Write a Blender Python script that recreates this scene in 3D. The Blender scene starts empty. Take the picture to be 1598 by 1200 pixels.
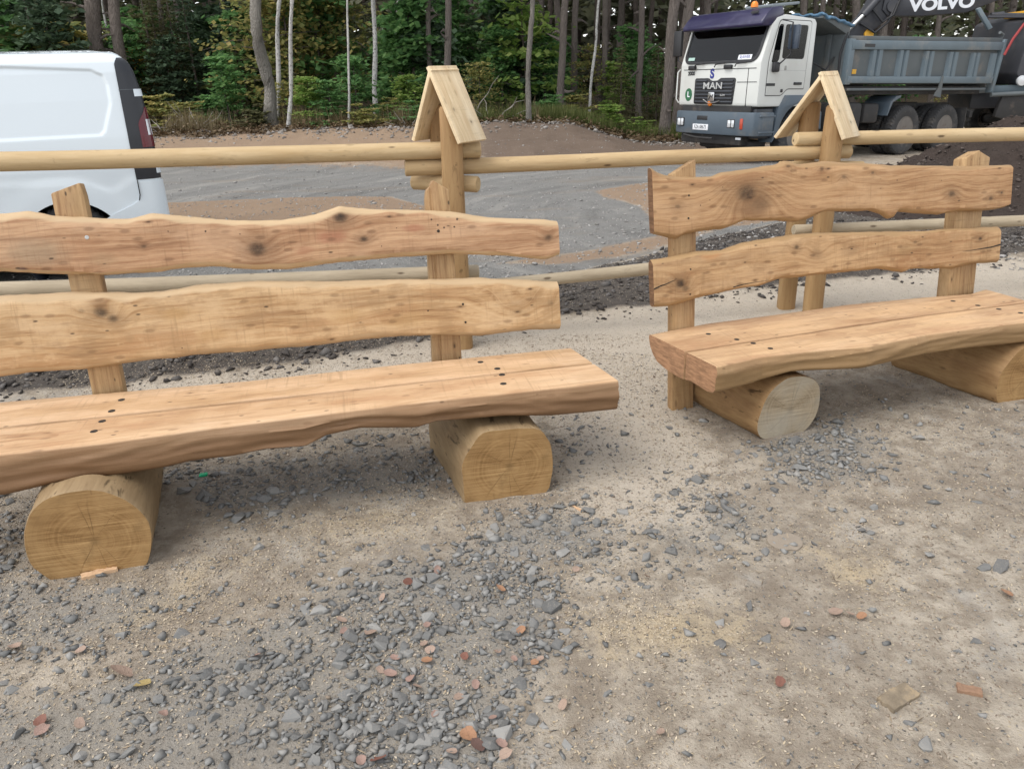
import bpy, bmesh, math, random
import numpy as np
from mathutils import Vector, Matrix, noise as mnoise

S = bpy.context.scene
COL = S.collection
rng = np.random.default_rng(7)
random.seed(7)

# ------------------------------------------------------------------ camera
def make_camera():
    cd = bpy.data.cameras.new('camera'); co = bpy.data.objects.new('camera', cd)
    COL.objects.link(co)
    p, r = math.radians(22.0), math.radians(2.0)
    F = Vector((0, math.cos(p), -math.sin(p))); R0 = Vector((1, 0, 0)); U0 = Vector((0, math.sin(p), math.cos(p)))
    R = R0 * math.cos(r) - U0 * math.sin(r); U = U0 * math.cos(r) + R0 * math.sin(r)
    m = Matrix((R, U, -F)).transposed().to_4x4(); m.translation = (0, 0, 1.6)
    co.matrix_world = m
    cd.sensor_width = 36.0; cd.lens = 36.0 * 1200 / 1598
    cd.clip_start = 0.05; cd.clip_end = 2000
    S.camera = co
make_camera()

# ------------------------------------------------------------------ world, sun, exposure
SUN_EL, SUN_AZ = math.radians(60), math.radians(238)      # azimuth measured clockwise from +Y
W = bpy.data.worlds.new('World'); S.world = W; W.use_nodes = True
nt = W.node_tree; nt.nodes.clear()
sky = nt.nodes.new('ShaderNodeTexSky'); sky.sky_type = 'NISHITA'; sky.sun_disc = False
sky.sun_elevation = SUN_EL; sky.sun_rotation = SUN_AZ
sky.air_density = 1.0; sky.dust_density = 1.0; sky.ozone_density = 1.0
hs = nt.nodes.new('ShaderNodeHueSaturation'); hs.inputs['Saturation'].default_value = 0.22
bg = nt.nodes.new('ShaderNodeBackground'); bg.inputs['Strength'].default_value = 0.15
wo = nt.nodes.new('ShaderNodeOutputWorld')
nt.links.new(sky.outputs[0], hs.inputs['Color']); nt.links.new(hs.outputs[0], bg.inputs['Color']); nt.links.new(bg.outputs[0], wo.inputs['Surface'])
sd = bpy.data.lights.new('sun', 'SUN'); sd.energy = 1.0; sd.angle = math.radians(40); sd.color = (1.0, 0.95, 0.88)
so = bpy.data.objects.new('sun', sd); COL.objects.link(so)
dirv = Vector((math.sin(SUN_AZ) * math.cos(SUN_EL), math.cos(SUN_AZ) * math.cos(SUN_EL), math.sin(SUN_EL)))
so.rotation_euler = dirv.to_track_quat('Z', 'Y').to_euler()
S.view_settings.view_transform = 'Standard'; S.view_settings.look = 'None'
S.view_settings.gamma = 1.0; S.view_settings.use_curve_mapping = False
S.view_settings.exposure = 1.0
S.render.engine = 'CYCLES'
S.cycles.max_bounces = 8; S.cycles.diffuse_bounces = 5; S.cycles.glossy_bounces = 3
S.cycles.transparent_max_bounces = 6; S.cycles.transmission_bounces = 4

# ------------------------------------------------------------------ measured outlines (metres)
LS_back=[(-1.350,0.493),(-0.347,0.437),(0.302,0.446),(1.021,0.432)]
LS_seam=[(-1.244,0.198),(-0.326,0.195),(1.063,0.202)]
LS_front=[(-1.155,-0.053),(-0.847,-0.054),(-0.530,-0.032),(-0.076,-0.018),(0.285,-0.012),(0.661,-0.018),(0.922,-0.021),(1.098,-0.017)]
RS_back=[(-0.782,0.462),(-0.409,0.517),(-0.036,0.516),(0.424,0.524),(0.867,0.483),(1.126,0.441),(1.267,0.481),(1.262,0.231)]
RS_seam=[(-0.758,0.175),(-0.116,0.198),(0.617,0.216),(1.222,0.195)]
RS_front=[(-0.722,-0.041),(-0.492,-0.004),(-0.275,-0.020),(0.015,-0.063),(0.387,-0.029),(0.663,-0.039),(0.949,-0.049)]
LS_bot=[(-1.203,0.287),(-1.059,0.307),(-0.882,0.311),(-0.679,0.313),(-0.589,0.322),(-0.439,0.319),(-0.323,0.329),(-0.176,0.319),(-0.091,0.354),(0.034,0.366),(0.141,0.352),(0.250,0.338),(0.326,0.355),(0.448,0.350),(0.591,0.346),(0.786,0.323),(1.074,0.315)]
RS_bot=[(-0.716,0.291),(-0.526,0.293),(-0.341,0.324),(-0.011,0.308),(0.260,0.312),(0.545,0.318),(0.993,0.305)]
LT_top=[(-1.187,0.757),(-1.097,0.763),(-1.011,0.738),(-0.899,0.728),(-0.832,0.714),(-0.739,0.708),(-0.654,0.724),(-0.584,0.714),(-0.502,0.697),(-0.406,0.683),(-0.260,0.667),(-0.159,0.663),(-0.030,0.678),(0.037,0.696),(0.077,0.709),(0.105,0.700),(0.153,0.691),(0.258,0.679),(0.417,0.666),(0.525,0.654),(0.661,0.624),(0.801,0.606),(0.943,0.594),(1.007,0.581)]
LT_bot=[(-1.230,0.540),(-1.007,0.514),(-0.869,0.498),(-0.727,0.494),(-0.532,0.501),(-0.421,0.494),(-0.286,0.471),(-0.160,0.463),(-0.029,0.471),(0.130,0.477),(0.345,0.476),(0.510,0.475),(0.733,0.449),(0.847,0.432),(0.948,0.418),(1.004,0.431)]
LB_top=[(-1.248,0.449),(-1.112,0.443),(-0.973,0.441),(-0.788,0.419),(-0.667,0.414),(-0.543,0.427),(-0.292,0.426),(-0.037,0.402),(0.228,0.388),(0.501,0.368),(0.642,0.362),(0.783,0.342),(0.992,0.316)]
LB_bot=[(-1.311,0.132),(-1.194,0.135),(-1.005,0.130),(-0.835,0.136),(-0.586,0.142),(-0.332,0.137),(-0.069,0.132),(0.134,0.140),(0.410,0.130),(0.622,0.103),(0.768,0.106),(0.877,0.110),(0.987,0.099)]
RT_top=[(-0.737,0.767),(-0.705,0.742),(-0.640,0.723),(-0.518,0.712),(-0.423,0.709),(-0.372,0.723),(-0.286,0.727),(-0.157,0.736),(-0.068,0.743),(-0.033,0.756),(0.003,0.753),(0.050,0.736),(0.204,0.738),(0.346,0.727),(0.538,0.706),(0.609,0.695),(0.856,0.680),(1.062,0.664),(1.223,0.657),(1.373,0.651)]
RT_bot=[(-0.761,0.470),(-0.725,0.461),(-0.666,0.444),(-0.626,0.432),(-0.575,0.451),(-0.507,0.457),(-0.359,0.460),(-0.253,0.488),(-0.157,0.480),(-0.067,0.473),(0.035,0.458),(0.116,0.470),(0.209,0.497),(0.469,0.480),(0.549,0.455),(0.589,0.426),(0.621,0.433),(0.639,0.461),(0.822,0.437),(0.913,0.423),(1.029,0.434),(1.186,0.425),(1.294,0.423),(1.363,0.435)]
RB_top=[(-0.753,0.344),(-0.635,0.354),(-0.516,0.367),(-0.378,0.361),(-0.272,0.382),(-0.110,0.393),(0.017,0.400),(0.166,0.394),(0.525,0.370),(0.778,0.352),(1.035,0.343),(1.142,0.338),(1.315,0.330)]
RB_bot=[(-0.758,0.122),(-0.677,0.116),(-0.618,0.122),(-0.521,0.140),(-0.427,0.148),(-0.292,0.159),(-0.158,0.164),(-0.066,0.187),(0.170,0.185),(0.335,0.182),(0.532,0.179),(0.634,0.156),(0.695,0.143),(0.735,0.156),(0.944,0.142),(1.008,0.133),(1.157,0.146),(1.319,0.137)]
L1=[(-1.015,0.816),(-0.902,0.850),(-1.006,0.023),(-0.886,0.015)]
L2=[(0.437,0.706),(0.466,0.776),(0.547,0.734),(0.542,0.672),(0.424,0.380),(0.551,0.369),(0.400,0.011),(0.541,0.005)]
R1=[(-0.614,0.725),(-0.492,0.782),(-0.624,0.404),(-0.498,0.393),(-0.657,-0.405),(-0.535,-0.424)]
R2=[(1.098,0.696),(1.193,0.730),(1.272,0.696),(1.060,0.407),(1.241,0.393),(1.024,-0.009),(1.208,-0.021)]
Z_ISLAND_A=[(-5.98,11.47),(-4.93,11.47),(-2.68,11.39),(-1.65,11.33),(-1.03,10.39),(-0.93,9.22),(-1.37,8.66),(-3.54,8.00),(-4.58,7.93)]
Z_ISLAND_B=[(1.34,11.45),(2.24,12.15),(4.54,10.84),(3.92,8.93),(2.09,8.10),(1.68,7.89),(1.68,8.75),(1.70,9.79),(1.37,10.74)]
Z_STRIP=[(-0.07,6.89),(0.66,7.26),(1.35,7.75),(1.69,7.96),(2.24,8.14),(1.59,7.46),(1.00,7.04),(0.39,6.82)]
Z_ROAD=[(-19.46,20.59),(-7.24,16.82),(-4.91,16.69),(-1.79,15.14),(-0.43,14.31),(1.43,15.71),(2.78,15.49),(5.45,16.40),(11.07,13.49),(6.97,8.29),(3.89,8.85),(1.66,7.36),(0.47,6.38),(-0.23,6.26),(-1.94,5.72),(-5.12,4.90)]
Z_SOIL=[(-3.90,3.94),(-2.86,3.99),(-2.24,4.12),(-1.53,4.33),(-0.95,4.52),(-0.57,4.74),(-0.16,5.00),(0.38,5.16),(0.76,5.29),(1.04,5.32),(1.46,5.53),(2.54,5.86),(3.20,5.97),(3.70,6.13),(4.52,6.61),(5.80,6.80),(7.93,9.51),(6.56,9.84),(5.40,9.47),(3.74,8.84),(3.03,8.29),(1.66,7.36),(1.33,6.93),(0.47,6.34),(-0.23,6.10),(-0.91,5.42),(-1.75,5.07),(-2.52,4.81),(-3.26,4.65),(-4.25,4.36)]
Z_TAN=[(-54.00,49.83),(-12.84,30.41),(-3.00,26.09),(-0.49,24.25),(-0.31,14.08),(-1.79,15.14),(-4.91,16.69),(-7.24,16.82),(-24.36,22.09)]
Z_BROWN=[(-0.83,22.86),(1.29,25.07),(3.65,26.36),(5.92,27.20),(7.22,21.90),(5.28,15.89),(2.78,15.49),(1.43,15.71),(-0.43,14.11)]
Z_PALE=[(-2.17,4.05),(-0.94,4.47),(-0.16,4.96),(0.38,5.11),(1.44,5.47),(2.52,5.80),(4.37,6.38),(4.65,5.99),(4.04,5.13),(3.47,5.38),(2.28,5.19),(0.84,3.54),(0.89,2.98),(0.66,2.48),(0.24,2.60),(0.22,3.43),(-0.38,4.41),(-0.80,3.68),(-1.81,3.60)]
Z_SAW=[(0.19,1.97),(0.44,2.07),(0.74,1.97),(0.72,1.84),(0.50,1.73),(0.22,1.77)]
Z_SAWB=[(1.05,2.31),(1.32,2.23),(1.21,2.01),(1.04,2.05)]
Z_SAWC=[(-0.55,2.80),(-0.27,2.73),(-0.12,2.62),(-0.40,2.46),(-0.78,2.44),(-0.96,2.58)]
Z_SAWD=[(-1.66,1.99),(-1.33,1.83),(-1.14,1.94),(-0.92,2.41),(-1.15,2.46),(-1.26,2.27),(-1.40,1.98)]
G_A=[(-0.72,2.10),(-0.48,2.30),(-0.20,2.34),(0.11,2.21),(0.15,1.99),(0.11,1.82),(-0.03,1.67),(-0.02,1.36),(-1.63,1.42),(-1.61,1.63),(-1.24,1.78),(-0.98,1.97),(-0.81,2.04)]
G_B=[(-2.47,2.88),(-2.06,2.75),(-1.75,2.30),(-1.49,2.24),(-1.28,2.25),(-1.11,2.17),(-1.20,1.94),(-1.58,1.87),(-1.85,1.97)]
G_C=[(1.10,3.12),(1.32,3.26),(1.65,3.39),(1.63,3.05),(1.41,2.76),(1.13,2.78)]
G_D=[(-1.59,3.04),(-1.38,3.14),(-1.14,3.21),(-0.46,3.27),(-0.29,2.95),(-0.44,2.82),(-1.04,2.68),(-1.33,2.75)]
G_E=[(-0.07,2.62),(0.19,2.72),(0.37,2.50),(0.33,2.22),(0.12,2.27),(-0.25,2.33)]
G_F=[(0.48,2.54),(0.72,2.85),(0.83,2.76),(0.94,2.60),(0.91,2.42),(0.52,2.24)]
G_G=[(0.14,3.23),(0.31,3.43),(0.41,3.21),(0.21,2.97)]
G_CORE=[(-0.70,2.08),(-0.48,2.30),(-0.20,2.36),(0.07,2.23),(0.14,2.00),(0.14,1.84),(0.01,1.72),(-0.03,1.58),(-0.05,1.36),(-0.63,1.38),(-0.59,1.60),(-0.77,1.75),(-0.68,1.91)]
STONES_SEEN=[(0.877,2.290,0.054),(0.786,2.227,0.043),(0.456,2.284,0.057),(0.519,2.410,0.049),(0.554,2.318,0.072),(0.453,2.239,0.042),(0.333,2.116,0.040),(0.421,2.111,0.045),(0.407,2.129,0.031),(0.780,2.700,0.049),(0.645,2.719,0.064),(0.576,2.714,0.043),(0.828,2.583,0.068),(0.723,2.398,0.059),(0.790,2.462,0.051),(0.735,2.004,0.044),(0.902,1.958,0.031),(0.671,1.761,0.045),(0.738,1.853,0.060),(0.229,1.652,0.058),(0.359,1.680,0.035),(1.001,1.515,0.048),(1.012,1.447,0.064),(1.600,2.840,0.048),(1.264,2.397,0.042),(1.297,2.391,0.047),(1.791,2.576,0.059),(1.629,2.155,0.089),(1.572,2.158,0.062),(1.427,2.234,0.052),(0.942,1.577,0.037),(1.340,1.809,0.041),(-0.957,2.430,0.056),(-1.079,2.671,0.038),(-0.949,2.867,0.051),(-0.767,2.594,0.042),(-1.404,2.871,0.077),(-1.383,2.925,0.066),(1.844,3.126,0.053),(1.280,3.138,0.056),(1.559,3.360,0.047),(0.748,3.332,0.050),(0.808,3.059,0.041),(0.589,3.495,0.039),(1.068,3.039,0.060),(0.995,3.063,0.054),(1.052,2.717,0.061),(-0.631,2.680,0.042),(-0.409,2.641,0.047),(-0.780,2.244,0.043),(-0.585,2.407,0.034),(1.272,1.771,0.036),(1.729,2.670,0.036),(0.164,2.652,0.052),(0.231,2.543,0.070),(0.182,2.402,0.058),(0.044,2.178,0.059),(0.061,2.057,0.052)]
LEAVES_GRAVEL=[(-0.454,2.102,0.031),(-0.282,2.244,0.032),(-0.570,1.990,0.035),(-0.548,1.940,0.030),(-0.469,1.930,0.043),(-0.292,1.960,0.028),(-0.294,1.872,0.033),(-0.378,1.813,0.029),(-0.413,1.770,0.026),(-0.318,1.732,0.032),(-0.300,1.701,0.031),(-0.133,1.706,0.031),(-0.176,1.657,0.035),(-0.238,1.602,0.030),(-0.070,1.830,0.032),(-0.023,1.801,0.026),(0.053,1.792,0.024),(-0.060,1.489,0.036),(-0.052,1.447,0.036),(-0.414,1.444,0.033),(-0.276,1.843,0.033),(-0.081,1.579,0.026),(-0.183,1.468,0.029)]
LEAVES_LEFT=[(-1.569,1.925,0.044),(-0.989,1.634,0.033),(-0.944,1.780,0.034),(-0.797,1.847,0.039),(-1.338,1.888,0.033),(-1.295,1.578,0.039),(-1.205,1.607,0.034)]
LEAVES_RIGHT=[(0.989,1.953,0.050),(0.812,1.902,0.039),(0.354,1.506,0.030),(1.029,1.935,0.032),(0.107,1.611,0.034),(0.201,2.224,0.027),(0.434,2.156,0.027)]
LEAVES_ONE=[(-0.376,2.184,0.036),(-0.060,2.124,0.035),(-0.001,1.912,0.033),(-0.276,1.800,0.040),(-0.385,1.755,0.040),(-0.169,1.811,0.032),(0.035,1.779,0.028),(-0.148,1.528,0.055),(-0.116,1.481,0.044),(-0.367,1.452,0.047),(-1.168,1.791,0.071),(-1.085,1.741,0.048),(-1.312,1.608,0.044),(1.556,2.008,0.050),(1.060,1.928,0.036),(0.719,1.670,0.036)]
ODD_BITS=[(1.017,1.601,0.124),(0.967,2.353,0.140),(1.219,1.618,0.069),(-1.372,3.009,0.043),(-1.482,2.310,0.132),(0.240,2.647,0.067),(0.606,2.696,0.053),(-1.087,3.127,0.031)]
TREES=[('pine',-14.00,29.00,0.0677,0.584),
('pine',-13.29,29.00,0.0794,0.450),
('grey',-7.01,24.59,0.0251,0.400),
('birch',-7.26,26.00,0.1791,0.181),
('birch',-6.01,22.74,0.1715,0.141),
('slim',-4.30,22.66,0.1014,0.088),
('birch',-4.17,26.88,0.0706,0.208),
('pine',-2.49,28.00,0.0527,0.195),
('pine',-1.80,26.50,0.0672,0.246),
('pine',-0.00,32.77,0.0494,0.381),
('grey',0.70,22.16,0.0403,0.155),
('pine',1.96,28.00,0.0617,0.282),
('slim',2.89,27.48,0.0907,0.128),
('pine',0.69,31.00,0.0258,0.240),
('pine',4.88,24.45,0.0453,0.360),
('pine',6.01,27.97,0.0568,0.390),
('pine',5.02,30.00,0.0043,0.256),
('pine',3.86,31.00,0.0034,0.240),
('pine',1.53,33.00,0.0255,0.205),
('pine',2.86,33.00,0.0272,0.281),
('pine',14.13,33.00,-0.0681,0.358),
('pine',15.26,33.00,-0.0792,0.358),
('pine',12.74,33.00,-0.0485,0.256),
('pine',11.95,33.00,-0.0380,0.307),
('pine',8.13,33.00,-0.0104,0.307),
('pine',17.38,33.00,-0.0588,0.230),
('pine',19.54,33.00,-0.1068,0.230),
('pine',-19.34,33.00,0.1283,0.205),
('pine',-13.48,33.00,0.1190,0.256),
('pine',-10.99,33.00,0.0828,0.230),
('slim',-4.14,33.00,0.0616,0.128),
('pine',-1.22,33.00,0.0403,0.230),
('pine',-0.47,33.00,0.0359,0.205),
('slim',-15.53,33.00,0.0848,0.128)]
SAPLINGS=[('spruce',-17.04,31.00,5.21,'dark'),
('spruce',-18.01,31.00,5.24,'dark'),
('spruce',-15.87,31.00,4.78,'dark'),
('bush',-16.10,31.00,3.56,'olive'),
('spruce',-13.37,31.00,2.87,'gold'),
('leafy',-13.81,31.00,2.64,'orange'),
('spruce',-11.95,31.00,5.05,'brown'),
('leafy',-8.87,26.47,2.10,'green'),
('leafy',-9.64,26.88,0.99,'green'),
('leafy',-9.59,30.53,3.67,'green'),
('leafy',-7.55,31.00,4.92,'olive'),
('leafy',-6.59,31.00,4.90,'olive'),
('leafy',-5.63,31.00,4.87,'olive'),
('leafy',-8.51,31.00,4.55,'olive'),
('leafy',-5.42,23.22,1.44,'lime'),
('leafy',-4.80,22.91,1.26,'green'),
('leafy',-6.69,25.31,1.30,'olive'),
('leafy',-4.27,24.01,1.92,'green'),
('leafy',-3.75,28.97,3.39,'green'),
('leafy',-3.02,28.50,4.47,'green'),
('leafy',-4.61,31.87,2.51,'green'),
('leafy',-2.28,31.00,3.08,'green'),
('leafy',-1.43,31.00,2.75,'green'),
('leafy',-0.69,25.14,1.65,'olive'),
('leafy',-2.83,24.74,1.36,'lime'),
('leafy',1.73,31.00,1.57,'green'),
('leafy',3.34,31.22,2.47,'olive'),
('leafy',4.22,30.49,1.98,'lime'),
('leafy',5.17,32.76,3.15,'green'),
('leafy',5.44,30.62,2.59,'green'),
('bush',3.20,24.46,0.81,'lime'),
('bush',4.35,25.59,0.57,'lime'),
('bush',1.52,25.55,0.66,'green'),
('bush',2.45,26.92,0.79,'olive'),
('spruce',-12.59,31.00,4.47,'brown'),
('spruce',-11.39,31.00,4.84,'dark'),
('leafy',-17.78,31.00,3.19,'green'),
('bush',-3.82,22.41,0.67,'olive'),
('bush',-3.61,26.19,0.72,'olive'),
('bush',-9.72,25.39,0.84,'olive'),
('bush',-7.36,24.20,0.72,'brown'),
('bush',-10.72,25.90,1.05,'olive'),
('bush',-1.81,24.16,0.80,'olive'),
('bush',-2.46,23.05,0.68,'green'),
('leafy',15.35,31.00,2.59,'green'),
('leafy',17.29,31.00,2.32,'olive'),
('leafy',14.14,31.00,2.41,'green'),
('leafy',18.72,31.00,2.49,'dark'),
('spruce',19.21,31.00,3.52,'brown'),
('leafy',-0.08,31.00,3.89,'green'),
('leafy',0.89,31.00,2.61,'dark'),
('leafy',13.19,31.00,2.44,'dark')]

# ------------------------------------------------------------------ numpy noise
def _hash(ix, iy, seed):
    h = (ix.astype(np.int64) * 374761393 + iy.astype(np.int64) * 668265263 + seed * 1442695041) & 0x7fffffff
    h = ((h ^ (h >> 13)) * 1274126177) & 0x7fffffff
    return ((h ^ (h >> 16)) & 0xffff) / 65535.0
def vnoise(x, y, seed=0):
    ix = np.floor(x); iy = np.floor(y); fx = x - ix; fy = y - iy
    fx = fx * fx * (3 - 2 * fx); fy = fy * fy * (3 - 2 * fy)
    ix = ix.astype(np.int64); iy = iy.astype(np.int64)
    a = _hash(ix, iy, seed); b = _hash(ix + 1, iy, seed); c = _hash(ix, iy + 1, seed); d = _hash(ix + 1, iy + 1, seed)
    return (a * (1 - fx) + b * fx) * (1 - fy) + (c * (1 - fx) + d * fx) * fy
def fbm(x, y, seed=0, oct=4):
    x = np.asarray(x, float); y = np.asarray(y, float)
    s = 0; a = 0.5; t = 0
    for o in range(oct):
        s = s + a * vnoise(x * 2 ** o + 17.3 * o, y * 2 ** o - 9.1 * o, seed + o); t += a; a *= 0.5
    return s / t
def sstep(a, b, x):
    t = np.clip((np.asarray(x, float) - a) / (b - a), 0, 1); return t * t * (3 - 2 * t)
def inside(poly, x, y):
    """signed distance to a polygon, positive inside"""
    P = np.array(poly, float); Q = np.roll(P, -1, 0)
    x = np.asarray(x, float); y = np.asarray(y, float)
    d2 = np.full(x.shape, 1e9); ins = np.zeros(x.shape, bool)
    for (ax, ay), (bx, by) in zip(P, Q):
        ex, ey = bx - ax, by - ay; wx, wy = x - ax, y - ay
        t = np.clip((wx * ex + wy * ey) / (ex * ex + ey * ey + 1e-12), 0, 1)
        d2 = np.minimum(d2, (wx - ex * t) ** 2 + (wy - ey * t) ** 2)
        c = ((ay <= y) != (by <= y)); den = np.where(abs(by - ay) < 1e-9, 1e-9, by - ay)
        ins ^= c & (x < ax + (y - ay) / den * ex)
    d = np.sqrt(d2); return np.where(ins, d, -d)

# ------------------------------------------------------------------ mesh helpers
def link(o, parent=None):
    COL.objects.link(o)
    if parent is not None: o.parent = parent
    return o
def mesh_obj(name, verts, faces, mat=None, parent=None, smooth=False, sharp=None):
    me = bpy.data.meshes.new(name)
    me.from_pydata([tuple(v) for v in verts], [], [tuple(f) for f in faces]); me.update()
    o = bpy.data.objects.new(name, me); link(o, parent)
    if mat is not None:
        for m in (mat if isinstance(mat, (list, tuple)) else [mat]): me.materials.append(m)
    if smooth:
        me.polygons.foreach_set('use_smooth', [True] * len(me.polygons))
        if sharp: me.set_sharp_from_angle(angle=math.radians(sharp))
    return o
def bm_obj(name, bm, mat=None, parent=None, smooth=False, sharp=35):
    me = bpy.data.meshes.new(name); bm.normal_update(); bm.to_mesh(me); bm.free()
    o = bpy.data.objects.new(name, me); link(o, parent)
    if mat is not None:
        for m in (mat if isinstance(mat, (list, tuple)) else [mat]): me.materials.append(m)
    if smooth:
        me.polygons.foreach_set('use_smooth', [True] * len(me.polygons)); me.set_sharp_from_angle(angle=math.radians(sharp))
    return o
def fast_mesh(name, V, Fq, mat, parent=None, smooth=False):
    """V (n,3), Fq (m,k) with constant k"""
    me = bpy.data.meshes.new(name); V = np.asarray(V, np.float32); Fq = np.asarray(Fq, np.int32)
    n, m, k = len(V), len(Fq), Fq.shape[1]
    me.vertices.add(n); me.vertices.foreach_set('co', V.ravel())
    me.loops.add(m * k); me.loops.foreach_set('vertex_index', Fq.ravel())
    me.polygons.add(m); me.polygons.foreach_set('loop_start', np.arange(0, m * k, k, dtype=np.int32)); me.polygons.foreach_set('loop_total', np.full(m, k, np.int32))
    if smooth: me.polygons.foreach_set('use_smooth', np.ones(m, bool))
    me.update(calc_edges=True)
    if mat: me.materials.append(mat)
    o = bpy.data.objects.new(name, me); link(o, parent); return o
def add_box(bm, c, s, bev=0.0, rot=None, seg=2):
    r = bmesh.ops.create_cube(bm, size=1.0); vs = r['verts']
    for v in vs: v.co = Vector((v.co.x * s[0], v.co.y * s[1], v.co.z * s[2]))
    if bev > 0:
        es = list({e for v in vs for e in v.link_edges})
        b = bmesh.ops.bevel(bm, geom=es, offset=bev, segments=seg, affect='EDGES', profile=0.5)
        vs = list({v for f in b['faces'] for v in f.verts} | {v for v in vs if v.is_valid})
    for v in vs:
        p = v.co
        if rot is not None: p = rot @ p
        v.co = p + Vector(c)
    return vs
def box(name, c, s, mat, parent=None, bev=0.0, rot=None):
    bm = bmesh.new(); add_box(bm, c, s, bev, rot); return bm_obj(name, bm, mat, parent, smooth=bev > 0)
def add_tube(bm, pts, rad, n=12, cap=True, wob=0.0, seed=0):
    pts = [Vector(p) for p in pts]; rings = []
    rads = rad if isinstance(rad, (list, tuple)) else [rad] * len(pts)
    up = Vector((0.13, 0.29, 0.95))
    for i, p in enumerate(pts):
        d = (pts[min(i + 1, len(pts) - 1)] - pts[max(i - 1, 0)]).normalized()
        a = d.cross(up)
        if a.length < 1e-3: a = d.cross(Vector((1, 0, 0)))
        a.normalize(); b = d.cross(a)
        ring = []
        for k in range(n):
            th = 2 * math.pi * k / n
            r = rads[i] * (1 + wob * (mnoise.noise(Vector((math.cos(th) * 1.3 + seed, math.sin(th) * 1.3, i * 0.37 + seed))) ) )
            ring.append(bm.verts.new(p + a * math.cos(th) * r + b * math.sin(th) * r))
        rings.append(ring)
    for i in range(len(rings) - 1):
        for k in range(n):
            bm.faces.new((rings[i][k], rings[i][(k + 1) % n], rings[i + 1][(k + 1) % n], rings[i + 1][k]))
    if cap:
        bm.faces.new(rings[0][::-1]); bm.faces.new(rings[-1])
    return rings
def tube(name, pts, rad, mat, parent=None, n=12, wob=0.0, seed=0, cap=True):
    bm = bmesh.new(); add_tube(bm, pts, rad, n, cap, wob, seed); bmesh.ops.recalc_face_normals(bm, faces=bm.faces[:])
    return bm_obj(name, bm, mat, parent, smooth=True, sharp=50)
def add_prism(bm, poly, y0, y1, bev=0.0, seg=2):
    """polygon in (x, z) extruded along y"""
    a = [bm.verts.new((x, y0, z)) for x, z in poly]; b = [bm.verts.new((x, y1, z)) for x, z in poly]
    n = len(poly); fs = [bm.faces.new(a), bm.faces.new(b[::-1])]
    for i in range(n): fs.append(bm.faces.new((a[i], b[i], b[(i + 1) % n], a[(i + 1) % n])))
    bmesh.ops.recalc_face_normals(bm, faces=fs)
    if bev > 0:
        es = list({e for f in fs for e in f.edges})
        bmesh.ops.bevel(bm, geom=es, offset=bev, segments=seg, affect='EDGES', profile=0.5, clamp_overlap=True)
def prism(name, poly, y0, y1, mat, parent=None, bev=0.0):
    bm = bmesh.new(); add_prism(bm, poly, y0, y1, bev); return bm_obj(name, bm, mat, parent, smooth=bev > 0)
def add_lathe(bm, prof, c, axis='y', n=32):
    """profile [(along, radius)] turned round an axis through c"""
    rings = []
    for a, r in prof:
        ring = []
        for k in range(n):
            th = 2 * math.pi * k / n; x, z = r * math.cos(th), r * math.sin(th)
            ring.append(bm.verts.new(Vector(c) + (Vector((x, a, z)) if axis == 'y' else (Vector((a, x, z)) if axis == 'x' else Vector((x, z, a))))))
        rings.append(ring)
    for i in range(len(rings) - 1):
        for k in range(n): bm.faces.new((rings[i][k], rings[i][(k + 1) % n], rings[i + 1][(k + 1) % n], rings[i + 1][k]))
    bm.faces.new(rings[0]); bm.faces.new(rings[-1][::-1])
def lathe(name, prof, c, mat, parent=None, axis='y', n=32):
    bm = bmesh.new(); add_lathe(bm, prof, c, axis, n); bmesh.ops.recalc_face_normals(bm, faces=bm.faces[:])
    return bm_obj(name, bm, mat, parent, smooth=True, sharp=30)
def empty(name, loc=(0, 0, 0), rot=(0, 0, 0)):
    o = bpy.data.objects.new(name, None); o.location = loc; o.rotation_euler = rot; o.empty_display_size = 0.2
    return link(o)
def tag(o, label, cat, group=None):
    o['label'] = label; o['category'] = cat
    if group: o['group'] = group
    return o
def kind(o, k): o['kind'] = k; return o
def lettering(name, s, size, mat, parent, matrix, extrude=0.004, bold=0.0, shear=0.0, sx=1.0):
    cu = bpy.data.curves.new(name, 'FONT'); cu.body = s; cu.size = size; cu.extrude = extrude; cu.offset = bold; cu.shear = shear
    cu.align_x = 'CENTER'; cu.align_y = 'CENTER'
    t = bpy.data.objects.new(name + '_curve', cu); COL.objects.link(t)
    dg = bpy.context.evaluated_depsgraph_get(); dg.update()
    me = bpy.data.meshes.new_from_object(t.evaluated_get(dg)); me.name = name
    bpy.data.objects.remove(t); bpy.data.curves.remove(cu)
    o = bpy.data.objects.new(name, me); link(o, parent); me.materials.clear(); me.materials.append(mat)
    o.matrix_local = matrix @ Matrix.Diagonal((sx, 1, 1, 1)); return o
def interp(tab, x):
    t = np.array(tab, float); o = np.argsort(t[:, 0]); return np.interp(x, t[o, 0], t[o, 1])

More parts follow.
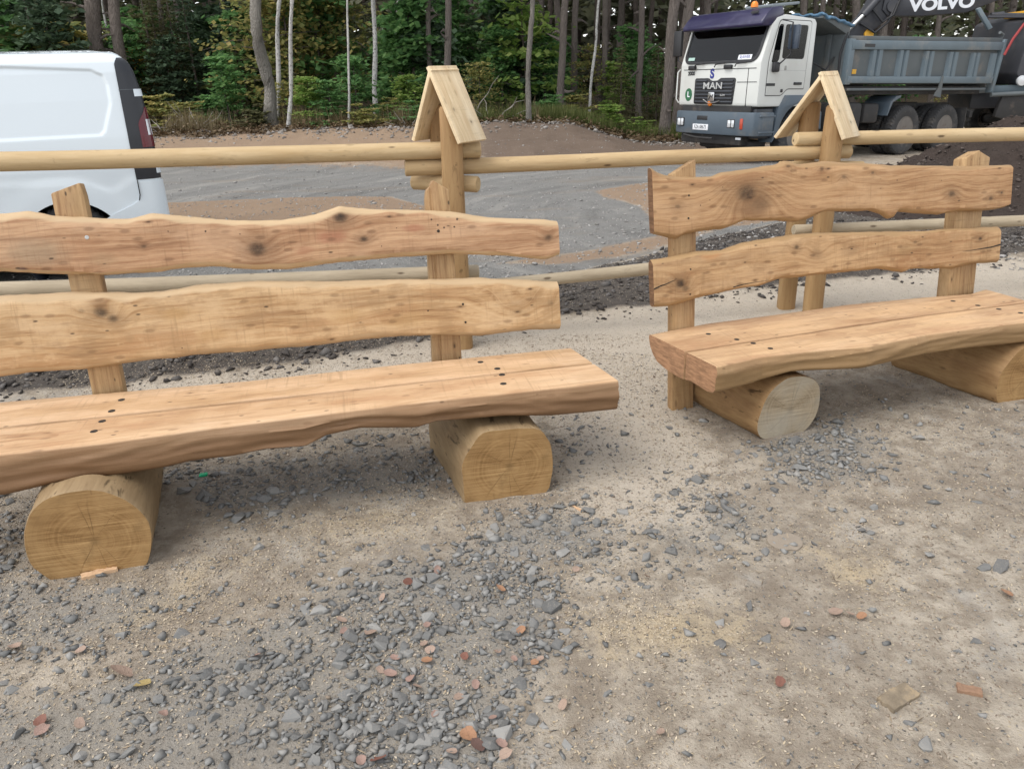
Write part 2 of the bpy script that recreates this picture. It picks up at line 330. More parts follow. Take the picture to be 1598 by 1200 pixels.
# ------------------------------------------------------------------ material helpers
class NT:
    def __init__(s, name):
        s.m = bpy.data.materials.new(name); s.m.use_nodes = True; s.t = s.m.node_tree; s.t.nodes.clear()
        s.out = s.n('ShaderNodeOutputMaterial'); s.b = s.n('ShaderNodeBsdfPrincipled'); s.l(s.b.outputs[0], s.out.inputs[0])
    def n(s, t): return s.t.nodes.new(t)
    def l(s, a, b): s.t.links.new(a, b)
    def setin(s, sock, v):
        if v is None: return
        if hasattr(v, 'links'): s.l(v, sock)
        else:
            try: sock.default_value = v
            except Exception: sock.default_value = (v, v, v)
    def coord(s, w='Object'): return s.n('ShaderNodeTexCoord').outputs[w]
    def mapping(s, v, scale=(1, 1, 1), loc=(0, 0, 0), rot=(0, 0, 0)):
        m = s.n('ShaderNodeMapping'); s.l(v, m.inputs[0]); m.inputs['Scale'].default_value = scale; m.inputs['Location'].default_value = loc; m.inputs['Rotation'].default_value = rot
        return m.outputs[0]
    def noise(s, v=None, scale=5, detail=4, rough=0.55, dist=0.0, out=0, dim='3D', w=None):
        x = s.n('ShaderNodeTexNoise'); x.noise_dimensions = dim
        if v is not None: s.l(v, x.inputs['Vector'])
        if w is not None: s.l(w, x.inputs['W'])
        s.setin(x.inputs['Scale'], scale); s.setin(x.inputs['Detail'], detail); s.setin(x.inputs['Roughness'], rough); s.setin(x.inputs['Distortion'], dist)
        return x.outputs[out]
    def voro(s, v, scale, feat='F1', out='Distance', rnd=1.0):
        x = s.n('ShaderNodeTexVoronoi'); x.feature = feat; s.l(v, x.inputs['Vector']); s.setin(x.inputs['Scale'], scale); s.setin(x.inputs['Randomness'], rnd)
        return x.outputs[out]
    def math(s, op, a, b=None, c=None, clamp=False):
        x = s.n('ShaderNodeMath'); x.operation = op; x.use_clamp = clamp
        for i, v in enumerate((a, b, c)):
            if v is not None: s.setin(x.inputs[i], v)
        return x.outputs[0]
    def vmath(s, op, a, b=None, scale=None):
        x = s.n('ShaderNodeVectorMath'); x.operation = op; s.setin(x.inputs[0], a)
        if b is not None: s.setin(x.inputs[1], b)
        if scale is not None: s.setin(x.inputs['Scale'], scale)
        return x.outputs['Value' if op in ('LENGTH', 'DISTANCE', 'DOT_PRODUCT') else 'Vector']
    def ramp(s, f, stops, interp='LINEAR'):
        x = s.n('ShaderNodeValToRGB'); x.color_ramp.interpolation = interp; s.setin(x.inputs[0], f)
        e = x.color_ramp.elements
        while len(e) < len(stops): e.new(0.5)
        for i, (p, c) in enumerate(stops):
            e[i].position = p; e[i].color = (c, c, c, 1) if isinstance(c, (int, float)) else (*c[:3], 1)
        return x.outputs[0]
    def mix(s, f, a, b, mode='MIX'):
        x = s.n('ShaderNodeMix'); x.data_type = 'RGBA'; x.blend_type = mode
        s.setin(x.inputs[0], f)
        for i, v in ((6, a), (7, b)):
            if isinstance(v, tuple): x.inputs[i].default_value = (*v[:3], 1)
            else: s.l(v, x.inputs[i])
        return x.outputs[2]
    def smooth(s, v, a, b, lo=0.0, hi=1.0):
        x = s.n('ShaderNodeMapRange'); x.interpolation_type = 'SMOOTHSTEP'; s.setin(x.inputs[0], v)
        for i, k in enumerate((a, b, lo, hi)): s.setin(x.inputs[i + 1], k)
        return x.outputs[0]
    def bump(s, h, strength=0.3, dist=0.01, normal=None):
        x = s.n('ShaderNodeBump'); s.setin(x.inputs['Height'], h); x.inputs['Strength'].default_value = strength; x.inputs['Distance'].default_value = dist
        if normal is not None: s.l(normal, x.inputs['Normal'])
        return x.outputs[0]
    def island(s): return s.n('ShaderNodeNewGeometry').outputs['Random Per Island']
    def objrand(s): return s.n('ShaderNodeObjectInfo').outputs['Random']
    def attr(s, name, out='Fac'):
        x = s.n('ShaderNodeAttribute'); x.attribute_name = name; return x.outputs[out]
    def sep(s, v):
        x = s.n('ShaderNodeSeparateXYZ'); s.l(v, x.inputs[0]); return x.outputs
    def comb(s, x=0, y=0, z=0):
        c = s.n('ShaderNodeCombineXYZ'); s.setin(c.inputs[0], x); s.setin(c.inputs[1], y); s.setin(c.inputs[2], z); return c.outputs[0]
    def done(s, col=None, rough=None, metal=None, normal=None, **kw):
        if isinstance(col, tuple): col = (*col[:3], 1)
        s.setin(s.b.inputs['Base Color'], col); s.setin(s.b.inputs['Roughness'], rough); s.setin(s.b.inputs['Metallic'], metal)
        if normal is not None: s.l(normal, s.b.inputs['Normal'])
        for k, v in kw.items(): s.setin(s.b.inputs[k.replace('_', ' ')], v)
        return s.m

def plain(name, col, rough=0.5, metal=0.0, var=0.12, scale=6.0, bump=0.0, dirt=None, coat=0.0):
    t = NT(name); c = t.coord()
    f = t.noise(c, scale, 5, 0.6)
    a = tuple(max(0, k * (1 - var)) for k in col); b = tuple(min(1, k * (1 + var)) for k in col)
    colr = t.mix(f, a, b)
    if dirt:
        colr = t.mix(t.smooth(t.noise(c, scale * 0.7, 6, 0.65), 0.5, 0.75, 0, dirt[1]), colr, dirt[0])
    rg = t.math('MULTIPLY_ADD', t.noise(c, scale * 2, 3), 0.2, rough - 0.1)
    nrm = t.bump(t.noise(c, scale * 8, 4), 0.3, bump) if bump else None
    m = t.done(colr, rg, metal, nrm)
    if coat: t.b.inputs['Coat Weight'].default_value = coat; t.b.inputs['Coat Roughness'].default_value = 0.06
    return m

def wood(name, light, mid, dark, seed=0.0, knots=(), pith=(0.25, -0.35), freq=70.0, marks=(), stains=(), wane_col=None, rough=0.55, fig=1.0, blot=0.25, axes='XYZ'):
    """sawn timber, grain along local X; knots [(x, z, r, dark)], rings round a pith line at (y, z)"""
    t = NT(name); P0 = t.coord()
    P = t.vmath('ADD', P0, (seed * 3.1, seed * 1.7, seed * 2.3))
    x, y, z = t.sep(P0)
    w1 = t.noise(t.mapping(P, (1.1, 2.2, 2.2)), 1.6, 3, 0.5, out=1)
    w1 = t.vmath('SCALE', t.vmath('SUBTRACT', w1, (0.5, 0.5, 0.5)), scale=0.085 * fig)
    Pw = t.vmath('ADD', P0, w1)
    _, yw, zw = t.sep(Pw)
    warp = None; kmask = None; halo = None
    for kx, kz, kr, kd in knots:
        dx = t.math('DIVIDE', t.math('SUBTRACT', x, kx), kr * 1.35); dz = t.math('DIVIDE', t.math('SUBTRACT', zw, kz), kr)
        d = t.math('SQRT', t.math('ADD', t.math('MULTIPLY', dx, dx), t.math('MULTIPLY', dz, dz)))
        e = t.math('EXPONENT', t.math('MULTIPLY', t.math('MULTIPLY', d, d), -0.22))
        e = t.math('MULTIPLY', e, kr * 1.5)
        warp = e if warp is None else t.math('ADD', warp, e)
        k = t.math('MULTIPLY', t.smooth(d, 1.15, 0.2), kd); kmask = k if kmask is None else t.math('MAXIMUM', kmask, k)
        h = t.math('MULTIPLY', t.smooth(d, 3.0, 0.7), kd * 0.5); halo = h if halo is None else t.math('MAXIMUM', halo, h)
    dy = t.math('SUBTRACT', yw, pith[0]); dz = t.math('SUBTRACT', zw, pith[1])
    rr = t.math('SQRT', t.math('ADD', t.math('MULTIPLY', dy, dy), t.math('MULTIPLY', dz, dz)))
    if warp is not None: rr = t.math('ADD', rr, warp)
    ringn = t.noise(dim='1D', w=t.math('MULTIPLY', rr, freq), scale=1.0, detail=3, rough=0.6)
    saw = t.math('FRACT', t.math('MULTIPLY', rr, freq * 0.55)); saw = t.math('POWER', saw, 3.0)
    fib = t.noise(t.mapping(P, (5, 120, 120)), 1.0, 5, 0.65)
    fib2 = t.noise(t.mapping(P, (14, 420, 420)), 1.0, 3, 0.6)
    big = t.noise(t.mapping(P, (1.4, 5, 5)), 1.3, 4, 0.55)
    v = t.math('ADD', t.math('MULTIPLY', ringn, 0.48), t.math('MULTIPLY', saw, 0.13))
    v = t.math('ADD', v, t.math('MULTIPLY', fib, 0.48))
    v = t.math('ADD', v, t.math('MULTIPLY', t.math('SUBTRACT', big, 0.5), 0.8))
    col = t.ramp(v, [(0.34, tuple(min(1, c * 1.06) for c in light)), (0.50, tuple((a + b) / 2 for a, b in zip(light, mid))), (0.60, mid), (0.80, dark)])
    stk = t.noise(t.mapping(P, (0.9, 16, 16)), 1.2, 5, 0.6)
    ton = t.noise(t.mapping(P, (1.1, 4, 4)), 1.9, 5, 0.6)
    col = t.mix(t.smooth(ton, 0.52, 0.68, 0, 0.55), col, (mid[0] * 0.88, mid[1] * 0.78, mid[2] * 0.74)); col = t.mix(t.smooth(ton, 0.48, 0.34, 0, 0.6), col, (light[0] * 1.08, light[1] * 1.12, light[2] * 1.2))
    col = t.mix(t.smooth(stk, 0.55, 0.72, 0, 0.55), col, dark)
    col = t.mix(t.smooth(t.noise(t.mapping(P, (2.2, 60, 60)), 1, 4, 0.6), 0.60, 0.72, 0, 0.5), col, tuple(c * 0.75 for c in dark))
    col = t.mix(t.smooth(t.noise(t.mapping(P, (2.5, 6, 6)), 1.7, 4, 0.6), 0.55, 0.75, 0, 0.16), col, (0.34, 0.25, 0.16))
    # hand-sanded lighter and darker patches
    pt = t.noise(t.mapping(P, (3.2, 3.2, 4.5)), 2.6, 5, 0.62, 0.0)
    col = t.mix(t.smooth(pt, 0.5, 0.62, 0, blot * 0.7), col, tuple(c * 0.72 for c in mid))
    col = t.mix(t.smooth(pt, 0.46, 0.36, 0, blot * 0.7), col, tuple(min(1, c * 1.08) for c in light))
    for sx, sz, sr, sc, sa in stains:
        dx = t.math('DIVIDE', t.math('SUBTRACT', x, sx), sr * 2.2); dzz = t.math('DIVIDE', t.math('SUBTRACT', zw, sz), sr)
        d = t.math('SQRT', t.math('ADD', t.math('MULTIPLY', dx, dx), t.math('MULTIPLY', dzz, dzz)))
        d = t.math('ADD', d, t.math('MULTIPLY', t.math('SUBTRACT', t.noise(P, 14, 4), 0.5), 0.9))
        col = t.mix(t.smooth(d, 1.2, 0.3, 0, sa), col, sc)
    # fine pores, dark flecks and faint cross marks left by the saw and the sander
    col = t.mix(t.smooth(fib2, 0.56, 0.70, 0, 0.45), col, tuple(c * 0.7 for c in dark))
    col = t.mix(t.smooth(t.noise(t.mapping(P, (9, 260, 260)), 1, 4, 0.7), 0.58, 0.72, 0, 0.35), col, tuple(min(1, c * 1.25) for c in light))
    sawm = t.noise(t.mapping(P, (85, 3, 5), rot=(0, 0.12, 0)), 1, 3, 0.6)
    col = t.mix(t.math('MULTIPLY', t.smooth(sawm, 0.52, 0.7, 0, 0.4), t.smooth(t.noise(P, 3.5, 3), 0.42, 0.62)), col, tuple(c * 0.62 for c in mid))
    vp = t.voro(t.mapping(P, (16, 40, 40)), 1.0, 'F1'); vq = t.sep(t.voro(t.mapping(P, (16, 40, 40)), 1.0, 'F1', 'Color'))
    col = t.mix(t.math('MULTIPLY', t.smooth(vp, 0.20, 0.08), t.smooth(vq[0], 0.86, 0.9, 0, 0.85)), col, (0.045, 0.028, 0.017))
    col = t.mix(t.math('MULTIPLY', t.smooth(vp, 0.45, 0.15), t.smooth(vq[1], 0.90, 0.93, 0, 0.45)), col, tuple(c * 0.6 for c in dark))
    if kmask is not None:
        kn = t.math('MULTIPLY_ADD', t.noise(P, 60, 4, 0.7), 0.9, 0.4)
        col = t.mix(t.math('MULTIPLY', halo, kn, clamp=True), col, tuple(c * 0.6 for c in dark))
        col = t.mix(t.math('MULTIPLY', kmask, kn, clamp=True), col, (0.035, 0.022, 0.014))
    for mx, mz, mr in marks:
        dx = t.math('SUBTRACT', x, mx); dzz = t.math('SUBTRACT', z, mz)
        d = t.math('SQRT', t.math('ADD', t.math('MULTIPLY', dx, dx), t.math('MULTIPLY', dzz, dzz)))
        d = t.math('ADD', d, t.math('MULTIPLY', t.math('SUBTRACT', t.noise(P, 90, 3), 0.5), mr * 1.1))
        col = t.mix(t.smooth(d, mr, mr * 0.5, 0, 0.9), col, (0.03, 0.02, 0.015))
    if wane_col is not None:
        wa = t.attr('wane')
        wv = t.math('MULTIPLY', wa, t.smooth(t.noise(t.mapping(P, (4, 14, 14)), 1, 4, 0.6), 0.05, 0.4), clamp=True)
        col = t.mix(wv, col, t.mix(t.noise(t.mapping(P, (3, 34, 34)), 1, 6, 0.65), wane_col, tuple(c * 0.62 for c in wane_col)))
    hgt = t.math('ADD', t.math('MULTIPLY', fib, 0.5), t.math('ADD', t.math('MULTIPLY', fib2, 0.3), t.math('MULTIPLY', ringn, 0.35)))
    return t.done(col, t.math('MULTIPLY_ADD', fib, 0.25, rough - 0.1), 0.0, t.bump(t.math('ADD', hgt, t.math('MULTIPLY', sawm, 0.25)), 0.6, 0.003), Specular_IOR_Level=0.3)

def log_end(name, cols, seed=0.0, grey=0.0):
    """saw-cut end grain, disc in local XZ round the origin"""
    t = NT(name); P = t.coord(); x, y, z = t.sep(P)
    Pw = t.vmath('ADD', P, t.vmath('SCALE', t.vmath('SUBTRACT', t.noise(t.vmath('ADD', P, (seed, 0, seed)), 6, 3, out=1), (0.5,) * 3), scale=0.035))
    xw, _, zw = t.sep(Pw)
    r = t.math('SQRT', t.math('ADD', t.math('MULTIPLY', xw, xw), t.math('MULTIPLY', zw, zw)))
    ring = t.noise(dim='1D', w=t.math('MULTIPLY', r, 120), scale=1, detail=3, rough=0.6)
    # chain-saw scores at a slant
    sc = t.noise(t.mapping(P, (3, 1, 150), rot=(0, math.radians(14 + seed * 5), 0)), 1, 4, 0.7)
    ang = t.math('ARCTAN2', zw, xw)
    crack = t.noise(dim='1D', w=t.math('MULTIPLY_ADD', ang, 9, seed), scale=1, detail=2)
    cr = t.math('MULTIPLY', t.smooth(crack, 0.66, 0.74), t.smooth(r, 0.19, 0.03))
    v = t.math('ADD', t.math('MULTIPLY', ring, 0.2), t.math('MULTIPLY', sc, 0.75))
    v = t.math('ADD', v, t.math('MULTIPLY', t.math('SUBTRACT', t.noise(P, 7, 4), 0.5), 0.7))
    col = t.ramp(v, [(0.34, cols[2]), (0.5, cols[1]), (0.66, cols[0])])
    col = t.mix(t.smooth(sc, 0.60, 0.70, 0, 0.75), col, tuple(min(1, c * 1.45) for c in cols[0]))
    col = t.mix(t.smooth(r, 0.13, 0.2, 0, 0.35), col, tuple(c * 0.8 for c in cols[0]))
    col = t.mix(t.math('MULTIPLY', cr, 0.5), col, tuple(c * 0.35 for c in cols[2]))
    col = t.mix(t.smooth(r, 0.03, 0.004, 0, 0.5), col, tuple(c * 0.5 for c in cols[2]))
    col = t.mix(t.smooth(t.noise(P, 11, 5, 0.65), 0.52, 0.72, 0, 0.55), col, tuple(c * 0.62 for c in cols[1]))
    col = t.mix(t.smooth(t.noise(t.mapping(P, (40, 1, 5), rot=(0, 0.5, 0)), 1, 4, 0.7), 0.62, 0.72, 0, 0.4), col, tuple(c * 0.55 for c in cols[2]))
    if grey: col = t.mix(t.smooth(t.noise(P, 5, 4), 0.4, 0.65, 0, grey), col, (0.36, 0.33, 0.27))
    return t.done(col, 0.75, 0, t.bump(t.math('ADD', sc, t.math('MULTIPLY', cr, -1.5)), 0.5, 0.003), Specular_IOR_Level=0.2)

def log_side(name, light, dark, seed=0.0, axis=1, amount=0.6):
    """debarked round timber, grain along local Y (axis=1) or X (0) or Z (2)"""
    t = NT(name); P = t.vmath('ADD', t.coord(), (seed, seed * 2, seed * 3))
    sc = [60, 60, 60]; sc[axis] = 4; s2 = [9, 9, 9]; s2[axis] = 2.2
    f = t.noise(t.mapping(P, tuple(sc)), 1, 5, 0.65); b = t.noise(t.mapping(P, tuple(s2)), 1, 4, 0.6, 0.4)
    v = t.math('ADD', t.math('MULTIPLY', f, 0.5), t.math('MULTIPLY', b, 0.7))
    col = t.ramp(v, [(0.4, light), (0.62, tuple((a + c) / 2 for a, c in zip(light, dark))), (0.85, dark)])
    s3 = [22, 22, 22]; s3[axis] = 7
    col = t.mix(t.smooth(t.noise(t.mapping(P, tuple(s3)), 1, 3, 0.7, 0.8), 0.6, 0.72, 0, amount), col, tuple(c * 0.3 for c in dark))
    s4 = [26, 26, 26]; s4[axis] = 9
    vk = t.voro(t.mapping(P, tuple(s4)), 1.0, 'F1'); vc = t.sep(t.voro(t.mapping(P, tuple(s4)), 1.0, 'F1', 'Color'))
    kk = t.math('MULTIPLY', t.smooth(vk, 0.30, 0.12), t.smooth(vc[0], 0.86, 0.9, 0, 0.75)); col = t.mix(kk, col, (0.07, 0.04, 0.02))
    s5 = [140, 140, 140]; s5[axis] = 7; col = t.mix(t.smooth(t.noise(t.mapping(P, tuple(s5)), 1, 4, 0.7), 0.6, 0.74, 0, 0.4), col, tuple(c * 0.5 for c in dark))
    return t.done(col, 0.65, 0, t.bump(t.math('SUBTRACT', v, kk), 0.7, 0.006), Specular_IOR_Level=0.25)

# ------------------------------------------------------------------ ground
def heap_h(x, y):
    d1 = np.sqrt(((x - 6.4) / 2.1) ** 2 + ((y - 9.6) / 1.25) ** 2)
    d2 = np.sqrt(((x - 9.0) / 2.6) ** 2 + ((y - 9.2) / 1.6) ** 2)
    h = 0.62 * np.exp(-d1 ** 2 * 0.9) + 0.75 * np.exp(-d2 ** 2 * 0.9)
    return h
def ground_h(x, y):
    x = np.asarray(x, float); y = np.asarray(y, float)
    h = 0.02 * (fbm(x * 1.1, y * 1.1, 3, 3) - 0.5) + 0.020 * (fbm(x * 4.2, y * 4.2, 5, 4) - 0.5) + 0.010 * (fbm(x * 11, y * 11, 6, 2) - 0.5)
    far = sstep(7, 12, y)
    h = h + far * 0.10 * (fbm(x * 0.35, y * 0.35, 11, 4) - 0.5)
    # dark windrow behind the benches
    w = sstep(-0.25, 0.35, inside(Z_SOIL, x, y) + 0.25 * (fbm(x * 2.2, y * 2.2, 21, 3) - 0.5)) * (1 - sstep(5.0, 7.0, x))
    h = h + w * (0.035 + 0.075 * fbm(x * 3.0, y * 3.0, 22, 4))
    isl = np.maximum(inside(Z_ISLAND_A, x, y), inside(Z_ISLAND_B, x, y))
    h = h + sstep(-0.1, 0.9, isl) * 0.07 * (0.4 + fbm(x * 1.5, y * 1.5, 31, 4))
    # bank rising to the wood on the left and middle, dip under the lorry
    rise = 0.25 * sstep(15, 22.5, y) * (1 - sstep(3.0, 7.5, x - 0.25 * (y - 16))) + 0.5 * sstep(28, 60, y)
    lump = sstep(13.5, 16.5, y) * (1 - sstep(22, 25, y)) * (1 - sstep(2.5, 6, x)); h = h + lump * (0.34 * (fbm(x * 0.55, y * 0.8, 91, 4) - 0.42) + 0.10 * (fbm(x * 2.2, y * 2.2, 92, 3) - 0.5))
    berm = np.exp(-((y - (21.6 + 0.5 * np.sin(x * 0.7) + 0.02 * x)) / 0.8) ** 2) * sstep(-16, -8, x) * (1 - sstep(5.5, 7.5, x))
    h = h + rise + berm * 0.16 * fbm(x * 0.9, y * 0.9, 41, 4)
    along = np.clip(0.866 * (x - 4.28) + 0.5 * (y - 16.48), -2, 11)
    m = sstep(1.5, 4.0, x) * sstep(10.0, 14.5, y)
    h = h * (1 - 0.5 * m) + m * (-0.22 - 0.035 * along - rise * 0.5) * (1 - 0.8 * sstep(26, 34, y))
    return h
GH = lambda x, y: float(ground_h(np.array([x]), np.array([y]))[0])
def full_h(x, y): return ground_h(x, y)

def ground_material():
    t = NT('earth'); P = t.coord()
    za = t.n('ShaderNodeAttribute'); za.attribute_name = 'za'; zb = t.n('ShaderNodeAttribute'); zb.attribute_name = 'zb'
    sa = t.n('ShaderNodeSeparateColor'); t.l(za.outputs['Color'], sa.inputs[0]); sb = t.n('ShaderNodeSeparateColor'); t.l(zb.outputs['Color'], sb.inputs[0])
    pale, saw, grav, road = sa.outputs[0], sa.outputs[1], sa.outputs[2], za.outputs['Alpha']
    soil, tan, brown, wood_ = sb.outputs[0], sb.outputs[1], sb.outputs[2], zb.outputs['Alpha']
    n1 = t.noise(P, 1.7, 6, 0.62); n2 = t.noise(P, 9, 6, 0.68); n3 = t.noise(P, 55, 5, 0.7); n4 = t.noise(P, 190, 3, 0.7)
    brk = t.math('SUBTRACT', t.math('ADD', t.math('MULTIPLY', n1, 0.45), t.math('ADD', t.math('MULTIPLY', n2, 0.6), t.math('MULTIPLY', n3, 0.35))), 0.70)
    def msk(a, k=1.0, lo=0.38, hi=0.62, cap=1.0): return t.smooth(t.math('MULTIPLY_ADD', brk, k, a), lo, hi, 0, cap)
    def tone(a, b, f, c=None): return t.mix(f, a, b)
    base = t.mix(t.smooth(n2, 0.35, 0.65), (0.30, 0.25, 0.193), (0.50, 0.435, 0.35))
    base = t.mix(t.smooth(n1, 0.42, 0.66, 0, 0.55), base, (0.235, 0.19, 0.145))
    base = t.mix(t.smooth(t.noise(t.mapping(P, (1, 1, 1), (4, 9, 0)), 3.2, 5, 0.6), 0.55, 0.7, 0, 0.6), base, (0.46, 0.43, 0.385))
    c = base
    c = t.mix(msk(grav, 1.5, 0.38, 0.85, 0.75), c, t.mix(n3, (0.20, 0.183, 0.158), (0.36, 0.335, 0.295)))
    c = t.mix(msk(pale, 1.2, 0.28, 0.62, 0.9), c, t.mix(n2, (0.64, 0.575, 0.48), (0.47, 0.395, 0.31)))
    c = t.mix(msk(saw, 1.6, 0.42, 0.85, 0.85), c, t.mix(n2, (0.56, 0.455, 0.30), (0.46, 0.36, 0.235)))
    c = t.mix(msk(road, 0.9, 0.36, 0.64), c, t.mix(t.noise(t.mapping(P, (0.5, 1.6, 1)), 1.6, 6, 0.65), (0.15, 0.147, 0.139), (0.27, 0.262, 0.245)))
    gx_, gy_, gz_ = t.sep(P); ax_ = t.math('SUBTRACT', gx_, 3.2); ay_ = t.math('SUBTRACT', gy_, 9.2)
    rad_ = t.math('SQRT', t.math('ADD', t.math('MULTIPLY', ax_, ax_), t.math('MULTIPLY', ay_, ay_))); ang_ = t.math('ARCTAN2', ay_, ax_)
    trk = t.noise(t.comb(t.math('MULTIPLY', rad_, 2.6), t.math('MULTIPLY', ang_, 1.6), 0), 1.0, 5, 0.6)
    c = t.mix(t.math('MULTIPLY', road, t.smooth(trk, 0.52, 0.66, 0, 0.6)), c, (0.13, 0.126, 0.118)); c = t.mix(t.math('MULTIPLY', road, t.smooth(trk, 0.46, 0.36, 0, 0.5)), c, (0.33, 0.315, 0.285))
    c = t.mix(t.math('MULTIPLY', road, t.smooth(n3, 0.5, 0.68, 0, 0.5)), c, (0.36, 0.35, 0.33)); c = t.mix(t.math('MULTIPLY', road, t.smooth(n2, 0.42, 0.3, 0, 0.5)), c, (0.10, 0.098, 0.092))
    c = t.mix(t.math('MULTIPLY', road, t.smooth(t.noise(t.mapping(P, (0.35, 1.0, 1)), 1.1, 6, 0.68), 0.52, 0.68, 0, 0.5)), c, (0.25, 0.205, 0.16))
    c = t.mix(msk(tan, 1.5, 0.34, 0.66), c, t.mix(t.noise(P, 1.3, 6, 0.65), (0.34, 0.245, 0.17), (0.245, 0.175, 0.12)))
    c = t.mix(msk(brown, 0.8, 0.36, 0.64), c, t.mix(t.noise(P, 1.1, 6, 0.65), (0.115, 0.082, 0.06), (0.21, 0.16, 0.125)))
    c = t.mix(msk(soil, 0.55, 0.40, 0.60, 0.92), c, t.mix(t.noise(P, 6, 6, 0.7), (0.03, 0.026, 0.024), (0.115, 0.10, 0.09)))
    c = t.mix(t.smooth(wood_, 0.3, 0.7), c, t.mix(t.noise(P, 1.7, 6, 0.7), (0.05, 0.037, 0.022), (0.10, 0.075, 0.04)))
    # pale and dark crumbs
    v = t.voro(P, 75, 'F1'); vc = t.voro(P, 75, 'F1', 'Color'); vs = t.sep(vc)
    spk = t.math('MULTIPLY', t.smooth(v, 0.42, 0.2), t.smooth(vs[0], 0.6, 0.7))
    near = t.smooth(t.math('ADD', road, t.math('ADD', tan, brown)), 0.5, 0.2)
    c = t.mix(t.math('MULTIPLY', spk, t.math('MULTIPLY', near, 0.85)), c, t.mix(vs[1], (0.10, 0.095, 0.085), (0.5, 0.42, 0.30)))
    v2 = t.voro(P, 22, 'F1'); vs2 = t.sep(t.voro(P, 22, 'F1', 'Color'))
    spk2 = t.math('MULTIPLY', t.smooth(v2, 0.34, 0.18), t.smooth(vs2[0], 0.55, 0.65))
    c = t.mix(t.math('MULTIPLY', spk2, 0.25), c, t.mix(vs2[1], (0.12, 0.118, 0.11), (0.42, 0.39, 0.35)))
    h = t.math('ADD', t.math('MULTIPLY', n3, 0.6), t.math('ADD', t.math('MULTIPLY', n4, 0.35), n2))
    return t.done(c, 0.95, 0, t.bump(h, 1.0, 0.02), Specular_IOR_Level=0.15)

def graded(a, b, fine0, fine1, st, grow):
    mid = list(np.arange(fine0, fine1, st)); up = [fine1]; s = st
    while up[-1] < b: s *= grow; up.append(up[-1] + s)
    dn = [fine0]; s = st
    while dn[-1] > a: s *= grow; dn.append(dn[-1] - s)
    return np.array(dn[:0:-1] + mid + up)
gx = graded(-600, 600, -3.6, 4.4, 0.034, 1.035); gy = graded(-60, 900, 0.9, 6.2, 0.034, 1.028)
X, Y = np.meshgrid(gx, gy); xs, ys = X.ravel(), Y.ravel()
hz = full_h(xs, ys)
nx, ny = len(gx), len(gy)
idx = np.arange(nx * ny).reshape(ny, nx)
Fq = np.stack([idx[:-1, :-1].ravel(), idx[:-1, 1:].ravel(), idx[1:, 1:].ravel(), idx[1:, :-1].ravel()], 1)
ground = fast_mesh('ground', np.stack([xs, ys, hz], 1), Fq, ground_material(), smooth=True)
kind(ground, 'structure'); ground['label'] = 'trampled sandy ground with gravel, road, dark soil and forest floor'
def zmask(polys, w): 
    d = np.max([inside(p, xs, ys) for p in polys], axis=0); return np.clip(0.5 + d / (2 * w), 0, 1)
ROADM = zmask([Z_ROAD], 0.25) * (1 - zmask([Z_ISLAND_A, Z_ISLAND_B, Z_STRIP], 0.12)) * (1 - zmask([Z_SOIL], 0.1) * 0.4)
YARD = sstep(6.0, 8.5, xs) * sstep(6, 12, ys) * (1 - sstep(20, 25, ys)) * 0.6
pale = zmask([Z_PALE], 0.35); sawm = np.maximum(zmask([Z_SAW, Z_SAWB], 0.25), 0.75 * zmask([Z_SAWC, Z_SAWD], 0.2)); gravm = zmask([G_A, G_B, G_C, G_D, G_E, G_F, G_G], 0.14)
isl = zmask([Z_ISLAND_A, Z_ISLAND_B, Z_STRIP], 0.15)
soilm = np.maximum(zmask([Z_SOIL], 0.16), sstep(0.08, 0.25, heap_h(xs, ys)) * (ys < 13))
tanm = np.maximum(zmask([Z_TAN], 1.1), isl); brownm = zmask([Z_BROWN], 1.3)
forest = sstep(-0.8, 0.8, ys - (22.0 + 0.6 * np.sin(xs * 0.8) - 0.05 * xs + 6 * sstep(6, 10, xs)))
for nm, ch in (('za', (pale, sawm, gravm, ROADM)), ('zb', (soilm, tanm, brownm, forest))):
    at = ground.data.color_attributes.new(nm, 'FLOAT_COLOR', 'POINT')
    at.data.foreach_set('color', np.stack(ch, 1).astype(np.float32).ravel())

# sky is the world; nothing else stands far away
# ------------------------------------------------------------------ timber materials
LT, MD, DK = (0.52, 0.325, 0.185), (0.38, 0.21, 0.11), (0.185, 0.085, 0.04)
WANE = (0.62, 0.44, 0.255)
RED = (0.36, 0.15, 0.085)
ORG = (0.55, 0.27, 0.10)
def cut_mat(name, a, seed):
    t = NT(name); P = t.vmath('ADD', t.coord(), (seed, seed, seed)); sc = t.noise(t.mapping(P, (90, 12, 90), rot=(0.4, 0, 0)), 1, 4, 0.65)
    col = t.mix(t.smooth(sc, 0.35, 0.65), tuple(c * 0.62 for c in a), a); col = t.mix(t.smooth(t.noise(P, 18, 4), 0.5, 0.7, 0, 0.5), col, tuple(c * 0.55 for c in a))
    return t.done(col, 0.75, 0, t.bump(sc, 0.5, 0.003), Specular_IOR_Level=0.2)
CUT_SEAT = cut_mat('sawn_end_red', (0.42, 0.235, 0.13), 1.0); CUT_DARK = cut_mat('sawn_end_dark', (0.20, 0.11, 0.06), 2.0)
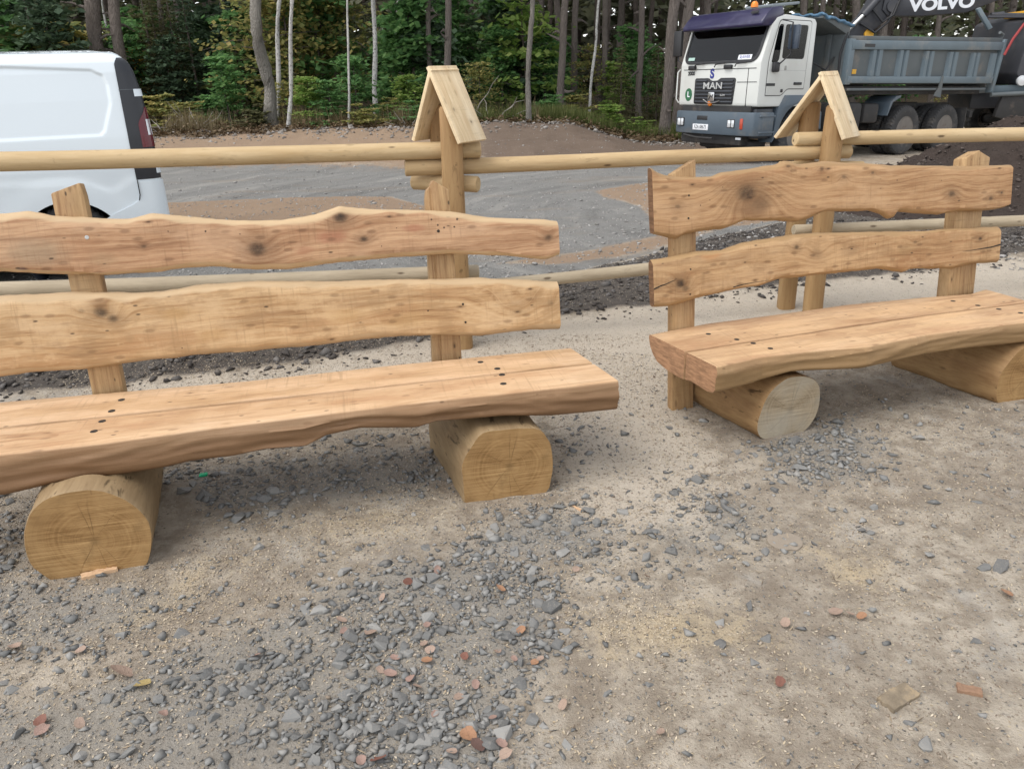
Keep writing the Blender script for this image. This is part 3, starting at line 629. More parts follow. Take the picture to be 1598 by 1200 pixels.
# ------------------------------------------------------------------ benches
def live_board(name, top, bot, thick, mat, parent, seed, loc, tilt, inset=0.02, n=240, xl=None, xr=None, lean=0.0):
    x0 = xl if xl is not None else min(p[0] for p in top); x1 = xr if xr is not None else max(p[0] for p in top)
    V = []; Wn = []; xs_ = np.linspace(x0, x1, n)
    zt = interp(top, xs_); zb = interp(bot, xs_)
    ker = np.array([1, 2, 1.]) / 4
    for _ in range(2):
        zt[1:-1] = np.convolve(zt, ker, 'valid'); zb[1:-1] = np.convolve(zb, ker, 'valid')
    prof = None
    for i, x in enumerate(xs_):
        a, b = zt[i], zb[i]
        na = mnoise.noise(Vector((x * 4.2, seed, 0))) + 0.6 * mnoise.noise(Vector((x * 13, seed, 2))); nb = mnoise.noise(Vector((x * 3.7, seed, 5)))
        ia = inset * max(0.25, 1.0 + 0.75 * na); ib = inset * 0.8 * (1 + 0.8 * nb)
        fr = lambda k: 0.0012 * mnoise.noise(Vector((x * 5, k * 0.9, seed + 9)))
        pts = []
        for k in range(9):
            f = k / 8; pts.append((fr(k), (b + ib) * (1 - f) + (a - ia) * f, 0))
        pts += [(thick * 0.10, a - ia * 0.62, 1), (thick * 0.28, a - ia * 0.25, 1), (thick * 0.55, a, 1), (thick * 0.82, a - 0.004, 1), (thick * 0.97, a - 0.014, 1)]
        pts += [(thick, a * 0.7 + b * 0.3, 0.2), (thick, a * 0.3 + b * 0.7, 0.2)]
        pts += [(thick * 0.97, b + 0.014, 1), (thick * 0.8, b + 0.004, 1), (thick * 0.5, b, 1), (thick * 0.25, b + ib * 0.3, 1), (thick * 0.08, b + ib * 0.68, 1)]
        prof = len(pts)
        for (y, z, w) in pts:
            jx = 0.0
            j = (0.0035 * mnoise.noise(Vector((x * 9, y * 60, z * 9 + seed))) + 0.002 * mnoise.noise(Vector((x * 27, y * 90, z * 20 + seed)))) if w == 1 else 0
            V.append((x + jx + lean * (z - (a + b) / 2), y + j, z + j)); Wn.append(w)
    F = []
    for i in range(n - 1):
        for k in range(prof):
            a = i * prof + k; b = i * prof + (k + 1) % prof; F.append((a, b, b + prof, a + prof))
    nv = len(V)
    F.append(tuple(range(prof - 1, -1, -1))); F.append(tuple((n - 1) * prof + k for k in range(prof)))
    o = mesh_obj(name, V, F, [mat, CUT_DARK], parent, smooth=True, sharp=55)
    o.data.polygons[len(F) - 1].material_index = 0 if xr and xr < 1.1 else 1; o.data.polygons[len(F) - 2].material_index = 1
    at = o.data.attributes.new('wane', 'FLOAT', 'POINT'); at.data.foreach_set('value', Wn)
    o.location = loc; o.rotation_euler = (-tilt, 0, 0)
    return o

def beam(name, sec, n, xl, xr, mat, parent):
    """sec(x) -> [(y, z, wane)], xl/xr functions of y"""
    V = []; Wn = []; m = None
    for i in range(n):
        f = i / (n - 1); xm = xl(0.2) * (1 - f) + xr(0.2) * f
        pts = sec(xm); m = len(pts)
        for y, z, w in pts:
            V.append((xl(y) * (1 - f) + xr(y) * f, y, z)); Wn.append(w)
    F = []
    for i in range(n - 1):
        for k in range(m):
            a = i * m + k; b = i * m + (k + 1) % m; F.append((a, a + m, b + m, b))
    F.append(tuple(range(m))); F.append(tuple((n - 1) * m + k for k in range(m - 1, -1, -1)))
    o = mesh_obj(name, V, F, [mat, CUT_SEAT], parent, smooth=True, sharp=62)
    o.data.polygons[len(F) - 1].material_index = 1; o.data.polygons[len(F) - 2].material_index = 1
    bm = bmesh.new(); bm.from_mesh(o.data); bmesh.ops.recalc_face_normals(bm, faces=bm.faces[:]); bm.to_mesh(o.data); bm.free()
    at = o.data.attributes.new('wane', 'FLOAT', 'POINT'); at.data.foreach_set('value', Wn)
    return o

def seat_pair(parent, zt, back, seam, front, bot, xl, xr, seed, mf, mb, dep, round_back=True):
    def nz(x, k, s=3.0): return mnoise.noise(Vector((x * s, k * 1.3, seed)))
    def secf(x):
        yf = float(interp(front, x)); ys = float(interp(seam, x)); zb = float(interp(bot, x)) - 0.006
        d = lambda k, s=3.5, a=0.010: a * nz(x, k, s) + a * 0.5 * nz(x, k + 30, s * 3)
        H = zt - zb; wan = []
        for q in range(1, 12):
            f = 0.12 + 0.86 * q / 12
            r1 = mnoise.noise(Vector((x * 3.0, f * 2.6 + 0.6 * math.sin(x * 2.3), seed))); r2 = 1 - 2 * abs(mnoise.noise(Vector((x * 2.2, f * 4.2 + 0.9 * math.sin(x * 3.1 + seed), seed + 4)))); r3 = mnoise.noise(Vector((x * 16, f * 9, seed + 8)))
            e = min(1, f * 3) * min(1, (1.06 - f) * 4)
            wan.append((yf - 0.004 + 0.010 * f * f + e * (0.013 * r1 - 0.009 * r2 + 0.0025 * r3), zt - H * f, min(1, 0.5 + f)))
        return [(ys - 0.007, zt - 0.010, 0), (ys - 0.010, zt - 0.0006, 0), (ys * .66 + yf * .34, zt + 0.0004, 0), (ys * .33 + yf * .67, zt, 0), (yf + 0.006, zt - 0.0004, 0), (yf + 0.0015, zt - 0.003, .3), (yf, zt - 0.008, .7),
                *wan, (yf + 0.014, zb, 1),
                (yf + 0.05, zb - 0.006, 1), (ys - 0.05, zt - dep + 0.01, 1), (ys - 0.007, zt - dep + 0.004, .4)]
    def secb(x):
        yb = float(interp(back, x)); ys = float(interp(seam, x)); d = lambda k: 0.006 * nz(x, k + 11)
        return [(ys + 0.007, zt - 0.010, 0), (ys + 0.007, zt - dep, .4), (ys + 0.05, zt - dep - 0.002, 1), (ys * .5 + yb * .5, zt - dep * 0.97, 1), (yb - 0.075 + d(1), zt - dep * 0.86, 1), (yb - 0.035 + d(2), zt - dep * 0.65, 1), (yb - 0.012 + d(3), zt - dep * 0.38, 1), (yb - 0.002, zt - dep * 0.12, .8),
                (yb - 0.005, zt - 0.004, .3), (yb - 0.013, zt, 0), (ys * .35 + yb * .65, zt + 0.0003, 0), (ys * .7 + yb * .3, zt, 0), (ys + 0.010, zt - 0.0006, 0)]
    a = beam('seat_beam', secf, 200, xl, xr, mf, parent)
    b = beam('seat_beam', secb, 200, xl, xr, mb, parent)
    return a, b

def log_leg(parent, u, v0, v1, r, cut_top, slope, me, ms, seed, outline, zc=0.145, notch=0.10):
    """flattened round log lying along y, cut faces top and bottom; origin at the front face centre"""
    n = 52; prof = []; K = len(outline); per = []
    for i in range(K):
        p0, p1, p2, p3 = (np.array(outline[(i + q) % K]) for q in (-1, 0, 1, 2))
        for q in range(8):
            u_ = q / 8; per.append(0.5 * (2 * p1 + (p2 - p0) * u_ + (2 * p0 - 5 * p1 + 4 * p2 - p3) * u_ ** 2 + (3 * p1 - p0 - 3 * p2 + p3) * u_ ** 3))
    per = np.array(per); per[:, 1] = np.maximum(per[:, 1], -zc); per = np.vstack([per, per[:1]])
    cum = np.concatenate([[0], np.cumsum(np.linalg.norm(np.diff(per, axis=0), axis=1))])
    for k in range(n):
        sL = cum[-1] * k / n; prof.append((float(np.interp(sL, cum, per[:, 0])), float(np.interp(sL, cum, per[:, 1]))))
    nr = 30; bm = bmesh.new(); rings = []
    for i in range(nr):
        f = i / (nr - 1); y = (v1 - v0) * f; ring = []
        if i == 1: y = 0.006
        for k, (x, z) in enumerate(prof):
            w = 1 + 0.035 * mnoise.noise(Vector((x * 8, f * 2.6, z * 8 + seed))) + 0.015 * mnoise.noise(Vector((x * 25, f * 9, z * 25 + seed)))
            ch = 0.985 if i == 0 else 1.0
            zz = z * (w if z > -zc + 0.01 else 1) * ch
            if y > notch: zz = min(zz, cut_top - zc)
            ring.append(bm.verts.new((x * w * ch + slope * y, y, zz)))
        rings.append(ring)
    for i in range(nr - 1):
        for k in range(n): bm.faces.new((rings[i][k], rings[i][(k + 1) % n], rings[i + 1][(k + 1) % n], rings[i + 1][k])).material_index = 0
    f0 = bm.faces.new(rings[0][::-1]); f1 = bm.faces.new(rings[-1]); f0.material_index = f1.material_index = 1
    bmesh.ops.recalc_face_normals(bm, faces=bm.faces[:])
    o = bm_obj('log_leg', bm, [ms, me], parent, smooth=True, sharp=35)
    o.location = (u, v0, zc - 0.012); return o

screw_mat = plain('screw_steel', (0.45, 0.44, 0.42), 0.35, 0.9)
hole_mat = plain('screw_hole', (0.03, 0.022, 0.016), 0.9)
def screw(parent, x, y, z, r=0.009, axis='z', dark=True):
    bm = bmesh.new()
    prof = [(-0.004, r), (0.0010, r), (0.0014, r * 0.8), (0.0008, r * 0.35)] if axis == 'z' else [(0.004, r), (-0.0010, r), (-0.0014, r * 0.8), (-0.0008, r * 0.3)]
    add_lathe(bm, prof, (0, 0, 0), axis, 12); bmesh.ops.recalc_face_normals(bm, faces=bm.faces[:])
    o = bm_obj('screw', bm, hole_mat if dark else screw_mat, parent, smooth=True); o.location = (x, y, z); return o

TILT = math.radians(9)
def bench_root(name, loc, deg, label):
    o = empty(name, loc, (0, 0, math.radians(deg))); tag(o, label, 'bench', 'timber benches on the gravel'); return o

# --- bench with the long boards running out of the left of the picture
bl = bench_root('wooden_bench', (-0.65, 2.67, 0), 11.5, 'rustic log bench whose left end is cut off, standing in front of the white van')
zb_, vb = 0.42, 0.442
ext = lambda t, *p: list(p) + t
m1 = wood('board_oak_upper_left', LT, MD, DK, 1.0, knots=[(-0.27, 0.56, 0.034, 0.9), (0.075, 0.66, 0.026, 1.0), (0.16, 0.565, 0.017, 0.9), (0.955, 0.52, 0.018, 0.75), (-0.70, 0.60, 0.010, 0.6), (-0.15, 0.475, 0.010, 0.8)],
          pith=(0.16, 0.30), freq=75, marks=[(-0.46, 0.64, 0.005), (-0.60, 0.65, 0.004), (0.475, 0.575, 0.008), (0.475, 0.60, 0.005), (0.50, 0.588, 0.005), (0.545, 0.588, 0.005), (0.30, 0.60, 0.003), (0.56, 0.62, 0.007), (0.45, 0.625, 0.005), (-0.33, 0.62, 0.003), (0.23, 0.53, 0.003)],
          stains=[(0.03, 0.585, 0.035, RED, 0.65), (0.37, 0.60, 0.022, RED, 0.65), (-0.08, 0.545, 0.02, RED, 0.35), (-1.15, 0.535, 0.012, (0.06, 0.02, 0.02), 0.9), (-1.1, 0.60, 0.06, (0.30, 0.24, 0.16), 0.5), (-0.86, 0.56, 0.03, (0.33, 0.22, 0.12), 0.4)], wane_col=WANE)
b1 = live_board('backrest_board', ext(LT_top, (-1.5, 0.745), (-1.32, 0.77)), ext(LT_bot, (-1.5, 0.55), (-1.35, 0.545)), 0.052, m1, bl, 1.3, (0, vb, zb_), TILT, inset=0.026, xl=-1.47, xr=1.004, n=300)
m2 = wood('board_oak_lower_left', (0.57, 0.39, 0.215), (0.455, 0.28, 0.135), (0.25, 0.13, 0.055), 2.0, knots=[(-0.90, 0.36, 0.024, 0.9), (-0.86, 0.335, 0.02, 0.7), (0.80, 0.215, 0.05, 0.12), (0.95, 0.22, 0.016, 0.3), (-0.97, 0.365, 0.012, 0.4)], pith=(0.30, -0.05), freq=60,
          marks=[(0.555, 0.255, 0.006), (0.56, 0.175, 0.006), (0.40, 0.24, 0.005), (-0.62, 0.18, 0.003)], blot=0.6, wane_col=WANE,
          stains=[(-0.62, 0.33, 0.03, (0.42, 0.25, 0.10), 0.55), (-0.5, 0.22, 0.03, (0.42, 0.24, 0.09), 0.4), (0.05, 0.26, 0.04, (0.45, 0.27, 0.11), 0.4), (0.3, 0.2, 0.04, (0.45, 0.28, 0.12), 0.4)])
b2 = live_board('backrest_board', ext(LB_top, (-1.5, 0.46)), ext(LB_bot, (-1.5, 0.13)), 0.056, m2, bl, 4.1, (0, vb, zb_), TILT, inset=0.03, xl=-1.45, xr=0.992, n=280)
m3 = wood('seat_oak_left', (0.60, 0.405, 0.24), (0.51, 0.32, 0.175), (0.33, 0.185, 0.095), 3.0, knots=[], pith=(0.1, 0.1), freq=55, wane_col=(0.25, 0.14, 0.07), blot=0.2,  # brown front wane, darkened further to carry its shade under the high light
          stains=[])
m3b = wood('seat_oak_left_back', (0.61, 0.41, 0.245), (0.51, 0.325, 0.175), (0.33, 0.19, 0.10), 3.6, pith=(0.3, 0.05), freq=55, wane_col=(0.40, 0.24, 0.13), blot=0.2)
zl = 0.44
sb = seat_pair(bl, zl, ext(LS_back, (-1.6, 0.5)), ext(LS_seam, (-1.6, 0.198)), ext(LS_front, (-1.6, -0.05)), ext(LS_bot, (-1.6, 0.285)), lambda y: -1.5 - 0.1 * y, lambda y: 1.094 - 0.165 * y, 2.2, m3, m3b, 0.125)
for x, y in ((-0.86, 0.36), (-0.87, 0.25), (-0.88, 0.155), (-0.885, 0.065), (0.60, 0.36), (0.655, 0.26), (0.66, 0.185), (0.645, 0.085)): screw(sb[0] if y < 0.2 else sb[1], x, y, zl, 0.0135)
END1 = [(0.43, 0.27, 0.12), (0.345, 0.205, 0.085), (0.22, 0.12, 0.045)]
SIDE1 = log_side('log_bark_stripped', (0.33, 0.235, 0.13), (0.18, 0.115, 0.058), 1.0, 1, 0.8)
log_leg(bl, -0.885, -0.19, 0.46, 0.216, 0.322, -0.13, log_end('log_end_wide', END1, 0.3), SIDE1, 1.0, [(-.149,-.147),(.0,-.147),(.13,-.143),(.17,-.09),(.19,-.02),(.19,.05),(.155,.12),(.10,.17),(.033,.198),(-.06,.195),(-.14,.165),(-.19,.11),(-.218,.03),(-.215,-.06),(-.19,-.11)], 0.147, 0.12)
log_leg(bl, 0.632, -0.05, 0.50, 0.186, 0.314, -0.13, log_end('log_end_small', END1, 1.7), SIDE1, 2.0, [(-.178,-.145),(0,-.145),(.143,-.145),(.172,-.09),(.182,-.013),(.176,.06),(.158,.11),(.122,.155),(.0,.169),(-.106,.164),(-.16,.10),(-.189,.04),(-.195,-.04),(-.190,-.12)], 0.145, 0.05)
POST = wood('post_oak', (0.44, 0.285, 0.14), (0.33, 0.20, 0.095), (0.20, 0.105, 0.045), 5.0, pith=(0.2, 0.2), freq=60)
# posts are upright, so their timber is built lying and stood up: grain axis follows the local X of the object
def post(parent, poly, y0, y1, loc, tilt, mat, bev=0.006, crease=None):
    """poly in (u, s); the mesh is stored with s along local X so that the grain runs up the post"""
    bm = bmesh.new()
    polys = [poly] if crease is None else crease
    for i, pl in enumerate(polys):
        q = [(s, u) for u, s in pl]
        add_prism(bm, q, y0 + i * 0.009, y1 + (0.004 if i else 0), bev)
    o = bm_obj('post', bm, mat, parent, smooth=True)
    # local X -> s (up), local Z -> u (along), local Y -> depth
    up = Vector((0, math.sin(tilt), math.cos(tilt))); al = Vector((1, 0, 0)); dp = Vector((0, math.cos(tilt), -math.sin(tilt)))
    M = Matrix((up, dp, al)).transposed().to_4x4(); M.translation = loc
    o.matrix_local = M
    bmf = bmesh.new(); bmf.from_mesh(o.data)
    if M.determinant() < 0: pass
    bmf.free(); return o
def stand_poly(poly): return poly
PLOC = (0, vb + 0.0535, zb_)
p1 = post(bl, [(-1.003, -0.46), (-0.878, -0.46), (-0.898, 0.80), (-0.905, 0.85), (-1.017, 0.815)], 0, 0.055, PLOC, TILT, POST)
p2 = post(bl, None, 0, 0.07, PLOC, TILT, POST, crease=[[(0.437, -0.46), (0.534, -0.46), (0.541, 0.37), (0.541, 0.735), (0.475, 0.78), (0.462, 0.76), (0.455, 0.3)], [(0.385, -0.46), (0.440, -0.46), (0.458, 0.3), (0.465, 0.758), (0.445, 0.74), (0.437, 0.70), (0.424, 0.37)]])
screw(b1, -0.90, 0.0, 0.648, 0.008, 'y', dark=False)
screw(b1, 0.475, 0.0, 0.575, 0.006, 'y')
for x, z in ((0.555, 0.255), (0.56, 0.175)): screw(b2, x, 0.0, z, 0.005, 'y')

# --- bench with the complete wavy boards on the right
br = bench_root('wooden_bench', (1.55, 3.3, 0), 16.0, 'rustic log bench with wavy live-edge backrest, standing in front of the lorry')
vr = 0.447
m4 = wood('board_oak_upper_right', (0.50, 0.31, 0.16), (0.375, 0.21, 0.10), (0.19, 0.09, 0.038), 6.0, knots=[(-0.25, 0.615, 0.05, 0.85), (-0.17, 0.575, 0.06, 0.35), (-0.62, 0.585, 0.014, 0.5), (0.17, 0.70, 0.012, 0.6), (0.30, 0.655, 0.014, 0.55), (0.47, 0.67, 0.009, 0.7), (0.97, 0.535, 0.02, 0.8), (1.23, 0.50, 0.014, 0.8), (1.30, 0.52, 0.008, 0.8), (-0.02, 0.74, 0.012, 0.7)],
          pith=(0.18, 0.80), freq=70, marks=[(-0.56, 0.63, 0.005), (-0.565, 0.525, 0.005), (-0.50, 0.58, 0.004), (-0.38, 0.655, 0.003), (0.62, 0.62, 0.004), (0.9, 0.60, 0.003), (1.18, 0.535, 0.003), (-0.45, 0.6, 0.003)],
          stains=[(-0.22, 0.54, 0.05, (0.22, 0.12, 0.06), 0.55), (0.21, 0.65, 0.03, (0.38, 0.21, 0.09), 0.4)], wane_col=(0.42, 0.26, 0.125))
b3 = live_board('backrest_board', RT_top, RT_bot, 0.05, m4, br, 7.7, (0, vr, zb_ - 0.0), TILT, inset=0.02, xl=-0.745, xr=1.368, n=300)
m5 = wood('board_oak_lower_right', (0.50, 0.32, 0.165), (0.375, 0.215, 0.10), (0.20, 0.095, 0.04), 7.0, knots=[(-0.615, 0.225, 0.024, 1.0), (-0.59, 0.20, 0.018, 0.6), (0.03, 0.33, 0.013, 0.8), (1.175, 0.285, 0.012, 0.9), (0.75, 0.30, 0.012, 0.5), (0.15, 0.29, 0.03, 0.25)],
          pith=(0.22, -0.1), freq=62, marks=[(-0.56, 0.285, 0.006), (-0.565, 0.165, 0.006), (1.0, 0.195, 0.005), (0.5, 0.31, 0.004)], blot=0.5,
          stains=[(-0.45, 0.345, 0.03, (0.45, 0.22, 0.09), 0.6), (0.35, 0.29, 0.03, (0.30, 0.19, 0.10), 0.4), (0.7, 0.26, 0.03, (0.33, 0.21, 0.10), 0.4), (1.2, 0.24, 0.03, (0.33, 0.2, 0.1), 0.3)], wane_col=(0.46, 0.29, 0.14))
b4 = live_board('backrest_board', RB_top, RB_bot, 0.05, m5, br, 9.4, (0, vr, zb_), TILT, inset=0.022, xl=-0.757, xr=1.316, n=280)
crack_mat = hole_mat
def crack(parent, pts, w):
    V = []; F = []
    for i, (x, z) in enumerate(pts):
        ww = w * (1 - i / (len(pts) - 0.6)); V += [(x, -0.0016, z - ww), (x, -0.0016, z + ww), (x, 0.006, z - ww), (x, 0.006, z + ww)]
    for i in range(len(pts) - 1):
        a = i * 4; F += [(a, a + 4, a + 5, a + 1), (a + 2, a + 3, a + 7, a + 6), (a, a + 2, a + 6, a + 4), (a + 1, a + 5, a + 7, a + 3)]
    return mesh_obj('drying_crack', V, F, crack_mat, parent)
crack(b4, [(-0.757, 0.21), (-0.72, 0.222), (-0.69, 0.228), (-0.66, 0.238), (-0.64, 0.243)], 0.0035)
crack(b4, [(1.316, 0.235), (1.25, 0.226), (1.18, 0.224), (1.12, 0.221), (1.06, 0.222)], 0.004)
crack(b4, [(-0.33, 0.175), (-0.27, 0.183), (-0.2, 0.187), (-0.13, 0.188)], 0.0025)
m6 = wood('seat_oak_right', (0.58, 0.385, 0.215), (0.48, 0.305, 0.17), (0.30, 0.16, 0.08), 8.0, pith=(0.12, 0.12), freq=55, wane_col=(0.33, 0.205, 0.095), blot=0.25)
m6b = wood('seat_oak_right_back', (0.57, 0.375, 0.21), (0.47, 0.295, 0.165), (0.29, 0.155, 0.075), 8.5, pith=(0.32, 0.1), freq=55, wane_col=(0.40, 0.23, 0.12), blot=0.25)
zr = 0.41
sr = seat_pair(br, zr, RS_back[:-1] + [(1.4, 0.46)], RS_seam, RS_front + [(1.3, -0.05)], RS_bot + [(1.3, 0.30)], lambda y: -0.718 - 0.135 * y, lambda y: 1.275 - 0.03 * y, 5.5, m6, m6b, 0.135)
for x, y in ((-0.52, 0.36), (-0.44, 0.24), (-0.40, 0.165), (-0.37, 0.075), (0.93, 0.36), (0.98, 0.25), (1.02, 0.16), (1.06, 0.07)): screw(sr[0] if y < 0.2 else sr[1], x, y, zr, 0.0125)
SIDE2 = log_side('log_bark_stripped_warm', (0.37, 0.235, 0.11), (0.19, 0.10, 0.043), 4.0, 1, 0.85)
ENDG = [(0.40, 0.33, 0.23), (0.34, 0.27, 0.18), (0.23, 0.175, 0.11)]
log_leg(br, -0.285, 0.006, 0.53, 0.166, 0.288, -0.16, log_end('log_end_greyed', ENDG, 2.6, 0.5), SIDE2, 3.0, [(-.112,-.132),(0,-.132),(.08,-.13),(.13,-.09),(.16,-.02),(.162,.05),(.14,.115),(.092,.15),(.03,.165),(-.04,.16),(-.10,.12),(-.14,.06),(-.162,-.02),(-.155,-.09)], 0.132, 0.05)
log_leg(br, 1.05, -0.056, 0.55, 0.172, 0.30, -0.16, log_end('log_end_right', END1, 3.4), SIDE2, 4.0, [(-.15,-.136),(0,-.136),(.15,-.136),(.18,-.05),(.17,.05),(.12,.14),(.0,.168),(-.10,.14),(-.186,.04),(-.19,-.06)], 0.136, 0.05)
RLOC = (0, vr + 0.0515, zb_)
post(br, [(-0.655, -0.46), (-0.535, -0.46), (-0.498, 0.40), (-0.49, 0.785), (-0.616, 0.725), (-0.624, 0.40)], 0, 0.055, RLOC, TILT, POST)
post(br, None, 0, 0.08, RLOC, TILT, POST, crease=[[(1.0, -0.46), (1.14, -0.46), (1.18, 0.30), (1.195, 0.732), (1.1, 0.695), (1.06, 0.4)], [(1.141, -0.46), (1.195, -0.46), (1.243, 0.39), (1.275, 0.69), (1.197, 0.730), (1.182, 0.3)]])
for x, z in ((-0.56, 0.63), (-0.565, 0.525)): screw(b3, x, 0.0, z, 0.005, 'y')

# ------------------------------------------------------------------ pole fence with little gabled caps
fence = tag(empty('pole_fence', (0.8, 4.9, 0)), 'peeled pine pole fence with two small gabled caps behind the benches', 'fence')
FO = Vector((0.8, 4.9, 0))
RAILM = [log_side('peeled_pine_a', (0.56, 0.425, 0.25), (0.42, 0.29, 0.145), 2.0, 0, 0.3), log_side('peeled_pine_b', (0.54, 0.40, 0.225), (0.39, 0.26, 0.13), 6.0, 0, 0.35)]
RAILG = log_side('weathered_pine', (0.48, 0.40, 0.285), (0.31, 0.25, 0.17), 3.0, 0, 0.2)
def rail(a, b, ra, rb, mat, seed, bend=0.006):
    """pole along local X from a to b (world points)"""
    a, b = Vector(a), Vector(b); d = b - a; L = d.length; n = 26; bm = bmesh.new(); pts = []; rads = []
    for i in range(n):
        f = i / (n - 1); pts.append((L * f, bend * math.sin(f * 3.1 + seed), bend * math.sin(f * 5 + seed * 2) )); rads.append((ra * (1 - f) + rb * f) * (1 + 0.02 * mnoise.noise(Vector((f * 9, seed, 0)))))
    pts = [(-0.0, 0, 0)] + [pts[0]] + pts[1:-1] + [pts[-1], pts[-1]]
    pts[0] = (-0.006, pts[1][1], pts[1][2]); pts[-1] = (L + 0.006, pts[-2][1], pts[-2][2]); rads = [rads[0] * 0.86] + rads + [rads[-1] * 0.86]
    add_tube(bm, pts, rads, 20, True, 0.03, seed); bmesh.ops.recalc_face_normals(bm, faces=bm.faces[:])
    o = bm_obj('rail', bm, mat, fence, smooth=True, sharp=45)
    o.matrix_local = Matrix.Translation(a - FO) @ d.to_track_quat('X', 'Z').to_matrix().to_4x4(); return o
rail((-4.6, 4.05, 1.30), (-0.145, 4.735, 1.187), 0.056, 0.048, RAILM[0], 1.0)
rail((-0.58, 4.68, 1.108), (2.215, 5.12, 1.062), 0.047, 0.043, RAILM[1], 2.0)
rail((1.845, 5.06, 1.157), (6.2, 5.76, 1.03), 0.043, 0.045, RAILM[0], 3.0)
rail((-4.6, 4.03, 0.62), (-0.19, 4.735, 0.453), 0.05, 0.043, RAILG, 4.0)
rail((-0.30, 4.72, 0.368), (2.2, 5.11, 0.42), 0.036, 0.044, RAILG, 5.0)
rail((1.9, 5.07, 0.585), (6.2, 5.76, 0.44), 0.034, 0.044, RAILG, 6.0)
POSTF = log_side('fence_post_bark_stripped', (0.40, 0.26, 0.125), (0.26, 0.145, 0.062), 8.0, 2, 0.5)
def fpost(x, y, h, w, d, seed, lean=(0, 0), roof=None):
    bm = bmesh.new(); n = 16; nr = 14; rings = []
    for i in range(nr):
        f = i / (nr - 1); z = -0.1 + (h + 0.1) * f; ring = []
        k_ = 0.86 if i == nr - 1 else 1.0
        if i == nr - 1: z = h
        if i == nr - 2: z = h - 0.014
        for k in range(n):
            th = 2 * math.pi * k / n
            c, s_ = math.cos(th), math.sin(th)
            e = 0.55
            px = math.copysign(abs(c) ** e, c) * w / 2; py = math.copysign(abs(s_) ** e, s_) * d / 2
            wv = 1 + 0.06 * mnoise.noise(Vector((c + seed, s_, z * 2.3)))
            ring.append(bm.verts.new((px * wv * k_ + lean[0] * z + 0.012 * mnoise.noise(Vector((seed, z * 1.7, 0))), py * wv * k_ + lean[1] * z, z)))
        rings.append(ring)
    for i in range(nr - 1):
        for k in range(n): bm.faces.new((rings[i][k], rings[i][(k + 1) % n], rings[i + 1][(k + 1) % n], rings[i + 1][k]))
    if roof:
        rx, ry, rz_, th_, wl_, wr_, zl2, zr3 = roof; th_ = math.radians(th_)
        for v in bm.verts:
            c = (v.co.x + x - rx) * math.cos(th_) - (v.co.y + y - ry) * math.sin(th_)
            lim = rz_ - (rz_ - (zr3 if c > 0 else zl2)) * abs(c) / (wr_ if c > 0 else wl_) - 0.03
            v.co.z = min(v.co.z, lim)
    bm.faces.new(rings[-1]); bm.faces.new(rings[0][::-1])
    o = bm_obj('fence_post', bm, POSTF, fence, smooth=True, sharp=40); o.location = Vector((x, y, 0)) - FO; return o
RA = (-0.325, 4.70, 1.648, 35, 0.17, 0.19, 1.26, 1.25); RB = (2.03, 5.10, 1.545, 44, 0.27, 0.19, 1.165, 1.165)
fpost(-0.30, 4.612, 1.44, 0.125, 0.115, 1.0, roof=RA); fpost(-0.385, 4.80, 1.46, 0.105, 0.10, 2.0, roof=RA)
fpost(2.05, 4.985, 1.355, 0.115, 0.105, 3.0, roof=RB); fpost(1.955, 5.225, 1.37, 0.115, 0.105, 4.0, (0.02, 0), roof=RB)
fpost(3.80, 5.30, 0.98, 0.11, 0.105, 5.0); fpost(-4.3, 4.0, 1.2, 0.12, 0.11, 6.0)
PLY = wood('roof_spruce', (0.74, 0.60, 0.40), (0.67, 0.52, 0.32), (0.54, 0.38, 0.21), 11.0, knots=[(0.25, 0.06, 0.012, 0.5), (0.33, 0.17, 0.008, 0.7)], pith=(0.5, -0.6), freq=24, blot=0.1, fig=1.4)
def gable(cx, cy, zr_, theta, L, wl, wr, zl_, zr2, thick=0.022):
    th = math.radians(theta); rd = Vector((math.sin(th), math.cos(th), 0)); cr = Vector((math.cos(th), -math.sin(th), 0))
    g = empty('gable_cap', Vector((cx, cy, zr_)) - FO); g.parent = fence
    for sgn, w, zt in ((1, wr, zr2), (-1, wl, zl_)):
        dn = (cr * sgn * w + Vector((0, 0, zt - zr_))); ln = dn.length; dn.normalize()
        nrm = dn.cross(rd) * (1 if sgn < 0 else -1)
        if nrm.z < 0: nrm = -nrm
        bm = bmesh.new(); e0 = -0.006 if sgn > 0 else thick * 0.4
        add_box(bm, (e0 + (ln - e0) / 2, -thick / 2, L / 2), (ln - e0, thick, L), 0.0025)
        o = bm_obj('roof_board', bm, PLY, g, smooth=True)
        # local X down the slope, local Y out of the roof, local Z along the ridge
        M = Matrix((dn, nrm, rd)).transposed().to_4x4(); M.translation = -rd * L / 2; 
        if M.determinant() < 0:
            o.data.flip_normals()
        o.matrix_local = M
        for (sx, sz) in ((0.02, 0.03), (0.02, L - 0.03)):
            bm = bmesh.new(); add_lathe(bm, [(-0.004, 0.004), (0.0008, 0.004), (0.001, 0.002)], (0, 0, 0), 'y', 8)
            s_ = bm_obj('nail', bm, hole_mat, o); s_.location = (sx, 0, sz)
    return g
gable(-0.325, 4.70, 1.648, 35, 0.25, 0.17, 0.19, 1.26, 1.25)
gable(2.03, 5.10, 1.545, 44, 0.25, 0.27, 0.19, 1.165, 1.165)
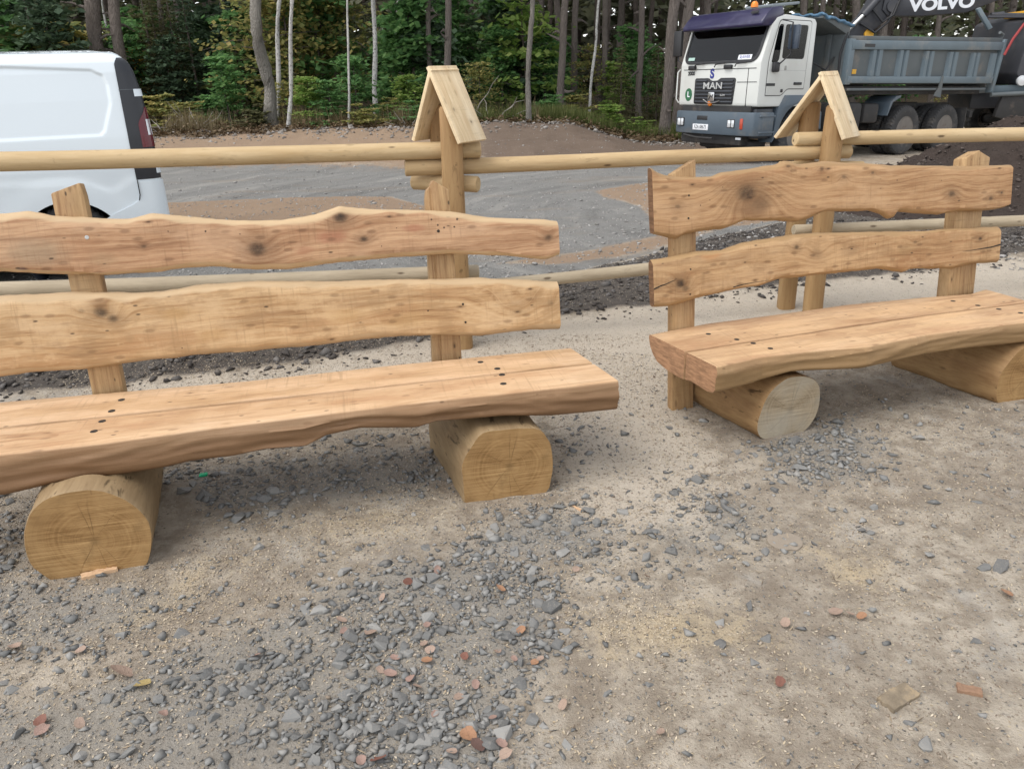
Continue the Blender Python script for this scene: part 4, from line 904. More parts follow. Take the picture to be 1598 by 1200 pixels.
def cross_log(a, b, r, seed):
    bm = bmesh.new(); a, b = Vector(a), Vector(b); d = b - a
    add_tube(bm, [(-0.008, 0, 0), (0, 0, 0), (d.length / 2, 0, 0.002), (d.length, 0, 0), (d.length + 0.008, 0, 0)], [r * 0.85, r, r * 1.03, r, r * 0.85], 18, True, 0.05, seed); bmesh.ops.recalc_face_normals(bm, faces=bm.faces[:])
    o = bm_obj('cross_log', bm, RAILM[1], fence, smooth=True, sharp=45)
    o.matrix_local = Matrix.Translation(a - FO) @ d.to_track_quat('X', 'Z').to_matrix().to_4x4()
cross_log((-0.55, 4.79, 1.01), (-0.165, 4.66, 1.0), 0.047, 3.3)
cross_log((1.80, 5.18, 0.965), (2.28, 5.03, 0.965), 0.046, 5.1)

# ------------------------------------------------------------------ paints
VANW = plain('van_white_paint', (0.68, 0.745, 0.785), 0.2, 0, 0.02, 2, coat=0.8)
BLKP = plain('black_plastic', (0.018, 0.02, 0.025), 0.38, 0, 0.2, 10)
TINT = plain('dark_glass', (0.012, 0.016, 0.02), 0.06, 0, 0.1, 3)
REDL = plain('red_lens', (0.11, 0.006, 0.013), 0.15, 0, 0.2, 20)
CLRL = plain('clear_lens', (0.62, 0.64, 0.66), 0.12, 0.2, 0.25, 40)
RUBB = plain('tyre_rubber', (0.035, 0.035, 0.036), 0.8, 0, 0.35, 7, bump=0.004, dirt=((0.16, 0.14, 0.12), 0.55))
RIMM = plain('dusty_rim', (0.17, 0.155, 0.14), 0.6, 0.4, 0.3, 9, dirt=((0.10, 0.07, 0.05), 0.6))
TRW = plain('lorry_white_paint', (0.60, 0.61, 0.58), 0.35, 0, 0.05, 2, dirt=((0.45, 0.42, 0.36), 0.25), coat=0.3)
TRB = plain('lorry_blue_grey', (0.075, 0.10, 0.125), 0.5, 0, 0.2, 4, dirt=((0.20, 0.185, 0.165), 0.45))
VIS = plain('purple_visor', (0.018, 0.015, 0.058), 0.35, 0, 0.25, 5, dirt=((0.12, 0.11, 0.19), 0.3), coat=0.3)
BED = plain('tipper_grey_paint', (0.125, 0.165, 0.19), 0.55, 0, 0.18, 3, bump=0.004, dirt=((0.27, 0.25, 0.22), 0.6))
BEDD = plain('tipper_dirty_steel', (0.10, 0.115, 0.12), 0.65, 0, 0.25, 3, dirt=((0.22, 0.19, 0.16), 0.65))
CHAS = plain('chassis_black', (0.028, 0.027, 0.027), 0.75, 0, 0.35, 6, dirt=((0.12, 0.095, 0.075), 0.6))
CHROME = plain('worn_chrome', (0.55, 0.55, 0.55), 0.3, 0.9, 0.1, 10)
ORANGE = plain('orange_lens', (0.80, 0.23, 0.02), 0.25, 0, 0.1, 10)
BLUEI = plain('blue_ink', (0.02, 0.03, 0.22), 0.5); WHITEI = plain('white_sheet', (0.75, 0.77, 0.8), 0.5)
GREENI = plain('green_badge', (0.02, 0.12, 0.05), 0.5); BLACKI = plain('black_ink', (0.02, 0.02, 0.022), 0.5)
YEL = plain('yellow_paint', (0.68, 0.36, 0.03), 0.5, 0, 0.15, 8, dirt=((0.2, 0.15, 0.1), 0.3))
EXG = plain('excavator_dark_grey', (0.045, 0.047, 0.055), 0.5, 0, 0.2, 5, dirt=((0.13, 0.11, 0.095), 0.45))
TARP = plain('blue_tarpaulin', (0.08, 0.17, 0.27), 0.5, 0, 0.4, 12, bump=0.03)
REDH = plain('red_hose', (0.30, 0.035, 0.035), 0.6)
def rounded(pts, r, n=5):
    P = [Vector((p[0], p[1])) for p in pts]; out = []; m = len(P)
    rs = r if isinstance(r, (list, tuple)) else [r] * m
    for i in range(m):
        a, b, c = P[i - 1], P[i], P[(i + 1) % m]; u = (a - b); v = (c - b)
        rr = min(rs[i], u.length * 0.45, v.length * 0.45)
        if rr < 1e-4: out.append(tuple(b)); continue
        p0 = b + u.normalized() * rr; p1 = b + v.normalized() * rr
        for k in range(n + 1):
            t = k / n; q = p0 * (1 - t) ** 2 + b * 2 * t * (1 - t) + p1 * t * t; out.append((q.x, q.y))
    return out
def plate(name, pts, th, M, mat, parent, bev=0.0):
    """flat outline in local XZ with thickness along local Y (front at y = -th)"""
    bm = bmesh.new(); add_prism(bm, pts, -th, 0.0, bev); o = bm_obj(name, bm, mat, parent, smooth=bev > 0); o.matrix_local = M; return o
def basis(ex, ey, ez, loc):
    M = Matrix((ex, ey, ez)).transposed().to_4x4(); M.translation = loc; return M
def front_m(loc, slant=0.0):    # plate frame on a +x face; X -> +y, Z -> up (leaning back by slant), Y -> -x
    up = Vector((-math.sin(slant), 0, math.cos(slant))); dep = Vector((-math.cos(slant), 0, -math.sin(slant)))
    return basis(Vector((0, 1, 0)), dep, up, loc)
def side_m(loc):                # plate frame on a +y face; X -> -x, Z -> up, Y -> -y
    return basis(Vector((-1, 0, 0)), Vector((0, -1, 0)), Vector((0, 0, 1)), loc)
def front_t(loc, slant=0.0):    # lettering frame: text x -> +y, text y -> up, normal +x
    up = Vector((-math.sin(slant), 0, math.cos(slant)))
    return basis(Vector((0, 1, 0)), up, Vector((math.cos(slant), 0, math.sin(slant))), loc)
def side_t(loc): return basis(Vector((-1, 0, 0)), Vector((0, 0, 1)), Vector((0, 1, 0)), loc)
def wheel(parent, loc, r, w, rim_r, side=1, lugs=44, deep=0.0, name='wheel'):
    """tyre with shoulder blocks turned round y, outer face on side * y"""
    n = lugs * 2; h = w / 2
    prof = [(-h * 0.86, rim_r), (-h * 0.98, rim_r + (r - rim_r) * 0.35), (-h, rim_r + (r - rim_r) * 0.65), (-h * 0.93, r * 0.955), (-h * 0.72, r), (-h * 0.3, r), (0, r * 1.004), (h * 0.3, r), (h * 0.72, r), (h * 0.93, r * 0.955), (h, rim_r + (r - rim_r) * 0.65), (h * 0.98, rim_r + (r - rim_r) * 0.35), (h * 0.86, rim_r)]
    bm = bmesh.new(); rings = []
    for j, (a, rr) in enumerate(prof):
        ring = []
        for k in range(n):
            th = 2 * math.pi * (k + (0.8 if j in (6, 7, 8) else 0)) / n
            q = rr - (0.020 * r / 0.5 if (3 <= j <= 9 and j != 6 and k % 2 == 0) else 0)
            ring.append(bm.verts.new((q * math.cos(th), a, q * math.sin(th))))
        rings.append(ring)
    for i in range(len(rings) - 1):
        for k in range(n): bm.faces.new((rings[i][k], rings[i][(k + 1) % n], rings[i + 1][(k + 1) % n], rings[i + 1][k]))
    bmesh.ops.recalc_face_normals(bm, faces=bm.faces[:])
    o = bm_obj(name, bm, RUBB, parent, smooth=True, sharp=28); o.location = loc
    s = side; q = rim_r
    pr = [(s * h * 0.86, q), (s * h * 0.90, q * 0.98), (s * h * 0.84, q * 0.93), (s * (h * 0.3 - deep), q * 0.86), (s * (h * 0.2 - deep), q * 0.5), (s * (h * 0.35 - deep * .6), q * 0.42), (s * (h * 0.75 - deep * .3), q * 0.36), (s * (h * 0.8 - deep * .3), q * 0.2)]
    lathe('rim', pr, (0, 0, 0), RIMM, o, 'y', 36)
    bm = bmesh.new()
    for k in range(10):
        th = 2 * math.pi * k / 10; c = (q * 0.66 * math.cos(th), s * (h * 0.27 - deep), q * 0.66 * math.sin(th))
        add_lathe(bm, [(-0.02, q * 0.05), (s * 0.02, q * 0.05), (s * 0.025, q * 0.03)], c, 'y', 8)
    kind(bm_obj('wheel_nuts', bm, CHAS, o, smooth=True), 'stuff')
    return o

# ------------------------------------------------------------------ white van
van = tag(empty('van', (-4.215, 7.717, 0.0), (0, 0, math.radians(204))), 'white panel van with black rear corner and tail lamp, cut off by the picture edge', 'van')
HWZ = [(0.20, 0.90), (0.30, 0.935), (0.55, 0.95), (0.80, 0.955), (0.95, 0.96), (1.05, 0.955), (1.2, 0.945), (1.5, 0.91), (1.72, 0.872), (1.80, 0.845), (1.845, 0.81), (1.875, 0.74), (1.89, 0.66)]
XR = [(0.20, -0.74), (0.35, -0.80), (0.9, -0.80), (1.13, -0.795), (1.4, -0.785), (1.58, -0.77), (1.72, -0.745), (1.80, -0.715), (1.86, -0.65), (1.90, -0.58)]
XF = [(0.2, 3.9), (0.5, 4.05), (0.85, 4.02), (1.05, 3.85), (1.15, 3.45), (1.5, 3.0), (1.8, 2.55), (1.9, 2.35)]
PANEL = [(-0.39, 1.215), (1.35, 1.22), (1.35, 1.79), (0.2, 1.785), (-0.42, 1.745), (-0.50, 1.70), (-0.525, 1.62), (-0.52, 1.47), (-0.50, 1.42), (-0.43, 1.25)]
ARC = (0.0, 0.27, 0.42)
def van_y(x, z, raw=False):
    x = np.asarray(x, float); z = np.asarray(z, float)
    y = np.interp(z, [p[0] for p in HWZ], [p[1] for p in HWZ])
    d = np.clip((x - np.interp(z, [p[0] for p in XR], [p[1] for p in XR])) / 0.11, 0, 1)
    y = y * (1 - 0.075 * (1 - np.sqrt(1 - (1 - d) ** 2)))
    df = np.clip((np.interp(z, [p[0] for p in XF], [p[1] for p in XF]) - x) / 0.7, 0, 1)
    y = y * (1 - 0.25 * (1 - df) ** 2.2)
    if not raw:
        s = inside(PANEL, x, z); y = y - 0.016 * sstep(-0.012, 0.022, s)
        rr = np.sqrt((x - ARC[0]) ** 2 + (z - ARC[1]) ** 2); y = y + 0.007 * sstep(0.66, 0.48, rr) * (z < 1.0)
        # swage running into the rear quarter
        sw = 0.86 - 0.10 * np.exp(-((x + 0.38) / 0.14) ** 2) + 0.03 * np.clip(x, 0, 3)
        y = y + 0.006 * sstep(sw + 0.05, sw - 0.05, z)
    return y
def build_van():
    zs = np.concatenate([np.linspace(0.2, 1.2, 60), np.linspace(1.205, 1.80, 75), np.linspace(1.81, 1.89, 12)])
    ts = np.concatenate([np.linspace(0, 0.04, 14)[:-1], np.linspace(0.04, 0.5, 190)[:-1], np.linspace(0.5, 1, 50)])
    prof = [(z, 1.0) for z in zs] + [(1.89 + 0.03 * (1 - k ** 2) , k) for k in (0.8, 0.5, 0.2)]
    V = []; n = len(prof) * 2 + 4
    for t in ts:
        half = []
        z = zs; xr = np.interp(z, [p[0] for p in XR], [p[1] for p in XR]); xf = np.interp(z, [p[0] for p in XF], [p[1] for p in XF])
        x = xr + (xf - xr) * t; y = van_y(x, z)
        half = [(x[i], y[i], z[i]) for i in range(len(z))]
        xt, yt = x[-1], y[-1]
        crown = 0.035 * min(1, t / 0.06)
        half += [(xt, yt * k, 1.89 + crown * (1 - k ** 2)) for k in (0.8, 0.5, 0.2)]
        half = [(x[0], y[0] * 0.5, 0.2)] + half
        V += half + [(a, -b, c) for a, b, c in half[::-1]]
    m = 2 * (len(zs) + 4); F = []
    for i in range(len(ts) - 1):
        for k in range(m):
            a = i * m + k; b = i * m + (k + 1) % m; F.append((a, a + m, b + m, b))
    F.append(tuple(range(m))); F.append(tuple((len(ts) - 1) * m + k for k in range(m - 1, -1, -1)))
    o = mesh_obj('body', V, F, VANW, van, smooth=True, sharp=50)
    bm = bmesh.new(); bm.from_mesh(o.data); bmesh.ops.recalc_face_normals(bm, faces=bm.faces[:]); bm.to_mesh(o.data); bm.free()
    for cx, cz, r in ((ARC[0], ARC[1], ARC[2]), (3.1, 0.27, 0.42)):
        bm = bmesh.new(); bmesh.ops.create_cone(bm, cap_ends=True, segments=64, radius1=r, radius2=r, depth=2.4, matrix=Matrix.Translation((cx, 0, cz)) @ Matrix.Rotation(math.pi / 2, 4, 'X'))
        me = bpy.data.meshes.new('cut'); bm.to_mesh(me); bm.free(); c = bpy.data.objects.new('cut', me); COL.objects.link(c); c.matrix_world = van.matrix_basis
        md = o.modifiers.new('arch', 'BOOLEAN'); md.operation = 'DIFFERENCE'; md.object = c; md.solver = 'EXACT'
        dg = bpy.context.evaluated_depsgraph_get(); dg.update(); bpy.context.view_layer.update(); dg = bpy.context.evaluated_depsgraph_get()
        nm = bpy.data.meshes.new_from_object(o.evaluated_get(dg)); nm.name = 'body'; o.modifiers.remove(md); o.data = nm; bpy.data.objects.remove(c)
    o.data.materials.clear(); o.data.materials.append(VANW); o.data.polygons.foreach_set('material_index', [0] * len(o.data.polygons))
    # inside of the wheel arches
    for cx in (ARC[0], 3.1):
        lathe('wheel_housing', [(-0.5, 0.41), (0.90, 0.41), (0.93, 0.425), (0.90, 0.44), (-0.5, 0.44)], (cx, 0, 0.27), BLKP, van, 'y', 40)
build_van()
def van_patch(name, zs, xa, xb, off, mat, nx=10, th=0.004):
    """skin piece lying on the visible flank between x = xa(z) and xb(z)"""
    V = []; 
    for z in zs:
        for k in range(nx):
            f = k / (nx - 1); x = xa(z) * (1 - f) + xb(z) * f; V.append((x, float(van_y(x, z, True)) + off, z))
    n0 = len(V); V += [(x, y - th - 0.01, z) for x, y, z in V]; F = []; nz = len(zs)
    for i in range(nz - 1):
        for k in range(nx - 1):
            a = i * nx + k; F.append((a, a + nx, a + nx + 1, a + 1))
    rim = [k for k in range(nx)] + [i * nx + nx - 1 for i in range(1, nz)] + [(nz - 1) * nx + k for k in range(nx - 2, -1, -1)] + [i * nx for i in range(nz - 2, 0, -1)]
    for a, b in zip(rim, rim[1:] + rim[:1]): F.append((a, b, b + n0, a + n0))
    o = mesh_obj(name, V, F, mat, van, smooth=True, sharp=50)
    bm = bmesh.new(); bm.from_mesh(o.data); bmesh.ops.recalc_face_normals(bm, faces=bm.faces[:]); bm.to_mesh(o.data); bm.free(); return o
xr_ = lambda z: float(np.interp(z, [p[0] for p in XR], [p[1] for p in XR]))
trim = van_patch('corner_trim', np.linspace(0.83, 1.835, 40), lambda z: xr_(z) - 0.002, lambda z: -0.606 + 0.012 * (1.8 - z) - 0.03 * float(sstep(1.78, 1.85, z)), 0.012, BLKP, 16)
van_patch('upper_trim_line', np.linspace(1.575, 1.58, 3), lambda z: xr_(z) - 0.001, lambda z: -0.60, 0.0135, plain('trim_gap', (0.08, 0.09, 0.1), 0.4), 8)
van_patch('tail_lamp', np.linspace(1.10, 1.43, 24), lambda z: xr_(z) - 0.006, lambda z: -0.70 - 0.07 * float(sstep(1.28, 1.43, z)), 0.018, REDL, 10)
van_patch('lamp_reflection', np.linspace(1.20, 1.33, 8), lambda z: xr_(z) - 0.007, lambda z: -0.765, 0.022, CLRL, 6)  # pale patch over the red lens, stands in for a white reflection
van_patch('door_hinge', np.linspace(1.52, 1.58, 5), lambda z: xr_(z) - 0.008, lambda z: -0.715, 0.021, VANW, 5)
van_patch('door_hinge', np.linspace(0.875, 0.93, 5), lambda z: xr_(z) - 0.008, lambda z: -0.772, 0.021, VANW, 5)
van_patch('rear_bumper', np.linspace(0.32, 0.815, 16), lambda z: xr_(z) - 0.012, lambda z: -0.60 + 0.02 * float(sstep(0.75, 0.6, z)) + 0.30 * float(sstep(0.66, 0.5, z)), 0.020, VANW, 14)
gp = [(-0.60, 0.83), (-0.598, 0.70), (-0.575, 0.62), (-0.53, 0.575), (-0.44, 0.53), (-0.355, 0.49)]
tube('panel_gap', [(x, float(van_y(x, z)) + 0.0025 + (0.02 if x < -0.597 else 0.0), z) for x, z in gp], 0.005, BLACKI, van, 6)
tube('panel_gap', [(1.42, float(van_y(1.42, z)) + 0.001, z) for z in np.linspace(0.4, 1.82, 14)], 0.004, BLACKI, van, 6)
lathe_w = wheel(van, (0.0, 0.80, 0.33), 0.33, 0.21, 0.215, 1, 40)
wheel(van, (3.1, 0.80, 0.33), 0.33, 0.21, 0.215, 1, 40)
for x in (0.0, 3.1): wheel(van, (x, -0.80, 0.33), 0.33, 0.21, 0.215, -1, 40)
van_patch('door_window', np.linspace(1.2, 1.68, 10), lambda z: 2.0, lambda z: 3.2 - 1.1 * (z - 1.2), 0.004, TINT, 12)
box('underbody', (1.5, 0, 0.26), (4.2, 1.2, 0.14), CHAS, van)

# ------------------------------------------------------------------ tipper lorry
lorry = tag(empty('tipper_lorry', (4.28, 16.48, -0.22), (0, -0.035, math.radians(-150))), 'dirty three-axle tipper lorry with white cab, purple sun visor and grey ribbed bed', 'lorry')
L_ = lorry
cab = prism('cab', [(-0.02, 1.07), (0.0, 1.12), (0.0, 1.86), (-0.20, 2.50), (-0.32, 2.64), (-0.55, 2.70), (-1.36, 2.65), (-1.42, 2.58), (-1.46, 1.07)], -1.09, 1.09, TRW, L_, 0.055)
prism('sun_visor', [(0.06, 2.49), (0.07, 2.56), (-0.05, 2.70), (-0.17, 2.80), (-0.45, 2.84), (-0.52, 2.70), (-0.30, 2.56), (-0.18, 2.49)], -1.06, 1.07, VIS, L_, 0.03)
plate('visor_lamp', rounded([(-0.09, -0.03), (0.09, -0.03), (0.09, 0.03), (-0.09, 0.03)], 0.02), 0.01, front_m((-0.04, 0.78, 2.735), 0.75), BLACKI, L_)
SL = math.atan2(0.20, 0.64)
wsx = lambda z: -(z - 1.86) / 0.64 * 0.20
GLASS = bpy.data.materials.new('clear_glass'); GLASS.use_nodes = True; g_ = GLASS.node_tree; g_.nodes.clear()
_o = g_.nodes.new('ShaderNodeOutputMaterial'); _m = g_.nodes.new('ShaderNodeMixShader'); _f = g_.nodes.new('ShaderNodeFresnel'); _f.inputs[0].default_value = 1.45
_t = g_.nodes.new('ShaderNodeBsdfTransparent'); _t.inputs[0].default_value = (0.62, 0.70, 0.68, 1); _g = g_.nodes.new('ShaderNodeBsdfGlossy'); _g.inputs['Roughness'].default_value = 0.03
g_.links.new(_f.outputs[0], _m.inputs[0]); g_.links.new(_t.outputs[0], _m.inputs[1]); g_.links.new(_g.outputs[0], _m.inputs[2]); g_.links.new(_m.outputs[0], _o.inputs[0])
def cut(o, cutters):
    for bmc, M in cutters:
        me = bpy.data.meshes.new('cutter'); bmc.to_mesh(me); c = bpy.data.objects.new('cutter', me); COL.objects.link(c)
        bpy.context.view_layer.update(); c.matrix_world = L_.matrix_world @ M
        md = o.modifiers.new('cut', 'BOOLEAN'); md.operation = 'DIFFERENCE'; md.object = c; md.solver = 'EXACT'
        bpy.context.view_layer.update(); dg = bpy.context.evaluated_depsgraph_get()
        nm = bpy.data.meshes.new_from_object(o.evaluated_get(dg)); nm.name = o.name; o.modifiers.remove(md); o.data = nm; bpy.data.objects.remove(c)
    n_ = len(o.data.materials)
    while len(o.data.materials) > 1: o.data.materials.pop()
    o.data.polygons.foreach_set('material_index', [0] * len(o.data.polygons)); return o
def cutter(pts, y0, y1):
    b = bmesh.new(); add_prism(b, pts, y0, y1); return b
INNER = cutter([(-0.09, 1.32), (-0.09, 1.80), (-0.27, 2.50), (-1.32, 2.52), (-1.36, 1.32)], -1.03, 1.03)
WSO = [(-0.965, 0.05), (0.945, 0.05), (0.98, 0.655), (-0.95, 0.655)]
WSC = cutter(rounded(WSO, [0.2, 0.2, 0.05, 0.05], 8), -0.2, 0.2); WSM = front_m((0.006, 0.0, 1.865), SL)
QW = [(0.26, 1.86), (0.42, 1.86), (0.47, 1.92), (0.50, 2.52), (0.40, 2.53), (0.36, 2.47)]; DW = [(0.53, 1.93), (1.15, 1.93), (1.18, 2.53), (0.55, 2.53)]
QC = cutter(rounded(QW, 0.035), -2.6, 0.3); DC = cutter(rounded(DW, 0.06), -2.6, 0.3); QC1 = cutter(rounded(QW, 0.035), -0.3, 0.3); DC1 = cutter(rounded(DW, 0.06), -0.3, 0.3); SMX = side_m((0, 1.090, 0))
QC2 = cutter(rounded(QW, 0.035), -0.3, 2.6); DC2 = cutter(rounded(DW, 0.06), -0.3, 2.6)
I4 = Matrix.Identity(4)
cut(cab, [(INNER, I4), (WSC, WSM), (QC2, SMX), (DC2, SMX)])
INT = plain('cab_lining', (0.15, 0.15, 0.15), 0.8); SEATR = plain('cab_seat_red', (0.34, 0.05, 0.03), 0.8, 0, 0.3, 20)
box('dashboard', (-0.26, 0, 1.62), (0.34, 2.0, 0.46), INT, L_, 0.06); box('cab_rear_lining', (-1.33, 0, 1.9), (0.03, 2.02, 1.16), INT, L_)
for y in (-0.55, 0.55): box('cab_seat', (-1.02, y, 1.88), (0.16, 0.50, 0.80), SEATR if y > 0 else plain('cab_seat_grey', (0.11, 0.10, 0.10), 0.8), L_, 0.06); box('headrest', (-1.02, y, 2.36), (0.10, 0.28, 0.16), INT, L_, 0.04)
bm = bmesh.new(); ring_ = [(-0.52 + 0.09 * math.sin(a), 0.55 + 0.23 * math.cos(a), 1.90 + 0.20 * math.sin(a)) for a in [2 * math.pi * k / 24 for k in range(25)]]; add_tube(bm, ring_, 0.016, 6, False); bm_obj('steering_wheel', bm, BLACKI, L_, smooth=True)
box('sun_shade_inside', (-0.30, -0.05, 2.43), (0.10, 1.85, 0.10), INT, L_, 0.02)
seal = plate('windscreen_seal', rounded([(-1.02, 0.0), (1.0, 0.0), (1.035, 0.68), (-1.0, 0.68)], [0.22, 0.22, 0.06, 0.06], 8), 0.014, front_m((0.006, 0.0, 1.865), SL), BLACKI, L_, 0.004); cut(seal, [(WSC, WSM)])
GLS = plain('windscreen_glass', (0.016, 0.02, 0.021), 0.05, 0, 0.9, 2.2)
ws = plate('windscreen', rounded([(-0.97, 0.045), (0.95, 0.045), (0.985, 0.66), (-0.955, 0.66)], [0.2, 0.2, 0.05, 0.05], 8), 0.006, front_m((0.006, 0.0, 1.865), SL), GLASS, L_)
sg = plate('name_sign', rounded([(-0.17, -0.045), (0.17, -0.045), (0.17, 0.045), (-0.17, 0.045)], 0.01), 0.006, front_m((0.018 + wsx(1.97), 0.66, 1.965), SL), WHITEI, L_)
lettering('lettering', 'SŁAWEK', 0.085, BLUEI, sg, basis(Vector((1, 0, 0)), Vector((0, 0, 1)), Vector((0, -1, 0)), (0, -0.0065, 0)), 0.001, 0.001, sx=0.85)
plate('windscreen_sticker', [(-0.09, -0.03), (0.09, -0.03), (0.09, 0.03), (-0.09, 0.03)], 0.005, front_m((0.02 + wsx(1.97), -0.80, 1.965), SL), plain('pale_green_sticker', (0.35, 0.5, 0.45), 0.5), L_)
for y in (-0.62, -0.05, 0.50):
    wp = tube('wiper', [(0.05, y - 0.02, 1.80), (0.06, y + 0.02, 1.85), (0.045, y + 0.24, 1.87)], 0.012, BLACKI, L_, 6)
for y in (-0.72, 0.28): box('wiper_motor_cover', (0.025, y, 1.80), (0.06, 0.20, 0.08), BLACKI, L_, 0.015)
box('bonnet_gap', (0.001, 0.0, 1.765), (0.012, 1.98, 0.012), BLACKI, L_); box('bonnet_gap', (0.001, 0.80, 1.42), (0.012, 0.010, 0.68), BLACKI, L_); box('bonnet_gap', (0.001, 0.78, 1.52), (0.012, 0.5, 0.010), BLACKI, L_)
gr = plate('grille', rounded([(-0.62, -0.26), (0.46, -0.26), (0.50, 0.235), (0.10, 0.235), (0.02, 0.185), (-0.16, 0.185), (-0.24, 0.235), (-0.62, 0.235)], [0.05, 0.05, 0.05, 0.02, 0.05, 0.05, 0.02, 0.05]), 0.02, front_m((0.0, 0.0, 1.365)), BLACKI, L_, 0.006)
GRS = plain('grille_grey', (0.05, 0.055, 0.065), 0.45)
for k in range(7):
    z = -0.21 + 0.066 * k; box('slat', (-0.06, -0.032, z), (1.03 - (0.0 if k < 6 else 0.0), 0.03, 0.030), GRS, gr, 0.01) if k < 6 else (box('slat', (-0.42, -0.032, z), (0.32, 0.03, 0.026), GRS, gr, 0.01), box('slat', (0.29, -0.032, z), (0.34, 0.03, 0.026), GRS, gr, 0.01))
lettering('lettering', 'MAN', 0.175, CHROME, gr, basis(Vector((1, 0, 0)), Vector((0, 0, 1)), Vector((0, -1, 0)), (-0.07, -0.052, 0.085)), 0.006, 0.003, sx=1.4)
bd = plate('badge', rounded([(-0.085, -0.085), (0.085, -0.085), (0.085, 0.085), (-0.085, 0.085)], 0.02), 0.012, basis(Vector((1, 0, 0)), Vector((0, 1, 0)), Vector((0, 0, 1)), (-0.09, -0.046, -0.115)), CHROME, gr, 0.003)
tube('badge_line', [(-0.145, -0.060, -0.17), (-0.10, -0.060, -0.09), (-0.06, -0.060, -0.13), (-0.035, -0.060, -0.07)], 0.010, BLACKI, gr, 6)
lettering('lettering', '26.293', 0.05, CHROME, gr, basis(Vector((1, 0, 0)), Vector((0, 0, 1)), Vector((0, -1, 0)), (0.22, -0.052, -0.085)), 0.004, 0.001)
tube('grille_tie', [(-0.30, -0.06, -0.17), (-0.15, -0.07, -0.235), (0.05, -0.07, -0.225), (0.16, -0.06, -0.19)], 0.010, CHROME, gr, 6)
lathe('tow_hook_cover', [(0.0, 0.06), (0.03, 0.06), (0.05, 0.035)], (0.0, -0.14, 1.13), ORANGE, L_, 'x', 16)
lettering('lettering', 'S', 0.24, BLUEI, L_, front_t((0.003, -0.16, 1.675)), 0.003, 0.010)
lettering('lettering', '2000', 0.10, BLACKI, L_, front_t((0.003, -0.76, 1.69)), 0.003, 0.004)
lb = plate('round_badge', [(0.10 * math.cos(a), 0.125 * math.sin(a)) for a in [2 * math.pi * k / 28 for k in range(28)]], 0.006, front_m((0.0, -0.80, 1.285)), GREENI, L_)
lettering('lettering', 'L', 0.15, WHITEI, lb, basis(Vector((1, 0, 0)), Vector((0, 0, 1)), Vector((0, -1, 0)), (0, -0.0065, 0)), 0.002, 0.004)
# bumper, drawn in plan with swept-back corners
bm = bmesh.new(); pl = [(0.10, -0.85), (0.12, -0.3), (0.12, 0.5), (0.10, 0.92), (0.05, 1.10), (-0.12, 1.16), (-0.45, 1.16), (-0.45, -1.16), (-0.12, -1.16), (0.04, -1.08)]
add_prism(bm, pl, 0.53, 0.97, 0.03)
for v in bm.verts: v.co = Vector((v.co.x, v.co.z, v.co.y))
bmesh.ops.recalc_face_normals(bm, faces=bm.faces[:])
bp = bm_obj('bumper', bm, TRB, L_, smooth=True)
box('bumper_slot', (0.116, -0.22, 0.845), (0.02, 0.30, 0.085), BLACKI, bp, 0.008)
for y, w in ((-0.86, 0.21), (0.58, 0.20)):
    hl = box('headlight', (0.10, y, 0.755), (0.05, w, 0.17), BLACKI, bp, 0.015)
    box('lens', (0.118, y - 0.045, 0.755), (0.022, w * 0.42, 0.14), CLRL, hl, 0.012); box('lens', (0.118, y + 0.05, 0.755), (0.022, w * 0.40, 0.14), CLRL, hl, 0.012)
box('indicator_lamp', (0.104, 0.845, 0.755), (0.03, 0.075, 0.20), plain('indicator_red', (0.42, 0.06, 0.03), 0.25), bp, 0.012)
npl = box('number_plate', (0.126, -0.25, 0.665), (0.012, 0.44, 0.115), WHITEI, bp, 0.004)
lettering('lettering', 'FZA 08673', 0.10, BLACKI, npl, front_t((0.1335, -0.25, 0.667)), 0.001, 0.0005, sx=0.76)
box('under_run_bar', (-0.15, -0.1, 0.44), (0.30, 1.7, 0.20), CHAS, L_, 0.03); tube('tow_bar', [(0.10, -0.75, 0.50), (0.16, -0.3, 0.46), (0.16, 0.15, 0.46)], 0.02, CHAS, L_, 8)
box('axle_guard', (-0.45, 0.1, 0.34), (0.5, 1.4, 0.18), CHAS, L_, 0.05); box('white_tag', (0.02, 0.72, 0.475), (0.02, 0.13, 0.04), WHITEI, L_)
# flank of the cab
dr = plate('door', rounded([(0.20, 1.28), (0.62, 1.28), (0.78, 1.40), (1.24, 1.40), (1.26, 2.60), (0.40, 2.60), (0.20, 1.90)], [0.02, 0.05, 0.05, 0.02, 0.07, 0.08, 0.1]), 0.012, side_m((0, 1.090, 0)), TRW, L_, 0.006); cut(dr, [(QC1, SMX), (DC1, SMX)])
dgp = plate('door_gap', rounded([(0.185, 1.265), (0.63, 1.265), (0.79, 1.385), (1.255, 1.385), (1.275, 2.615), (0.39, 2.615), (0.185, 1.90)], [0.02, 0.05, 0.05, 0.02, 0.07, 0.08, 0.1]), 0.004, side_m((0, 1.090, 0)), plain('gap_grey', (0.10, 0.10, 0.10), 0.7), L_); cut(dgp, [(QC1, SMX), (DC1, SMX)])
plate('quarter_window', rounded([(0.26, 1.86), (0.42, 1.86), (0.47, 1.92), (0.50, 2.52), (0.40, 2.53), (0.36, 2.47)], 0.035), 0.004, side_m((0, 1.092, 0)), GLASS, L_)
plate('door_window', rounded([(0.53, 1.93), (1.15, 1.93), (1.18, 2.53), (0.55, 2.53)], 0.06), 0.004, side_m((0, 1.092, 0)), GLASS, L_)
plate('door_crease', [(0.21, 1.72), (1.24, 1.72), (1.24, 1.728), (0.21, 1.728)], 0.014, side_m((0, 1.090, 0)), plain('gap_light', (0.45, 0.45, 0.44), 0.7), L_)
